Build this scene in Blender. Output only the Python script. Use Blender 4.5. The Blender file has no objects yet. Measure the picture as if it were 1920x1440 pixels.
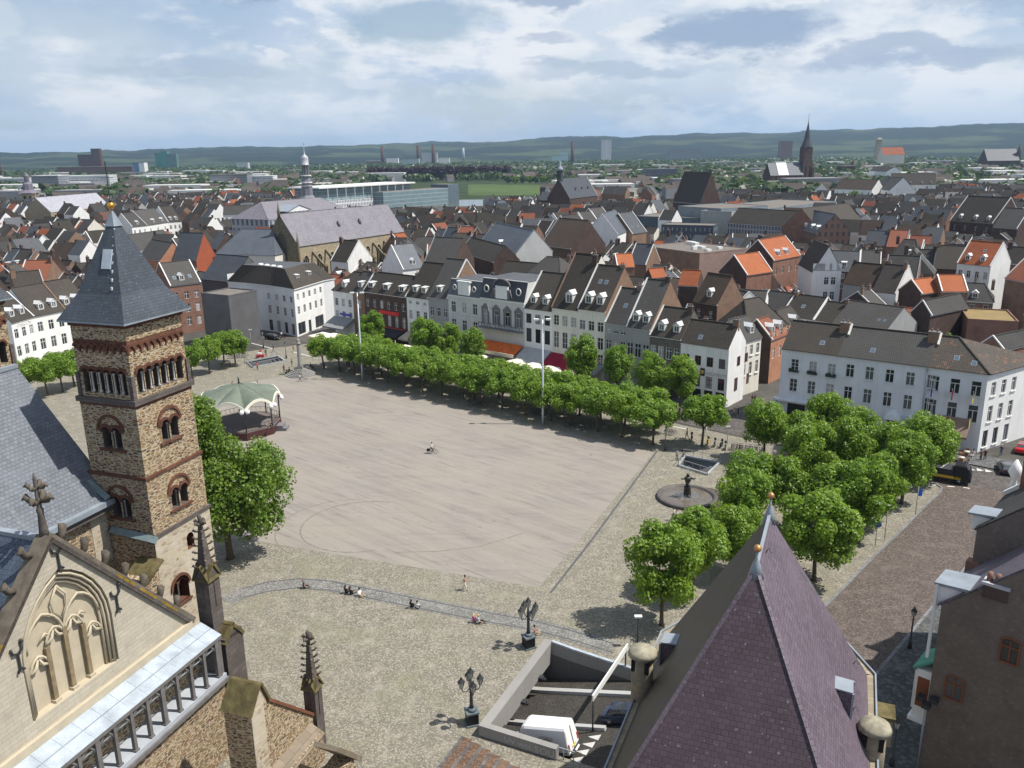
import bpy, bmesh, math, random
from mathutils import Vector, Matrix, noise as mnoise
from mathutils.geometry import tessellate_polygon
R = math.radians
rnd = random.Random(7)
scene = bpy.context.scene
COL = scene.collection
# ---------------------------------------------------------------- camera
H = 44.6; FPX = 1553.0; PITCH = R(15.6); ROLL = R(0.8)
_f = Vector((0, math.cos(PITCH), -math.sin(PITCH)))
_u0 = Vector((0, math.sin(PITCH), math.cos(PITCH))); _r0 = Vector((1, 0, 0))
_r = _r0 * math.cos(ROLL) - _u0 * math.sin(ROLL)
_u = _u0 * math.cos(ROLL) + _r0 * math.sin(ROLL)
cam_data = bpy.data.cameras.new("camera"); cam = bpy.data.objects.new("camera", cam_data); COL.objects.link(cam)
cam_data.sensor_fit = 'HORIZONTAL'; cam_data.sensor_width = 36.0; cam_data.lens = 36.0 * FPX / 1920.0
cam_data.clip_start = 0.5; cam_data.clip_end = 40000
m3 = Matrix((_r, _u, -_f)).transposed()
cam.matrix_world = Matrix.Translation((0, 0, H)) @ m3.to_4x4()
scene.camera = cam
# ---------------------------------------------------------------- world, sun, exposure
SUN_EL = R(58.5); SUN_DIR = Vector((0.995, -0.096, 0)).normalized()
scene.view_settings.view_transform = 'Standard'; scene.view_settings.look = 'None'
scene.view_settings.exposure = 0.22; scene.view_settings.gamma = 1.0
world = bpy.data.worlds.new("World"); scene.world = world; world.use_nodes = True
def build_world():
 nt = world.node_tree; nt.nodes.clear()
 def n(t, **k):
  x = nt.nodes.new(t)
  for a, b in k.items(): setattr(x, a, b)
  return x
 def L(a, b): nt.links.new(a, b)
 def math_(op, a, b=None, clamp=False):
  x = n('ShaderNodeMath', operation=op, use_clamp=clamp)
  for i, v in enumerate((a, b)):
   if v is None: continue
   if isinstance(v, (int, float)): x.inputs[i].default_value = v
   else: L(v, x.inputs[i])
  return x.outputs[0]
 def vmath(op, a, b=None):
  x = n('ShaderNodeVectorMath', operation=op)
  for i, v in enumerate((a, b)):
   if v is None: continue
   if isinstance(v, tuple): x.inputs[i].default_value = v
   else: L(v, x.inputs[i])
  return x.outputs[1] if op == 'LENGTH' else x.outputs[0]
 def mrange(v, a, b, c=0.0, d=1.0):
  x = n('ShaderNodeMapRange', interpolation_type='SMOOTHSTEP')
  L(v, x.inputs[0])
  for i, q in enumerate((a, b, c, d)): x.inputs[i + 1].default_value = q
  return x.outputs[0]
 def mix(f, a, b):
  x = n('ShaderNodeMix', data_type='RGBA')
  if isinstance(f, (int, float)): x.inputs[0].default_value = f
  else: L(f, x.inputs[0])
  for i, v in ((6, a), (7, b)):
   if isinstance(v, tuple): x.inputs[i].default_value = v + (1,)
   else: L(v, x.inputs[i])
  return x.outputs[2]
 def nz(vec, scale, detail=6, rough=.55, dist=0.0):
  x = n('ShaderNodeTexNoise'); L(vec, x.inputs['Vector'])
  x.inputs['Scale'].default_value = scale; x.inputs['Detail'].default_value = detail
  x.inputs['Roughness'].default_value = rough; x.inputs['Distortion'].default_value = dist
  return x.outputs[0]
 out = n('ShaderNodeOutputWorld'); bg_sky = n('ShaderNodeBackground'); bg_cl = n('ShaderNodeBackground')
 sky = n('ShaderNodeTexSky', sky_type='NISHITA', sun_disc=False, sun_elevation=SUN_EL,
   sun_rotation=math.atan2(SUN_DIR.x, SUN_DIR.y), altitude=60, air_density=1.0, dust_density=1.2, ozone_density=1.0)
 L(sky.outputs[0], bg_sky.inputs[0]); bg_sky.inputs[1].default_value = 0.105
 tc = n('ShaderNodeTexCoord'); g = tc.outputs['Generated']
 st = vmath('MULTIPLY', g, (1.0, 1.0, 2.6))
 warp = n('ShaderNodeTexNoise'); L(st, warp.inputs['Vector']); warp.inputs['Scale'].default_value = 9; warp.inputs['Detail'].default_value = 7; warp.inputs['Roughness'].default_value = .62
 wv = vmath('SUBTRACT', warp.outputs['Color'], (.5, .5, .5))
 # clouds that have a place in this sky: (azimuth deg from +Y to the right, elevation deg, half widths)
 def blob(az, el, sa, se, w=.10, soft=.55):
  a, e = R(az), R(el)
  d = vmath('SUBTRACT', g, (math.sin(a) * math.cos(e), math.cos(a) * math.cos(e), math.sin(e)))
  d = vmath('ADD', d, vmath('MULTIPLY', wv, (w * 1.3, w * 1.3, w * .55)))
  d = vmath('MULTIPLY', d, (1 / R(sa), 1 / R(sa), 1 / R(se)))
  return mrange(vmath('LENGTH', d), 1.0, 1.0 - soft)
 n1 = nz(st, 3.6, 8, .56, .3); n2 = nz(st, 9.5, 8, .6, .2); n3 = nz(vmath('ADD', st, (3.1, 1.7, .4)), 2.4, 5, .5)
 cover = mrange(n1, .36, .56)                      # veil of cloud over most of the sky
 puffs = mrange(math_('ADD', math_('MULTIPLY', n2, .55), math_('MULTIPLY', n1, .45)), .47, .56)
 gz = n('ShaderNodeSeparateXYZ'); L(g, gz.inputs[0]); el = gz.outputs[2]
 low = mrange(el, .075, -.005)                      # paler, thicker air towards the horizon
 veil = mix(mrange(n3, .35, .65), (.47, .60, .79), (.70, .78, .88))
 col = mix(math_('MULTIPLY', puffs, .9), veil, (.90, .93, .97))
 for b, f in ((blob(-26, 6, 7, 3.6), .35), (blob(1.5, 6.3, 4.5, 2.0, .15, .4), .9), (blob(-11.2, 7.2, 2.2, .9, .15, .35), .9), (blob(-14.8, 6.4, 1.6, .7, .14, .4), .8), (blob(1, 3.7, 4, .6, .12, .5), .6), (blob(-31, 7.5, 2.6, 1.8, .14, .4), .6), (blob(-9, 4.6, 4, .6, .12), .45), (blob(25, 6.0, 4, .6, .14), .6), (blob(-22, 3.4, 5, .8, .12), .4)):
  col = mix(math_('MULTIPLY', b, f), col, (.92, .94, .97))
 for b, f in ((blob(-15, 10.4, 6.5, 1.7, .16, .5), .95), (blob(-4, 10.4, 5, 1.2, .16, .5), .85), (blob(3, 9.9, 5, 1.3, .16, .5), .85), (blob(14.5, 6.9, 7.0, 1.9, .16, .45), .95), (blob(25, 5.2, 9, .9, .14), .7), (blob(2.5, 7.0, 2.4, .45, .1), .55), (blob(7, 4.9, 8, .6, .14), .45), (blob(-20, 5.2, 7, .7, .14), .35), (blob(28, 7.8, 6, .9, .14), .5)):
  col = mix(math_('MULTIPLY', b, f), col, (.35, .455, .63))
 for b, f in ((blob(16.6, 9.7, 4.2, 1.3, .15, .35), .95), (blob(8.5, 7.6, 2.0, 1.0, .14, .4), .6)):
  col = mix(math_('MULTIPLY', b, f), col, (.96, .97, .99))
 col = mix(math_('MULTIPLY', low, .75), col, (.50, .66, .84))
 L(col, bg_cl.inputs[0]); bg_cl.inputs[1].default_value = 0.84
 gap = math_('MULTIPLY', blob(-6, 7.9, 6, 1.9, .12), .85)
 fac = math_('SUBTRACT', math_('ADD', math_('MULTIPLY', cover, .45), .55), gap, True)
 fac = math_('MULTIPLY', fac, mrange(el, .24, .55, 1.0, .45))  # cloud overhead, out of view, thinned to lower the ambient light
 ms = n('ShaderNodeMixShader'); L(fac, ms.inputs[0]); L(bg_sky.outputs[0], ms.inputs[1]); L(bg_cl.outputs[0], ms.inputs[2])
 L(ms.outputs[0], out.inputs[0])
build_world()
sun_d = bpy.data.lights.new("sun", 'SUN'); sun_d.energy = 5.0; sun_d.angle = R(0.5); sun_d.color = (1.0, .95, .87)
sun = bpy.data.objects.new("sun", sun_d); COL.objects.link(sun)
_sv = Vector((SUN_DIR.x * math.cos(SUN_EL), SUN_DIR.y * math.cos(SUN_EL), math.sin(SUN_EL)))
sun.rotation_euler = _sv.to_track_quat('Z', 'Y').to_euler()
scene.cycles.use_denoising = True
scene.cycles.max_bounces = 5; scene.cycles.diffuse_bounces = 3; scene.cycles.glossy_bounces = 2
scene.cycles.transmission_bounces = 3; scene.cycles.transparent_max_bounces = 6; scene.cycles.volume_bounces = 0
scene.cycles.caustics_reflective = False; scene.cycles.caustics_refractive = False
scene.cycles.sample_clamp_indirect = 6
# ---------------------------------------------------------------- surveying: where a sight line of the photograph meets a level plane
def ray(px, py): return _r * ((px - 960) / FPX) + _u * ((720 - py) / FPX) + _f
def P(px, py, z=0.0):
 d = ray(px, py); t = (z - H) / d.z
 return Vector((d.x * t, d.y * t, z))
def proj(q):
 v = Vector(q) - Vector((0, 0, H)); c = v.dot(_f)
 return (960 + FPX * v.dot(_r) / c, 720 - FPX * v.dot(_u) / c, c)
def G(px, py):
 q = P(px, py, 0); return (q.x, q.y)
def bis(f, lo, hi, n=46):
 s = f(lo)
 for _ in range(n):
  m = (lo + hi) / 2
  if f(m) * s > 0: lo = m
  else: hi = m
 return lo
def on_plane(px, py, o, nrm):
 d = ray(px, py); c = Vector((0, 0, H)); t = (Vector(o) - c).dot(nrm) / d.dot(nrm)
 return c + d * t
def height_over(xy, py): return bis(lambda z: proj((xy[0], xy[1], z))[1] - py, -20, 90)
# ---------------------------------------------------------------- materials
MATS = {}
class NT:
 def __init__(s, name):
  s.m = bpy.data.materials.new(name); s.m.use_nodes = True; s.t = s.m.node_tree; s.t.nodes.clear()
  s.out = s.n('ShaderNodeOutputMaterial'); s.b = s.n('ShaderNodeBsdfPrincipled'); s.L(s.b.outputs[0], s.out.inputs[0])
 def n(s, t, **k):
  x = s.t.nodes.new(t)
  for a, b in k.items(): setattr(x, a, b)
  return x
 def L(s, a, b): s.t.links.new(a, b)
 def set(s, sock, v):
  if isinstance(v, (int, float)): sock.default_value = v
  elif isinstance(v, tuple):
   sock.default_value = v if len(v) == len(sock.default_value) else v + (1,)
  else: s.L(v, sock)
 def uv(s, sx=1, sy=1):
  u = s.n('ShaderNodeUVMap'); m = s.n('ShaderNodeMapping'); s.L(u.outputs[0], m.inputs[0]); m.inputs['Scale'].default_value = (sx, sy, 1)
  return m.outputs[0]
 def pos(s): return s.n('ShaderNodeNewGeometry').outputs['Position']
 def noise(s, vec, sc, det=4, ro=.55, col=False):
  x = s.n('ShaderNodeTexNoise'); s.L(vec, x.inputs['Vector']); x.inputs['Scale'].default_value = sc
  x.inputs['Detail'].default_value = det; x.inputs['Roughness'].default_value = ro
  return x.outputs[1 if col else 0]
 def mix(s, f, a, b, mode='MIX'):
  x = s.n('ShaderNodeMix', data_type='RGBA', blend_type=mode); s.set(x.inputs[0], f); s.set(x.inputs[6], a); s.set(x.inputs[7], b); return x.outputs[2]
 def ramp(s, f, *stops):
  x = s.n('ShaderNodeValToRGB'); s.L(f, x.inputs[0]); e = x.color_ramp.elements
  while len(e) < len(stops): e.new(.5)
  for i, (p, c) in enumerate(stops): e[i].position = p; e[i].color = (c if isinstance(c, tuple) else (c, c, c)) + (1,)
  return x.outputs[0]
 def math(s, op, a, b=0.0, clamp=False):
  x = s.n('ShaderNodeMath', operation=op, use_clamp=clamp); s.set(x.inputs[0], a); s.set(x.inputs[1], b); return x.outputs[0]
 def brick(s, vec, w, h, c1, c2, mort, ms=.02, off=.5, bias=0.0):
  x = s.n('ShaderNodeTexBrick'); s.L(vec, x.inputs['Vector']); x.offset = off
  s.set(x.inputs['Color1'], c1); s.set(x.inputs['Color2'], c2); s.set(x.inputs['Mortar'], mort)
  x.inputs['Scale'].default_value = 1; x.inputs['Mortar Size'].default_value = ms; x.inputs['Mortar Smooth'].default_value = .3
  x.inputs['Bias'].default_value = bias; x.inputs['Brick Width'].default_value = w; x.inputs['Row Height'].default_value = h
  return x.outputs[0], x.outputs[1]
 def rand(s): return s.n('ShaderNodeObjectInfo').outputs['Random']
 def bump(s, h, dist=.03, st=.6):
  x = s.n('ShaderNodeBump'); s.L(h, x.inputs['Height']); x.inputs['Distance'].default_value = dist; x.inputs['Strength'].default_value = st
  s.L(x.outputs[0], s.b.inputs['Normal'])
 def fin(s, col, ro=.85, sp=.3, metal=0.0):
  s.set(s.b.inputs['Base Color'], col); s.set(s.b.inputs['Roughness'], ro); s.b.inputs['Specular IOR Level'].default_value = sp
  s.b.inputs['Metallic'].default_value = metal; return s.m
def sc(c, k): return tuple(min(1, x * k) for x in c)
def mat(name, fn, *a, **k):
 if name not in MATS: MATS[name] = fn(NT(name), *a, **k)
 return MATS[name]
def m_plain(t, c, ro=.75, sp=.3, var=.18, scale=.35, metal=0.0):
 p = t.pos(); n1 = t.noise(p, scale, 5, .6); n2 = t.noise(p, scale * 14, 3)
 col = t.mix(t.ramp(n1, (.3, 0.), (.7, 1.)), sc(c, 1 - var), sc(c, 1 + var * .6))
 col = t.mix(t.math('MULTIPLY', t.ramp(n2, (.35, 1.), (.6, 0.)), var * .9), col, sc(c, .45))
 return t.fin(col, ro, sp, metal)
def m_flat(t, c, ro=.5, sp=.4, metal=0.0): return t.fin(c, ro, sp, metal)
def m_stucco(t, c, dirt=.35, joints=False):
 uv = t.uv(); p = t.pos()
 n1 = t.noise(p, .25, 6, .65); st = t.noise(t.uv(1.6, .16), 1.0, 5, .6); n3 = t.noise(p, 9, 3)
 col = t.mix(t.ramp(n1, (.35, 0.), (.72, 1.)), c, sc(c, .86))
 col = t.mix(t.math('MULTIPLY', t.ramp(st, (.50, 0.), (.72, 1.)), dirt), col, sc(c, .55))
 col = t.mix(t.math('MULTIPLY', n3, .10), col, sc(c, .6))
 if joints:
  b, f = t.brick(uv, 1.1, .45, (1, 1, 1), (1, 1, 1), (0, 0, 0), .012); col = t.mix(t.math('MULTIPLY', f, .25), col, sc(c, .5))
 return t.fin(col, .85, .2)
def m_tile(t, c, c2, row=.40, wid=.30, moss=(.16, .15, .08), mossy=.25, depth=.03, patch=None):
 uv = t.uv(); b, f = t.brick(uv, wid, row, c, c2, sc(c, .15), .06, .5)
 p = t.pos(); n1 = t.noise(p, .22, 6, .65); n2 = t.noise(p, 1.7, 5, .6); cell = t.noise(p, 4.5, 2)
 col = t.mix(t.math('MULTIPLY', t.ramp(n1, (.4, 0.), (.75, 1.)), .55), b, sc(c, 1.55))
 col = t.mix(t.ramp(n2, (.52, 0.), (.72, mossy)), col, moss)
 col = t.mix(t.ramp(cell, (.58, 0.), (.66, .35)), col, sc(c, .55))
 if patch: col = t.mix(t.ramp(t.noise(p, 1.1, 4, .7), (.585, 0.), (.61, .75)), col, patch)
 r = t.rand(); col = t.mix(.5, col, t.mix(r, sc(c, .75), sc(c2, 1.25)))
 t.bump(t.math('SUBTRACT', 1.0, f), depth, .8)
 return t.fin(col, .8, .25)
def m_slate(t, c, row=.28, wid=.3, streak=.3, moss=None):
 uv = t.uv(); b, f = t.brick(uv, wid, row, sc(c, .82), sc(c, 1.2), sc(c, .3), .016, .5)
 p = t.pos(); n1 = t.noise(p, .3, 5, .6); st = t.noise(t.uv(1.5, .09), 1.0, 6, .7); sp = t.noise(p, 5.5, 2, .4)
 col = t.mix(t.math('MULTIPLY', t.ramp(n1, (.38, 0.), (.7, 1.)), .4), b, sc(c, 1.35))
 col = t.mix(t.ramp(st, (.55, 0.), (.75, streak)), col, tuple(min(1, x * 1.1 + .1) for x in c))
 col = t.mix(t.ramp(sp, (.70, 0.), (.73, .55)), col, tuple(x * .6 + .22 for x in c))
 if moss: col = t.mix(t.ramp(t.noise(p, .8, 6, .6), (.42, 0.), (.6, .7)), col, moss)
 t.bump(t.math('SUBTRACT', 1.0, f), .02, .5)
 return t.fin(col, .55, .4)
def m_rubble(t, sx, sy, pal, mort, white=0.0, mw=.10):
 uv = t.uv(sx, sy); wn = t.noise(t.uv(), 1.3, 4, .6, True)
 va = t.n('ShaderNodeVectorMath', operation='MULTIPLY_ADD'); t.L(wn, va.inputs[0]); va.inputs[1].default_value = (.35, .35, 0); t.L(uv, va.inputs[2])
 v = t.n('ShaderNodeTexVoronoi', feature='F1'); t.L(va.outputs[0], v.inputs['Vector']); v.inputs['Scale'].default_value = 1; v.inputs['Randomness'].default_value = .8
 e = t.n('ShaderNodeTexVoronoi', feature='DISTANCE_TO_EDGE'); t.L(va.outputs[0], e.inputs['Vector']); e.inputs['Scale'].default_value = 1; e.inputs['Randomness'].default_value = .8
 sep = t.n('ShaderNodeSeparateColor'); t.L(v.outputs['Color'], sep.inputs[0])
 k = len(pal); x = t.n('ShaderNodeValToRGB'); x.color_ramp.interpolation = 'CONSTANT'; t.L(sep.outputs[0], x.inputs[0]); el = x.color_ramp.elements
 while len(el) < k: el.new(.5)
 for i, c in enumerate(pal): el[i].position = i / k; el[i].color = c + (1,)
 col = t.mix(t.math('MULTIPLY', sep.outputs[1], .35), x.outputs[0], (.30, .22, .12))
 n = t.noise(t.pos(), 6, 4); col = t.mix(t.math('MULTIPLY', n, .3), col, (.05, .04, .035))
 if white: col = t.mix(t.ramp(t.noise(t.pos(), .55, 5, .7), (.5 - white * .3, 0.), (.6, white)), col, (.55, .50, .42))
 big = t.noise(t.pos(), .35, 4, .6); col = t.mix(t.ramp(big, (.45, 0.), (.75, .35)), col, (.13, .09, .06))
 mk = t.ramp(e.outputs[0], (mw * .55, 1.), (mw, 0.)); col = t.mix(mk, col, mort)
 t.bump(e.outputs[0], .04, .8)
 return t.fin(col, .9, .15)
def m_ashlar(t, c, w=.9, h=.38, jc=.5, var=.25):
 b, f = t.brick(t.uv(), w, h, sc(c, 1 - var), sc(c, 1 + var), sc(c, jc), .014)
 p = t.pos(); col = t.mix(t.ramp(t.noise(p, .8, 6, .65), (.4, 0.), (.72, .6)), b, sc(c, .62))
 col = t.mix(t.math('MULTIPLY', t.noise(p, 8, 4), .35), col, sc(c, .5)); t.bump(t.math('SUBTRACT', 1.0, f), .02, .5)
 return t.fin(col, .9, .15)
def m_brick(t, c, c2, mort):
 b, f = t.brick(t.uv(), .24, .085, c, c2, mort, .012)
 p = t.pos(); col = t.mix(t.ramp(t.noise(p, .5, 6, .65), (.42, 0.), (.72, .55)), b, sc(c, .6))
 col = t.mix(t.ramp(t.noise(p, 2.5, 4), (.56, 0.), (.68, .35)), col, sc(c2, 1.4)); return t.fin(col, .9, .15)
def m_cobble(t, c, sc_=5.5, light=1.35, stain=.4, green=None, grain=1.0):
 p = t.pos()
 v = t.n('ShaderNodeTexVoronoi', feature='F1'); t.L(p, v.inputs['Vector']); v.inputs['Scale'].default_value = sc_
 sp = t.n('ShaderNodeSeparateColor'); t.L(v.outputs['Color'], sp.inputs[0])
 col = t.mix(sp.outputs[0], sc(c, .62), sc(c, light))
 col = t.mix(t.ramp(v.outputs['Distance'], (.30, 0.), (.62, .75)), col, sc(c, .38))
 n1 = t.noise(p, .09, 6, .6); n2 = t.noise(p, .6, 5, .65)
 col = t.mix(t.ramp(n1, (.4, 0.), (.7, stain)), col, sc(c, .66)); col = t.mix(t.ramp(n2, (.5, 0.), (.75, .5)), col, sc(c, 1.3))
 if green: col = t.mix(t.ramp(t.noise(p, .16, 5, .65), (.52, 0.), (.68, .5)), col, green)
 t.bump(t.math('SUBTRACT', 1.0, v.outputs['Distance']), .02, .5)
 return t.fin(col, .9, .2)
def m_square(t, c):
 p = t.pos(); mp = t.n('ShaderNodeMapping'); t.L(p, mp.inputs[0]); mp.inputs['Rotation'].default_value = (0, 0, R(39.7)); q = mp.outputs[0]
 b, f = t.brick(q, .2, .1, sc(c, .94), sc(c, 1.06), sc(c, .8), .006)
 st = t.n('ShaderNodeMapping'); t.L(q, st.inputs[0]); st.inputs['Scale'].default_value = (.035, .55, 1)
 s2 = t.n('ShaderNodeMapping'); t.L(q, s2.inputs[0]); s2.inputs['Scale'].default_value = (.12, 1.7, 1)
 s3 = t.n('ShaderNodeMapping'); t.L(p, s3.inputs[0]); s3.inputs['Rotation'].default_value = (0, 0, R(-30)); s3.inputs['Scale'].default_value = (.05, 1.1, 1)
 col = t.mix(t.ramp(t.noise(st.outputs[0], 1.3, 6, .65), (.42, 0.), (.64, .65)), b, sc(c, .72))
 col = t.mix(t.ramp(t.noise(s2.outputs[0], 1.1, 6, .7), (.53, 0.), (.64, .75)), col, sc(c, .55))
 col = t.mix(t.ramp(t.noise(s3.outputs[0], 1.2, 5, .6), (.56, 0.), (.64, .40)), col, sc(c, .60))
 col = t.mix(t.ramp(t.noise(p, .12, 6, .6), (.4, 0.), (.7, .5)), col, (c[0] * 1.12, c[1] * 1.08, c[2] * .98))
 col = t.mix(t.ramp(t.noise(p, .55, 4, .75), (.655, 0.), (.70, .75)), col, sc(c, .45))
 sp = t.noise(p, 7, 3); col = t.mix(t.math('MULTIPLY', sp, .28), col, sc(c, .55)); return t.fin(col, .88, .2)
def m_leaf(t, c, c2, tr=.35):
 g = t.n('ShaderNodeNewGeometry'); r = g.outputs['Random Per Island']
 ob = t.rand(); col = t.mix(r, c, c2); col = t.mix(t.math('MULTIPLY', ob, .45), col, (c2[0] * .8, c2[1] * .78, c2[2] * .7))
 d = t.n('ShaderNodeBsdfTranslucent'); t.L(t.mix(.5, col, (c2[0] * 1.5, c2[1] * 1.4, c2[2] * .5)), d.inputs[0])
 t.fin(col, .42, .45); ms = t.n('ShaderNodeMixShader'); ms.inputs[0].default_value = tr
 t.L(t.b.outputs[0], ms.inputs[1]); t.L(d.outputs[0], ms.inputs[2]); t.L(ms.outputs[0], t.out.inputs[0]); return t.m
def m_glass(t, c=(.02, .025, .03), ro=.08):
 r = t.rand(); return t.fin(t.mix(t.math('POWER', r, 3.0), c, sc((.22, .24, .26), .8)), ro, .55)
def m_windows(t, wall, win, bw, bh, ms):
 b, f = t.brick(t.uv(), bw, bh, win, sc(win, 1.6), wall, ms, 0.0); n = t.noise(t.pos(), .3, 4)
 return t.fin(t.mix(t.math('MULTIPLY', n, .25), b, sc(wall, .5)), .5, .4)
def m_tinted(t, ro=.6, sp=.3):
 o = t.n('ShaderNodeObjectInfo').outputs['Color']; return t.fin(o, ro, sp)
TILE = lambda: mat('dark roof tile', m_tile, (.046, .040, .034), (.068, .059, .050))
TILE_G = lambda: mat('grey roof tile', m_tile, (.058, .056, .054), (.085, .081, .076), mossy=.15)
TILE_B = lambda: mat('brown roof tile', m_tile, (.066, .047, .036), (.090, .066, .050))
TILE_O = lambda: mat('orange roof tile', m_tile, (.34, .10, .042), (.43, .145, .06), mossy=.06)
TILE_R = lambda: mat('red roof tile', m_tile, (.25, .085, .050), (.33, .125, .075), mossy=.18)
TILE_P = lambda: mat('patched roof tile', m_tile, (.066, .056, .048), (.092, .080, .068), patch=(.32, .12, .06))
SLATE = lambda: mat('blue grey slate', m_slate, (.085, .098, .118))
SLATE_D = lambda: mat('dark slate', m_slate, (.050, .056, .066), streak=.15)
SLATE_T = lambda: mat('tower slate', m_slate, (.075, .090, .112), .22, .26, .45)
SLATE_L = lambda: mat('pale slate', m_slate, (.15, .165, .195), .3, .34, .35)
SLATE_P = lambda: mat('purple slate', m_slate, (.165, .150, .195), .4, .45, .2)
WHITE = lambda: mat('white stucco', m_stucco, (.84, .84, .82))
WHITE2 = lambda: mat('jointed white stucco', m_stucco, (.76, .77, .77), .3, True)
CREAM = lambda: mat('cream stucco', m_stucco, (.78, .75, .66), .4)
GREYW = lambda: mat('grey stucco', m_stucco, (.36, .36, .36), .35)
PALEG = lambda: mat('pale grey stucco', m_stucco, (.64, .64, .62), .35)
BRICK = lambda: mat('red brick', m_brick, (.20, .085, .058), (.26, .12, .08), (.30, .25, .21))
BRICK_D = lambda: mat('dark brick', m_brick, (.072, .046, .038), (.10, .062, .05), (.12, .10, .09))
BRICK_B = lambda: mat('brown brick', m_brick, (.20, .115, .072), (.27, .155, .10), (.26, .22, .18))
BRICK_O = lambda: mat('orange brick', m_brick, (.42, .17, .09), (.50, .22, .12), (.4, .3, .24))
STONEG = lambda: mat('blue stone', m_stucco, (.20, .20, .21), .4)
TRIM = lambda: mat('white paint', m_flat, (.70, .70, .68), .5)
LEAD = lambda: mat('zinc', m_plain, (.27, .31, .35), .45, .4, .2, .8)
GLASS = lambda: mat('window glass', m_glass)
CURT = lambda: mat('curtained glass', m_plain, (.42, .42, .42), .4, .4, .5, 2.0)
BLACK = lambda: mat('black paint', m_flat, (.012, .012, .014), .4)
IRON = lambda: mat('dark iron', m_flat, (.035, .037, .04), .45)
STEEL = lambda: mat('grey steel', m_flat, (.30, .32, .34), .4, .5)
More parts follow.
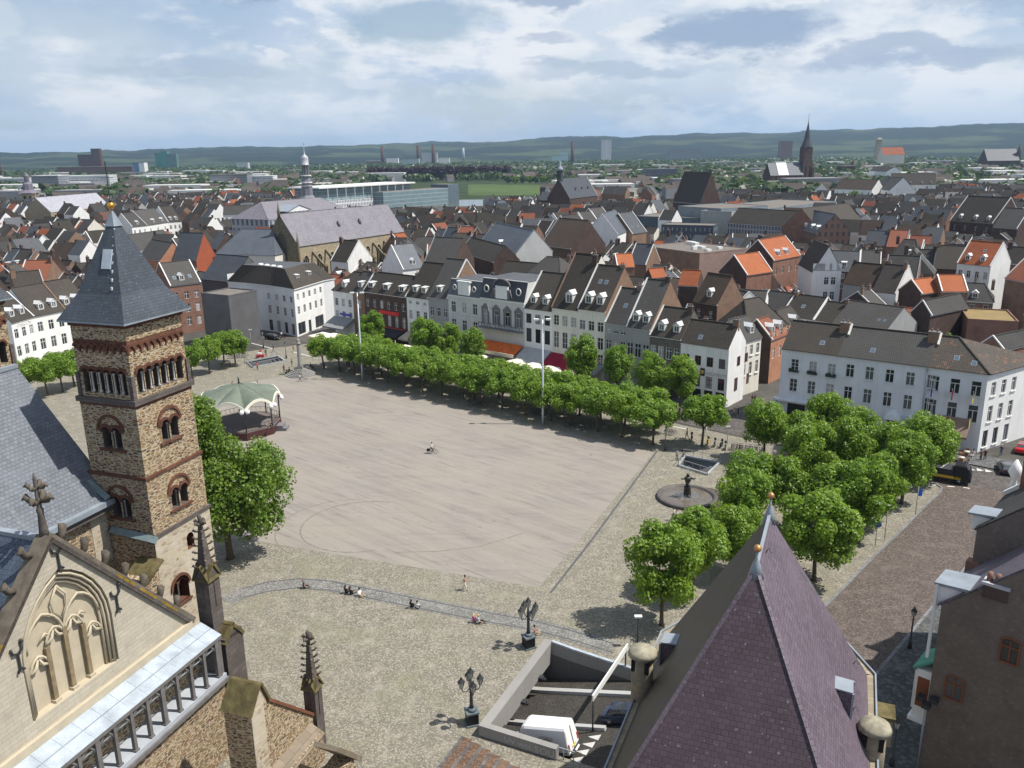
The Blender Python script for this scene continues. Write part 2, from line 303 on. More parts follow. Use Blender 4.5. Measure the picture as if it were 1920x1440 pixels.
# ---------------------------------------------------------------- mesh builder
class MB:
 def __init__(s): s.v = []; s.f = []; s.m = []; s.mats = []; s.sm = []
 def mi(s, m):
  if m not in s.mats: s.mats.append(m)
  return s.mats.index(m)
 def poly(s, pts, m, smooth=False):
  i = len(s.v); s.v += [tuple(p) for p in pts]; s.f.append(tuple(range(i, i + len(pts)))); s.m.append(s.mi(m)); s.sm.append(smooth)
 def faces(s, pts, fs, m, smooth=False):
  i = len(s.v); s.v += [tuple(p) for p in pts]; k = s.mi(m)
  for f in fs: s.f.append(tuple(i + j for j in f)); s.m.append(k); s.sm.append(smooth)
 def box(s, x0, x1, y0, y1, z0, z1, m):
  p = [(x, y, z) for z in (z0, z1) for y in (y0, y1) for x in (x0, x1)]
  s.faces(p, ((0, 2, 3, 1), (4, 5, 7, 6), (0, 1, 5, 4), (2, 6, 7, 3), (0, 4, 6, 2), (1, 3, 7, 5)), m)
 def prism(s, poly, z0, z1, m, mtop=None, bottom=False):
  n = len(poly)
  for i in range(n):
   a, b = poly[i], poly[(i + 1) % n]
   s.poly(((a[0], a[1], z0), (b[0], b[1], z0), (b[0], b[1], z1), (a[0], a[1], z1)), m)
  s.poly([(q[0], q[1], z1) for q in poly], mtop or m)
  if bottom: s.poly([(q[0], q[1], z0) for q in reversed(poly)], m)
 def slab(s, pts, th, m, medge=None):
  # thick sheet hung under a planar polygon
  pts = [Vector(p) for p in pts]; n = (pts[1] - pts[0]).cross(pts[2] - pts[0]).normalized()
  low = [p - n * th for p in pts]; s.poly(pts, m); s.poly(low[::-1], medge or m); k = len(pts)
  for i in range(k): s.poly((pts[i], low[i], low[(i + 1) % k], pts[(i + 1) % k]), medge or m)
 def bar(s, p, q, w, h, m, up=(0, 0, 1)):
  p, q = Vector(p), Vector(q); d = (q - p).normalized(); up = Vector(up)
  if abs(d.dot(up)) > .98: up = Vector((1, 0, 0))
  a = d.cross(up).normalized(); b = a.cross(d); a *= w / 2; b *= h / 2
  c = [p - a - b, p + a - b, p + a + b, p - a + b, q - a - b, q + a - b, q + a + b, q - a + b]
  s.faces(c, ((3, 2, 1, 0), (4, 5, 6, 7), (0, 1, 5, 4), (1, 2, 6, 5), (2, 3, 7, 6), (3, 0, 4, 7)), m)
 def tube(s, pts, r, m, n=8, cap=True, closed=False):
  pts = [Vector(p) for p in pts]; k = len(pts); rs = r if isinstance(r, (list, tuple)) else [r] * k; V = []; prev = None
  for i, p in enumerate(pts):
   if closed: d = pts[(i + 1) % k] - pts[i - 1]
   else: d = pts[min(i + 1, k - 1)] - pts[max(i - 1, 0)]
   d.normalize(); ref = prev if prev is not None and abs(prev.dot(d)) < .95 else (Vector((0, 0, 1)) if abs(d.z) < .9 else Vector((1, 0, 0)))
   a = (ref - d * ref.dot(d)).normalized(); prev = a; b = d.cross(a)
   for j in range(n):
    t = 2 * math.pi * j / n; V.append(p + (a * math.cos(t) + b * math.sin(t)) * rs[i])
  F = []
  for i in range(k if closed else k - 1):
   for j in range(n): i2 = (i + 1) % k; F.append((i * n + j, i * n + (j + 1) % n, i2 * n + (j + 1) % n, i2 * n + j))
  if cap and not closed: F.append(tuple(range(n))[::-1]); F.append(tuple((k - 1) * n + j for j in range(n)))
  s.faces(V, F, m, True)
 def lathe(s, prof, m, c=(0, 0), n=16, smooth=True, ph=0.0):
  V = []; F = []
  for r, z in prof:
   for j in range(n): t = 2 * math.pi * j / n + ph; V.append((c[0] + r * math.cos(t), c[1] + r * math.sin(t), z))
  for i in range(len(prof) - 1):
   for j in range(n): F.append((i * n + j, i * n + (j + 1) % n, (i + 1) * n + (j + 1) % n, (i + 1) * n + j))
  F.append(tuple(range(n))[::-1]); F.append(tuple((len(prof) - 1) * n + j for j in range(n)))
  s.faces(V, F, m, smooth)
 def ball(s, c, r, m, n=10, sz=1.0):
  s.lathe([(max(.001, r * math.sin(math.pi * i / 6)), c[2] - r * sz * math.cos(math.pi * i / 6)) for i in range(7)], m, (c[0], c[1]), n)
 def mesh(s, name):
  me = bpy.data.meshes.new(name); me.from_pydata(s.v, [], s.f)
  for m in s.mats: me.materials.append(m)
  me.polygons.foreach_set('material_index', s.m); me.polygons.foreach_set('use_smooth', s.sm)
  uvl = me.uv_layers.new(name='UVMap'); buf = [0.0] * (2 * len(me.loops)); vs = me.vertices
  for pl in me.polygons:
   n = pl.normal
   if abs(n.z) > .985: ax, ay = (1, 0, 0), (0, 1, 0)
   else:
    l = math.hypot(n.x, n.y); ax = (-n.y / l, n.x / l, 0); ay = (-n.z * n.x / l, -n.z * n.y / l, l)
   for li, vi in zip(pl.loop_indices, pl.vertices):
    c = vs[vi].co; buf[2 * li] = c.x * ax[0] + c.y * ax[1]; buf[2 * li + 1] = c.x * ay[0] + c.y * ay[1] + c.z * ay[2]
  uvl.data.foreach_set('uv', buf); me.update(); return me
 def build(s, name, parent=None, loc=None, rz=0.0):
  return ob(name, s.mesh(name), parent, loc, rz)
def ob(name, data, parent=None, loc=None, rz=0.0):
 o = bpy.data.objects.new(name, data); COL.objects.link(o)
 if parent: o.parent = parent
 if loc is not None: o.location = loc
 if rz: o.rotation_euler = (0, 0, rz)
 return o
LABELS = set()
def tag(o, label, cat, group=None):
 o['label'] = label; o['category'] = cat
 if group: o['group'] = group
 if label in LABELS and not group: print('DUP LABEL', label)
 LABELS.add(label); return o
def thing(name, label, cat, loc=(0, 0, 0), rz=0.0, group=None):
 return tag(ob(name, None, None, Vector(loc), rz), label, cat, group)
def struct(o, kind='structure'): o['kind'] = kind; return o
def copy_tree(o, parent=None):
 c = o.copy(); COL.objects.link(c)
 if parent: c.parent = parent
 for ch in o.children: copy_tree(ch, c)
 return c
def put(o, loc, rz=0.0, label=None, s=None):
 o.location = loc; o.rotation_euler = (0, 0, rz)
 if label: o['label'] = label; LABELS.add(label)
 if s: o.scale = (s, s, s) if isinstance(s, (int, float)) else s
 return o
def bez(p0, p1, p2, n): return [tuple((1 - t) ** 2 * a + 2 * t * (1 - t) * b + t * t * c for a, b, c in zip(p0, p1, p2)) for t in [i / n for i in range(n + 1)]]
# ---------------------------------------------------------------- ground, square, streets, river, hills
def sheet(name, outer, z, m, holes=()):
 loops = [[Vector((p[0], p[1], z)) for p in outer]] + [[Vector((p[0], p[1], z)) for p in h] for h in holes]
 allv = [v for l in loops for v in l]; tris = tessellate_polygon(loops)
 me = bpy.data.meshes.new(name); T = []
 for t in tris:
  a, b, c = (allv[i] for i in t)
  T.append(t if (b - a).cross(c - a).z > 0 else t[::-1])
 me.from_pydata([tuple(v) for v in allv], [], T); me.materials.append(m); me.uv_layers.new(name='UVMap'); return struct(ob(name, me))
def band(pts, w, z, m, name=None, mb=None, closed=False):
 pts = [Vector((p[0], p[1])) for p in pts]; n = len(pts); l, r = [], []
 for i in range(n):
  d = (pts[(i + 1) % n] - pts[i - 1]) if closed else (pts[min(i + 1, n - 1)] - pts[max(i - 1, 0)])
  d.normalize(); q = Vector((-d.y, d.x)) * w / 2; l.append(pts[i] + q); r.append(pts[i] - q)
 b = mb or MB()
 for i in range(n if closed else n - 1): j = (i + 1) % n; b.poly([(p.x, p.y, z) for p in (r[i], r[j], l[j], l[i])], m)
 if mb is None: return struct(b.build(name))
# ramp into the car park under the square
RA, RB, RD = P(897, 1360, 1).xy, P(1022, 1197, 1).xy, P(1034, 1417, 1).xy
RU = (RB - RA).normalized(); RV = Vector((RU.y, -RU.x)); RLEN = (RB - RA).length
RIN = RA + RU * .55 + RV * .8                       # inner near corner of the pit
RW = RLEN - .95; RD_ = 11.0
def RP(u, v): q = RIN + RU * u + RV * v; return (q.x, q.y)
PIT = [RP(0, 0), RP(0, RD_), RP(RW, RD_), RP(RW, 0)]
# two stair wells down to the car park
S1 = [G(1272, 874), G(1326, 891), G(1350, 868), G(1284, 856)]
S2 = [G(474, 690), G(535, 678), G(520, 668), G(462, 679)]
COBBLE = mat('grey cobbles', m_cobble, (.315, .290, .235), 6.5, 1.22, .30, (.20, .195, .12))
PAVING = mat('brick paving of the square', m_square, (.300, .272, .243))
ROADM = mat('brown street bricks', m_cobble, (.165, .135, .118), 5.5, 1.2, .4)
PAVEM = mat('grey pavement', m_cobble, (.17, .17, .175), 2.4, 1.15, .4)
TOWNM = mat('town ground', m_plain, (.10, .095, .085), .9, .2, .5, .05)
holes = [PIT, S1, S2]
FIELDM = mat('far fields', m_plain, (.075, .10, .045), .95, .1, .6, .004)
sheet('ground', [(-9000, -300), (9000, -300), (9000, 14000), (-9000, 14000)], -.03, TOWNM, holes)
def rl(t, o): q = P(1362, 765).xy; r_ = P(620, 622).xy; u = (q - r_).normalized(); n = Vector((-u.y, u.x)); k = q + u * t - n * o; return (k.x, k.y)
kerbL = [G(1505, 1180), G(1555, 1130), G(1630, 1053), G(1700, 985), G(1744, 940), G(1762, 925), G(1766, 915), G(1755, 908), G(1735, 904)]
kx = Vector(kerbL[0]) - Vector(kerbL[1]); kx.normalize(); k_ext = [(kerbL[0][0] + kx.x * t, kerbL[0][1] + kx.y * t) for t in (60, 25)]
sq_top = [rl(26, 13.5), rl(-30, 13.0), rl(-80, 12.5), rl(-105, 13), G(395, 668)]
sheet('cobbled_square', k_ext + kerbL + sq_top + [(-150, 215), (-150, 20)], 0.0, COBBLE, holes)
sheet('paved_field', [G(430, 1003), G(500, 1018), G(760, 1061), G(1010, 1102), G(1120, 973), G(1226, 848), G(1040, 806), G(830, 760), G(640, 712), G(560, 700), G(470, 716), G(400, 740)], .012, PAVING)
band([G(1032, 1112), G(1110, 1012), G(1232, 846)], .28, .02, mat('dark drain stone', m_plain, (.10, .10, .105), .8), 'drain_line')
sheet('road', [rl(60, 4.6), rl(60, 12.9), rl(26, 12.9), rl(-30, 12.4), rl(-80, 12), rl(-128, 12), rl(-128, 4.4), rl(-100, 4.6), rl(-20, 4.6), rl(8, 5.0), rl(10, 4.6)], .008, mat('grey brown road', m_cobble, (.150, .135, .125), 3.5, 1.1, .4))
sheet('pavement', [rl(-125, 4.45), rl(-100, 4.45), rl(0, 4.45), rl(0, -.5), rl(-125, -.5)], .12, PAVEM); sheet('pavement', [rl(8.5, 4.4), rl(60, 4.4), rl(60, -.5), rl(8.5, -.5)], .12, PAVEM)
kerbR = [G(1640, 1268), G(1745, 1143)]; kd = (Vector(kerbR[1]) - Vector(kerbR[0])).normalized(); kR = [tuple(Vector(kerbR[0]) + kd * t) for t in (-40, -10, 0, 20, 45, 75)]
sheet('road', k_ext + kerbL + [rl(29, 12.8), rl(60, 12.8), kR[-1]] + kR[::-1][1:], .010, ROADM)
sheet('pavement', kR + [tuple(Vector(kR[-1]) + Vector((14, -6))), tuple(Vector(kR[0]) + Vector((14, -10)))], .12, mat('dark pavement', m_cobble, (.13, .135, .13), 2.6, 1.15, .4))
KERB = mat('kerb stone', m_ashlar, (.23, .23, .24), 1.0, .3)
def kerb(pts, w=.28, h=.13):
 b = MB()
 for p, q in zip(pts, pts[1:]): b.bar((p[0], p[1], h / 2 - .02), (q[0], q[1], h / 2 - .02), w, h + .04, KERB)
 return struct(b.build('kerb'))
kerb(k_ext + kerbL); kerb(kR)
# curved band of blue setts across the front of the square
bp = [(425, 1128), (455, 1112), (500, 1100), (560, 1093), (620, 1098), (690, 1112), (760, 1126), (840, 1142), (920, 1158), (1000, 1172), (1080, 1193), (1150, 1215)]
band([G(*q) for q in bp], 2.3, .014, mat('blue setts', m_cobble, (.27, .265, .245), 5.5, 1.2, .3), 'sett_band')
for o in (-8, 9): band([G(q[0], q[1] + o) for q in bp[1:]], .16, .02, mat('dark drain stone', m_plain, (.10, .10, .105), .8), 'drain_line')
# black loops left by tyres on the paving
TY = mat('tyre rubber marks', m_plain, (.225, .20, .175), .9, .1, .35, 1.5)
c0 = Vector(G(680, 985)); tm = MB()
band([(c0.x + 7.6 * math.cos(t), c0.y + 7.3 * math.sin(t)) for t in [R(70 + 8.5 * i) for i in range(27)]], .17, .018, TY, mb=tm)
band([(c0.x - 2.3 + 8.2 * math.cos(t), c0.y - .5 + 8.6 * math.sin(t)) for t in [R(85 + 8 * i) for i in range(20)]], .13, .018, TY, mb=tm)
band([G(*q) for q in ((740, 1036), (820, 1034), (900, 1025), (980, 1000))], .15, .018, TY, mb=tm)
struct(tm.build('tyre_marks'))
# white road markings
WP = mat('road paint', m_plain, (.62, .61, .58), .8, .2, .2, 2.0); mk = MB()
def mark(a, b, w=.25): band([a, b], w, .024, WP, mb=mk)
for a, b in (((1742, 909), (1756, 910)), ((1776, 912), (1790, 913)), ((1806, 914), (1818, 916))): mark(G(*a), G(*b), .3)
for x, y in ((1805, 878), (1820, 880), (1836, 881), (1852, 883)): p = Vector(G(x, y)); mk.poly([(p.x - .5, p.y - .4, .02), (p.x + .5, p.y - .4, .02), (p.x, p.y + .7, .02)], WP)
for a, b in (((1425, 858), (1465, 868)), ((575, 652), (620, 665)), ((470, 643), (515, 655)), ((550, 660), (596, 672)), ((1262, 800), (1290, 805))): mark(G(*a), G(*b), .35)
struct(mk.build('road_marking'))
# river, meadows, far plain and hills
sheet('river', [(-1500, 775), (-300, 770), (60, 735), (500, 700), (1400, 650), (1400, 750), (500, 800), (60, 838), (-300, 872), (-1500, 900)], -.01, mat('river water', m_flat, (.10, .115, .10), .12, .5))
sheet('far_plain', [(-4000, 905), (60, 842), (4000, 600), (4000, 4500), (-4000, 4500)], -.015, mat('wooded plain ground', m_plain, (.045, .065, .028), .95, .1, .5, .05))
sheet('meadow', [P(878, 346).xy, P(1018, 346).xy, P(1018, 366).xy, P(878, 366).xy][::-1], 0.02, mat('mown grass', m_plain, (.080, .120, .040), .9, .1, .25, .02))
def hills():
 nx, ny = 420, 26; V = []; F = []
 for j in range(ny):
  for i in range(nx):
   az = R(-40 + 80 * i / (nx - 1)); d = 3300 + 5200 * (j / (ny - 1)); x, y = d * math.sin(az), d * math.cos(az)
   t = j / (ny - 1); a = math.degrees(az)
   top = 90 + 3.0 * (a + 30) * .55 + (6 if a > 5 else 0) * min(1, max(0, (a - 2) / 8))
   top += 16 * mnoise.noise((az * 9, 2.2, 0)) + 10 * mnoise.noise((az * 40, 7, 0)) + 5 * mnoise.noise((az * 150, 3, 1))
   prof = max(0, min(1, (t - .05) / .75)); prof = prof * prof * (3 - 2 * prof)
   z = top * prof + (10 + 26 * prof) * mnoise.noise((x * .0011, y * .0011, 3)) * (1 if t > .02 else 0) + 5 * mnoise.noise((x * .012, y * .012, 5)) * prof
   if t < .04: z = -6
   V.append((x, y, z))
 for j in range(ny - 1):
  for i in range(nx - 1): F.append((j * nx + i, j * nx + i + 1, (j + 1) * nx + i + 1, (j + 1) * nx + i))
 me = bpy.data.meshes.new('hills'); me.from_pydata(V, [], F)
 t = NT('wooded hills'); p = t.pos(); n1 = t.noise(p, .0016, 6, .6); n2 = t.noise(p, .03, 4, .7)
 col = t.mix(t.ramp(n1, (.50, 0.), (.58, 1.)), (.010, .022, .014), (.070, .095, .040)); col = t.mix(t.math('MULTIPLY', n2, .7), col, (.010, .018, .012))
 me.materials.append(t.fin(col, .95, .1)); me.polygons.foreach_set('use_smooth', [True] * len(F)); me.uv_layers.new(name='UVMap'); struct(ob('hills', me))
hills()
# ---------------------------------------------------------------- houses
FOOT = []      # oriented footprints: centre, axis, half sizes
def foot(c, u, hx, hy): FOOT.append((c[0], c[1], u[0], u[1], hx, hy))
def clash(c, u, hx, hy, gap=.15):
 for (x, y, ux, uy, ax, ay) in FOOT:
  dx, dy = x - c[0], y - c[1]
  if abs(dx) + abs(dy) > hx + hy + ax + ay + 2: continue
  ok = False
  for ex, ey in ((u[0], u[1]), (-u[1], u[0]), (ux, uy), (-uy, ux)):
   r1 = hx * abs(u[0] * ex + u[1] * ey) + hy * abs(-u[1] * ex + u[0] * ey)
   r2 = ax * abs(ux * ex + uy * ey) + ay * abs(-uy * ex + ux * ey)
   if abs(dx * ex + dy * ey) > r1 + r2 - gap: ok = True; break
  if not ok: return True
 return False
WM = {}
def win_meshes(w, h, style='cross', frame=None, pane=None, sill=None):
 frame = frame or TRIM(); pane = pane or GLASS(); key = (round(w, 2), round(h, 2), style, frame.name, pane.name, sill.name if sill else '')
 if key in WM: return WM[key]
 a = MB(); t = .07; d0, d1 = 0.0, .07
 a.box(-w / 2, -w / 2 + t, d0, d1, 0, h, frame); a.box(w / 2 - t, w / 2, d0, d1, 0, h, frame)
 a.box(-w / 2 + t, w / 2 - t, d0, d1, 0, t, frame); a.box(-w / 2 + t, w / 2 - t, d0, d1, h - t, h, frame)
 b = .045
 if style in ('cross', 'tee'):
  z = h * .68; a.box(-w / 2 + t, w / 2 - t, d0 + .01, d1 - .01, z - b, z + b, frame)
  a.box(-b, b, d0 + .015, d1 - .015, t, z - b if style == 'tee' else h - t, frame)
 if style == 'six':
  a.box(-b, b, d0 + .015, d1 - .015, t, h - t, frame)
  for q in (.34, .67): a.box(-w / 2 + t, w / 2 - t, d0 + .02, d1 - .02, h * q - .03, h * q + .03, frame)
 if style == 'pair': a.box(-b, b, d0 + .015, d1 - .015, t, h - t, frame)
 if sill: a.box(-w / 2 - .12, w / 2 + .12, -.30, -.02, -.14, 0.0, sill)
 p = MB(); p.poly(((-w / 2 + t, d1 - .02, t), (w / 2 - t, d1 - .02, t), (w / 2 - t, d1 - .02, h - t), (-w / 2 + t, d1 - .02, h - t)), pane)
 WM[key] = (a.mesh('window'), p.mesh('pane')); return WM[key]
def put_window(parent, x, z, y, w, h, style='cross', frame=None, pane=None, sill=None, rz=0.0):
 if pane is None and rnd.random() < .22: pane = CURT()
 a, p = win_meshes(w, h, style, frame, pane, sill)
 o = ob('window', a, parent, (x, y, z), rz); ob('pane', p, o); return o
def holed(mb, W, z0, z1, holes, m, y=0.0, rev=.17, mrev=None):
 xs = sorted({0.0, W} | {round(h[0], 3) for h in holes} | {round(h[1], 3) for h in holes}); zs = sorted({z0, z1} | {round(h[2], 3) for h in holes} | {round(h[3], 3) for h in holes})
 for i in range(len(xs) - 1):
  for j in range(len(zs) - 1):
   cx, cz = (xs[i] + xs[i + 1]) / 2, (zs[j] + zs[j + 1]) / 2
   if any(h[0] < cx < h[1] and h[2] < cz < h[3] for h in holes): continue
   mb.poly(((xs[i], y, zs[j]), (xs[i + 1], y, zs[j]), (xs[i + 1], y, zs[j + 1]), (xs[i], y, zs[j + 1])), m)
 r = mrev or m
 for a, b, c, d in holes:
  mb.poly(((a, y, c), (a, y, d), (a, y + rev, d), (a, y + rev, c)), r); mb.poly(((b, y, c), (b, y + rev, c), (b, y + rev, d), (b, y, d)), r)
  mb.poly(((a, y, c), (a, y + rev, c), (b, y + rev, c), (b, y, c)), r); mb.poly(((a, y, d), (b, y, d), (b, y + rev, d), (a, y + rev, d)), r)
def chimney(parent, x, y, z0, z1, w=.9, d=.6, m=None, pots=2):
 m = m or BRICK_B(); a = MB(); a.box(x - w / 2, x + w / 2, y - d / 2, y + d / 2, z0, z1 - .12, m); a.box(x - w / 2 - .07, x + w / 2 + .07, y - d / 2 - .07, y + d / 2 + .07, z1 - .12, z1, STONEG())
 for i in range(pots):
  px = x + (i - (pots - 1) / 2) * w / max(pots, 1); a.lathe([(.13, z1), (.11, z1 + .45)], mat('clay pot', m_flat, (.22, .12, .08), .8), (px, y), 8)
 return a.build('chimney', parent)
def dormer(parent, u, y0, ze, k, w=1.3, h=1.45, kind='gable', m=None, mr=None, style='pair', back=None):
 m = m or TRIM(); mr = mr or mat('pale zinc', m_plain, (.66, .67, .68), .5, .4, .12, 1.0)
 zb = ze + k * y0 - .05; zt = zb + h; a = MB(); x0, x1 = u - w / 2, u + w / 2
 f = .16
 holed(a, w - .001, zb, zt, [(f, w - f - .001, zb + .22, zt - .12)], m, y0, .12); n0 = len(a.v)
 a.v = [(v[0] + x0, v[1], v[2]) for v in a.v]
 ye = (zt - ze) / k
 for x in (x0, x1): a.poly(((x, y0, zb), (x, y0, zt), (x, ye, zt)) if x == x0 else ((x, y0, zb), (x, ye, zt), (x, y0, zt)), m)
 o = .12
 if kind == 'gable':
  zg = zt + w * .42; yg = (zg - ze) / k
  a.poly(((x0, y0, zt), (x1, y0, zt), (u, y0, zg)), m)
  a.slab(((x0 - o, y0 - o, zt - .05), (u, y0 - o, zg + .05), (u, yg + .1, zg + .05), (x0 - o, ye + .1, zt - .05)), -.06, mr)
  a.slab(((x1 + o, y0 - o, zt - .05), (x1 + o, ye + .1, zt - .05), (u, yg + .1, zg + .05), (u, y0 - o, zg + .05)), -.06, mr)
 else:
  s = .12; zz = zt + .06; yy = (zz - ze) / max(k - s, .2)
  a.slab(((x0 - o, y0 - .2, zz), (x1 + o, y0 - .2, zz), (x1 + o, yy, zz + s * (yy - y0)), (x0 - o, yy, zz + s * (yy - y0))), .1, mr)
 d = a.build('dormer', parent)
 A, Pn = win_meshes(w - 2 * f, h - .36, style, TRIM(), GLASS()); wo = ob('window', A, d, (u, y0 + .06, zb + .24)); ob('pane', Pn, wo)
 return d
def skylight(parent, u, y, ze, k, w=.8, l=1.0):
 a = MB(); n = Vector((0, -k, 1)).normalized(); d = Vector((0, 1, k)).normalized(); c = Vector((u, y, ze + k * y)) + n * .1
 ax = Vector((w / 2, 0, 0)); q = [c - ax - d * l / 2, c + ax - d * l / 2, c + ax + d * l / 2, c - ax + d * l / 2]
 a.slab(q, .12, LEAD()); q2 = [c + (p - c) * .8 + n * .01 for p in q]; a.poly(q2, mat('sky glass', m_flat, (.10, .14, .18), .1)); return a.build('skylight', parent)
def house(label, A, B, ze, zr, dep, roof, wall, rows=(), cols=3, win=(1.05, 1.7), style='cross', kind='gable', hip=(0, 0), side=None, verge='', dorm=(), dtype='gable', dsize=(1.3, 1.45),
          chim=(), sky=(), group=None, name='town_house', cat='house', sill=None, frame=None, pane=None, sidewin=None, holes=True, over=.3, dy=.7, trimband=True, yr=None, z0=-1.0, mrev=None, dmat=None, xs=None, gutter=None, dropn=None):
 A = Vector((A[0], A[1], 0)); B = Vector((B[0], B[1], 0)); u = (B - A); W = u.length; u.normalize(); rz = math.atan2(u.y, u.x)
 root = thing(name, label, cat, A, rz, group); side = side or wall; nb = Vector((-u.y, u.x, 0))
 c = A + u * W / 2 + nb * dep / 2; foot((c.x, c.y), (u.x, u.y), W / 2, dep / 2)
 yr = dep / 2 if yr is None else yr; k = (zr - ze) / max(yr, .1); kb = (zr - ze) / max(dep - yr, .1)
 w, h = win; wl = []
 for (z, hh, *n) in rows:
  nn = n[0] if n else cols
  for i in range(nn): wl.append(((xs[i] * W if xs else W * (i + .5) / nn), z, hh))
 wb = MB()
 if holes and wl: holed(wb, W, z0, ze, [(x - w / 2, x + w / 2, z, z + hh) for x, z, hh in wl], wall, mrev=mrev)
 else: wb.poly(((0, 0, z0), (W, 0, z0), (W, 0, ze), (0, 0, ze)), wall)
 if kind == 'cross':
  xm = W / 2
  wb.poly(((0, 0, ze), (W, 0, ze), (xm, 0, zr)), wall); wb.poly(((0, dep, ze), (xm, dep, zr), (W, dep, ze)), side)
  wb.poly(((0, dep, z0), (0, 0, z0), (0, 0, ze), (0, dep, ze)), side); wb.poly(((W, 0, z0), (W, dep, z0), (W, dep, ze), (W, 0, ze)), side)
  wb.poly(((W, dep, z0), (0, dep, z0), (0, dep, ze), (W, dep, ze)), side)
 else:
  gl = hip[0] == 0 and kind == 'gable'; gr = hip[1] == 0 and kind == 'gable'
  wb.poly([(0, dep, z0), (0, 0, z0), (0, 0, ze)] + ([(0, yr, zr)] if gl else []) + [(0, dep, ze)], side)
  wb.poly([(W, 0, z0), (W, dep, z0), (W, dep, ze)] + ([(W, yr, zr)] if gr else []) + [(W, 0, ze)], side)
  wb.poly(((W, dep, z0), (0, dep, z0), (0, dep, ze), (W, dep, ze)), side)
 if trimband: wb.box(-.02, W + .02, -.16, -.003, ze - .42, ze - .12, gutter or TRIM())
 wb.build('wall', root)
 rb = MB(); o = over
 if kind == 'gable':
  hl, hr = hip; vl = 0.0 if not hl else o; vr = 0.0 if not hr else o; e = ze - o * k + .12; eb = ze - o * kb + .12; zt = zr + .12
  pl = -vl if not hl else -o; pr = W + (o if hr else 0)
  rb.slab(((pl, -o, e), (pr, -o, e), (W - hr, yr, zt), (hl, yr, zt)), .16, roof)
  rb.slab(((pr, dep + o, eb), (pl, dep + o, eb), (hl, yr, zt), (W - hr, yr, zt)), .16, roof)
  if hl: rb.slab(((pl, dep + o, eb), (pl, -o, e), (hl, yr, zt)), .16, roof)
  if hr: rb.slab(((pr, -o, e), (pr, dep + o, eb), (W - hr, yr, zt)), .16, roof)
  rb.bar((hl, yr, zt + .03), (W - hr, yr, zt + .03), .28, .14, roof)
  for p, q in ([((pl, -o, e), (hl, yr, zt))] if hl else []) + ([((pr, -o, e), (W - hr, yr, zt))] if hr else []): rb.bar(Vector(p) + Vector((0, 0, .04)), Vector(q) + Vector((0, 0, .04)), .24, .12, roof)
  for ch, x in (('l', .12), ('r', W - .12)):
   vm = {'w': TRIM(), 'z': LEAD(), 'b': BRICK_B()}.get(verge[1] if len(verge) > 1 else 'w') if ch in verge[:1] or (verge[:1] == 'a') else None
   if vm:
    vb = MB(); vb.bar((x, -o, e + .08), (x, yr, zt + .12), .26, .22, vm); vb.bar((x, yr, zt + .12), (x, dep + o, eb + .08), .26, .22, vm); vb.build('verge_coping', root)
 elif kind == 'cross':
  kk = (zr - ze) / (W / 2); e = ze - o * kk + .12; zt = zr + .12
  rb.slab(((-o, dep, e), (-o, 0, e), (W / 2, 0, zt), (W / 2, dep, zt)), .16, roof); rb.slab(((W + o, 0, e), (W + o, dep, e), (W / 2, dep, zt), (W / 2, 0, zt)), .16, roof)
  rb.bar((W / 2, 0, zt + .03), (W / 2, dep, zt + .03), .28, .14, roof)
  if verge:
   vb = MB(); vm = LEAD() if 'z' in verge else TRIM()
   vb.bar((-o, .1, e + .06), (W / 2, .1, zt + .1), .26, .2, vm); vb.bar((W / 2, .1, zt + .1), (W + o, .1, e + .06), .26, .2, vm); vb.build('verge_coping', root)
 elif kind == 'mansard':
  i = 1.3; rb.slab(((0, -.1, ze), (W, -.1, ze), (W, i, zr), (0, i, zr)), .14, roof); rb.slab(((W, dep, ze), (0, dep, ze), (0, dep - i, zr), (W, dep - i, zr)), .14, roof)
  fl = mat('dark bitumen', m_plain, (.09, .095, .105), .8); rb.poly(((0, i, zr), (W, i, zr), (W, dep - i, zr), (0, dep - i, zr)), fl); rb.box(0, W, i - .12, i + .1, zr, zr + .14, TRIM())
  for x in (0, W): rb.poly(((x, 0, ze), (x, i, zr - .05), (x, dep - i, zr - .05), (x, dep, ze)), side)
  k = (zr - ze) / (i + .1)
 elif kind == 'flat':
  rb.box(.2, W - .2, .2, dep - .2, ze - .1, ze + .02, roof)
  for b in ((-.05, W + .05, -.05, .2), (-.05, W + .05, dep - .2, dep + .05), (-.05, .2, .2, dep - .2), (W - .2, W + .05, .2, dep - .2)): rb.box(b[0], b[1], b[2], b[3], ze - .05, ze + .3, side)
 rb.build('roof', root)
 drop = set(dropn or ())
 for i, (x, z, hh) in enumerate(wl):
  if i in drop: continue
  put_window(root, x, z, .09 if holes else -.075, w, hh, style, frame, pane, sill)
 for d in dorm:
  ux, yy = (d if isinstance(d, tuple) else (d, dy)); dormer(root, ux * W, yy, ze, k, dsize[0], dsize[1], dtype, dmat)
 for cx, cy, ch in chim:
  cy2 = cy * dep; zz = zr - abs(cy2 - yr) * (k if cy2 < yr else kb) if kind == 'gable' else (zr if kind != 'flat' else ze)
  chimney(root, max(.5, min(W - .5, cx * W)), cy2, zz - 1.0, max(zz + .5, zr + ch if kind == 'gable' else zz + ch), .7 + .5 * rnd.random(), .6, rnd.choice((BRICK_B(), BRICK_D(), BRICK_B())), rnd.choice((1, 2, 2)))
 for sx, sy in sky: skylight(root, sx * W, sy * yr, ze, k)
 if sidewin:
  for (s, y, z, ww, hh) in sidewin: put_window(root, W + .075 if s == 'r' else -.075, z, y, ww, hh, 'pair', frame, GLASS(), sill, R(90) if s == 'r' else R(-90))
 if group != 'houses of the old town': note(root, ze - 2.5, zr)
 return root
AUTH = []
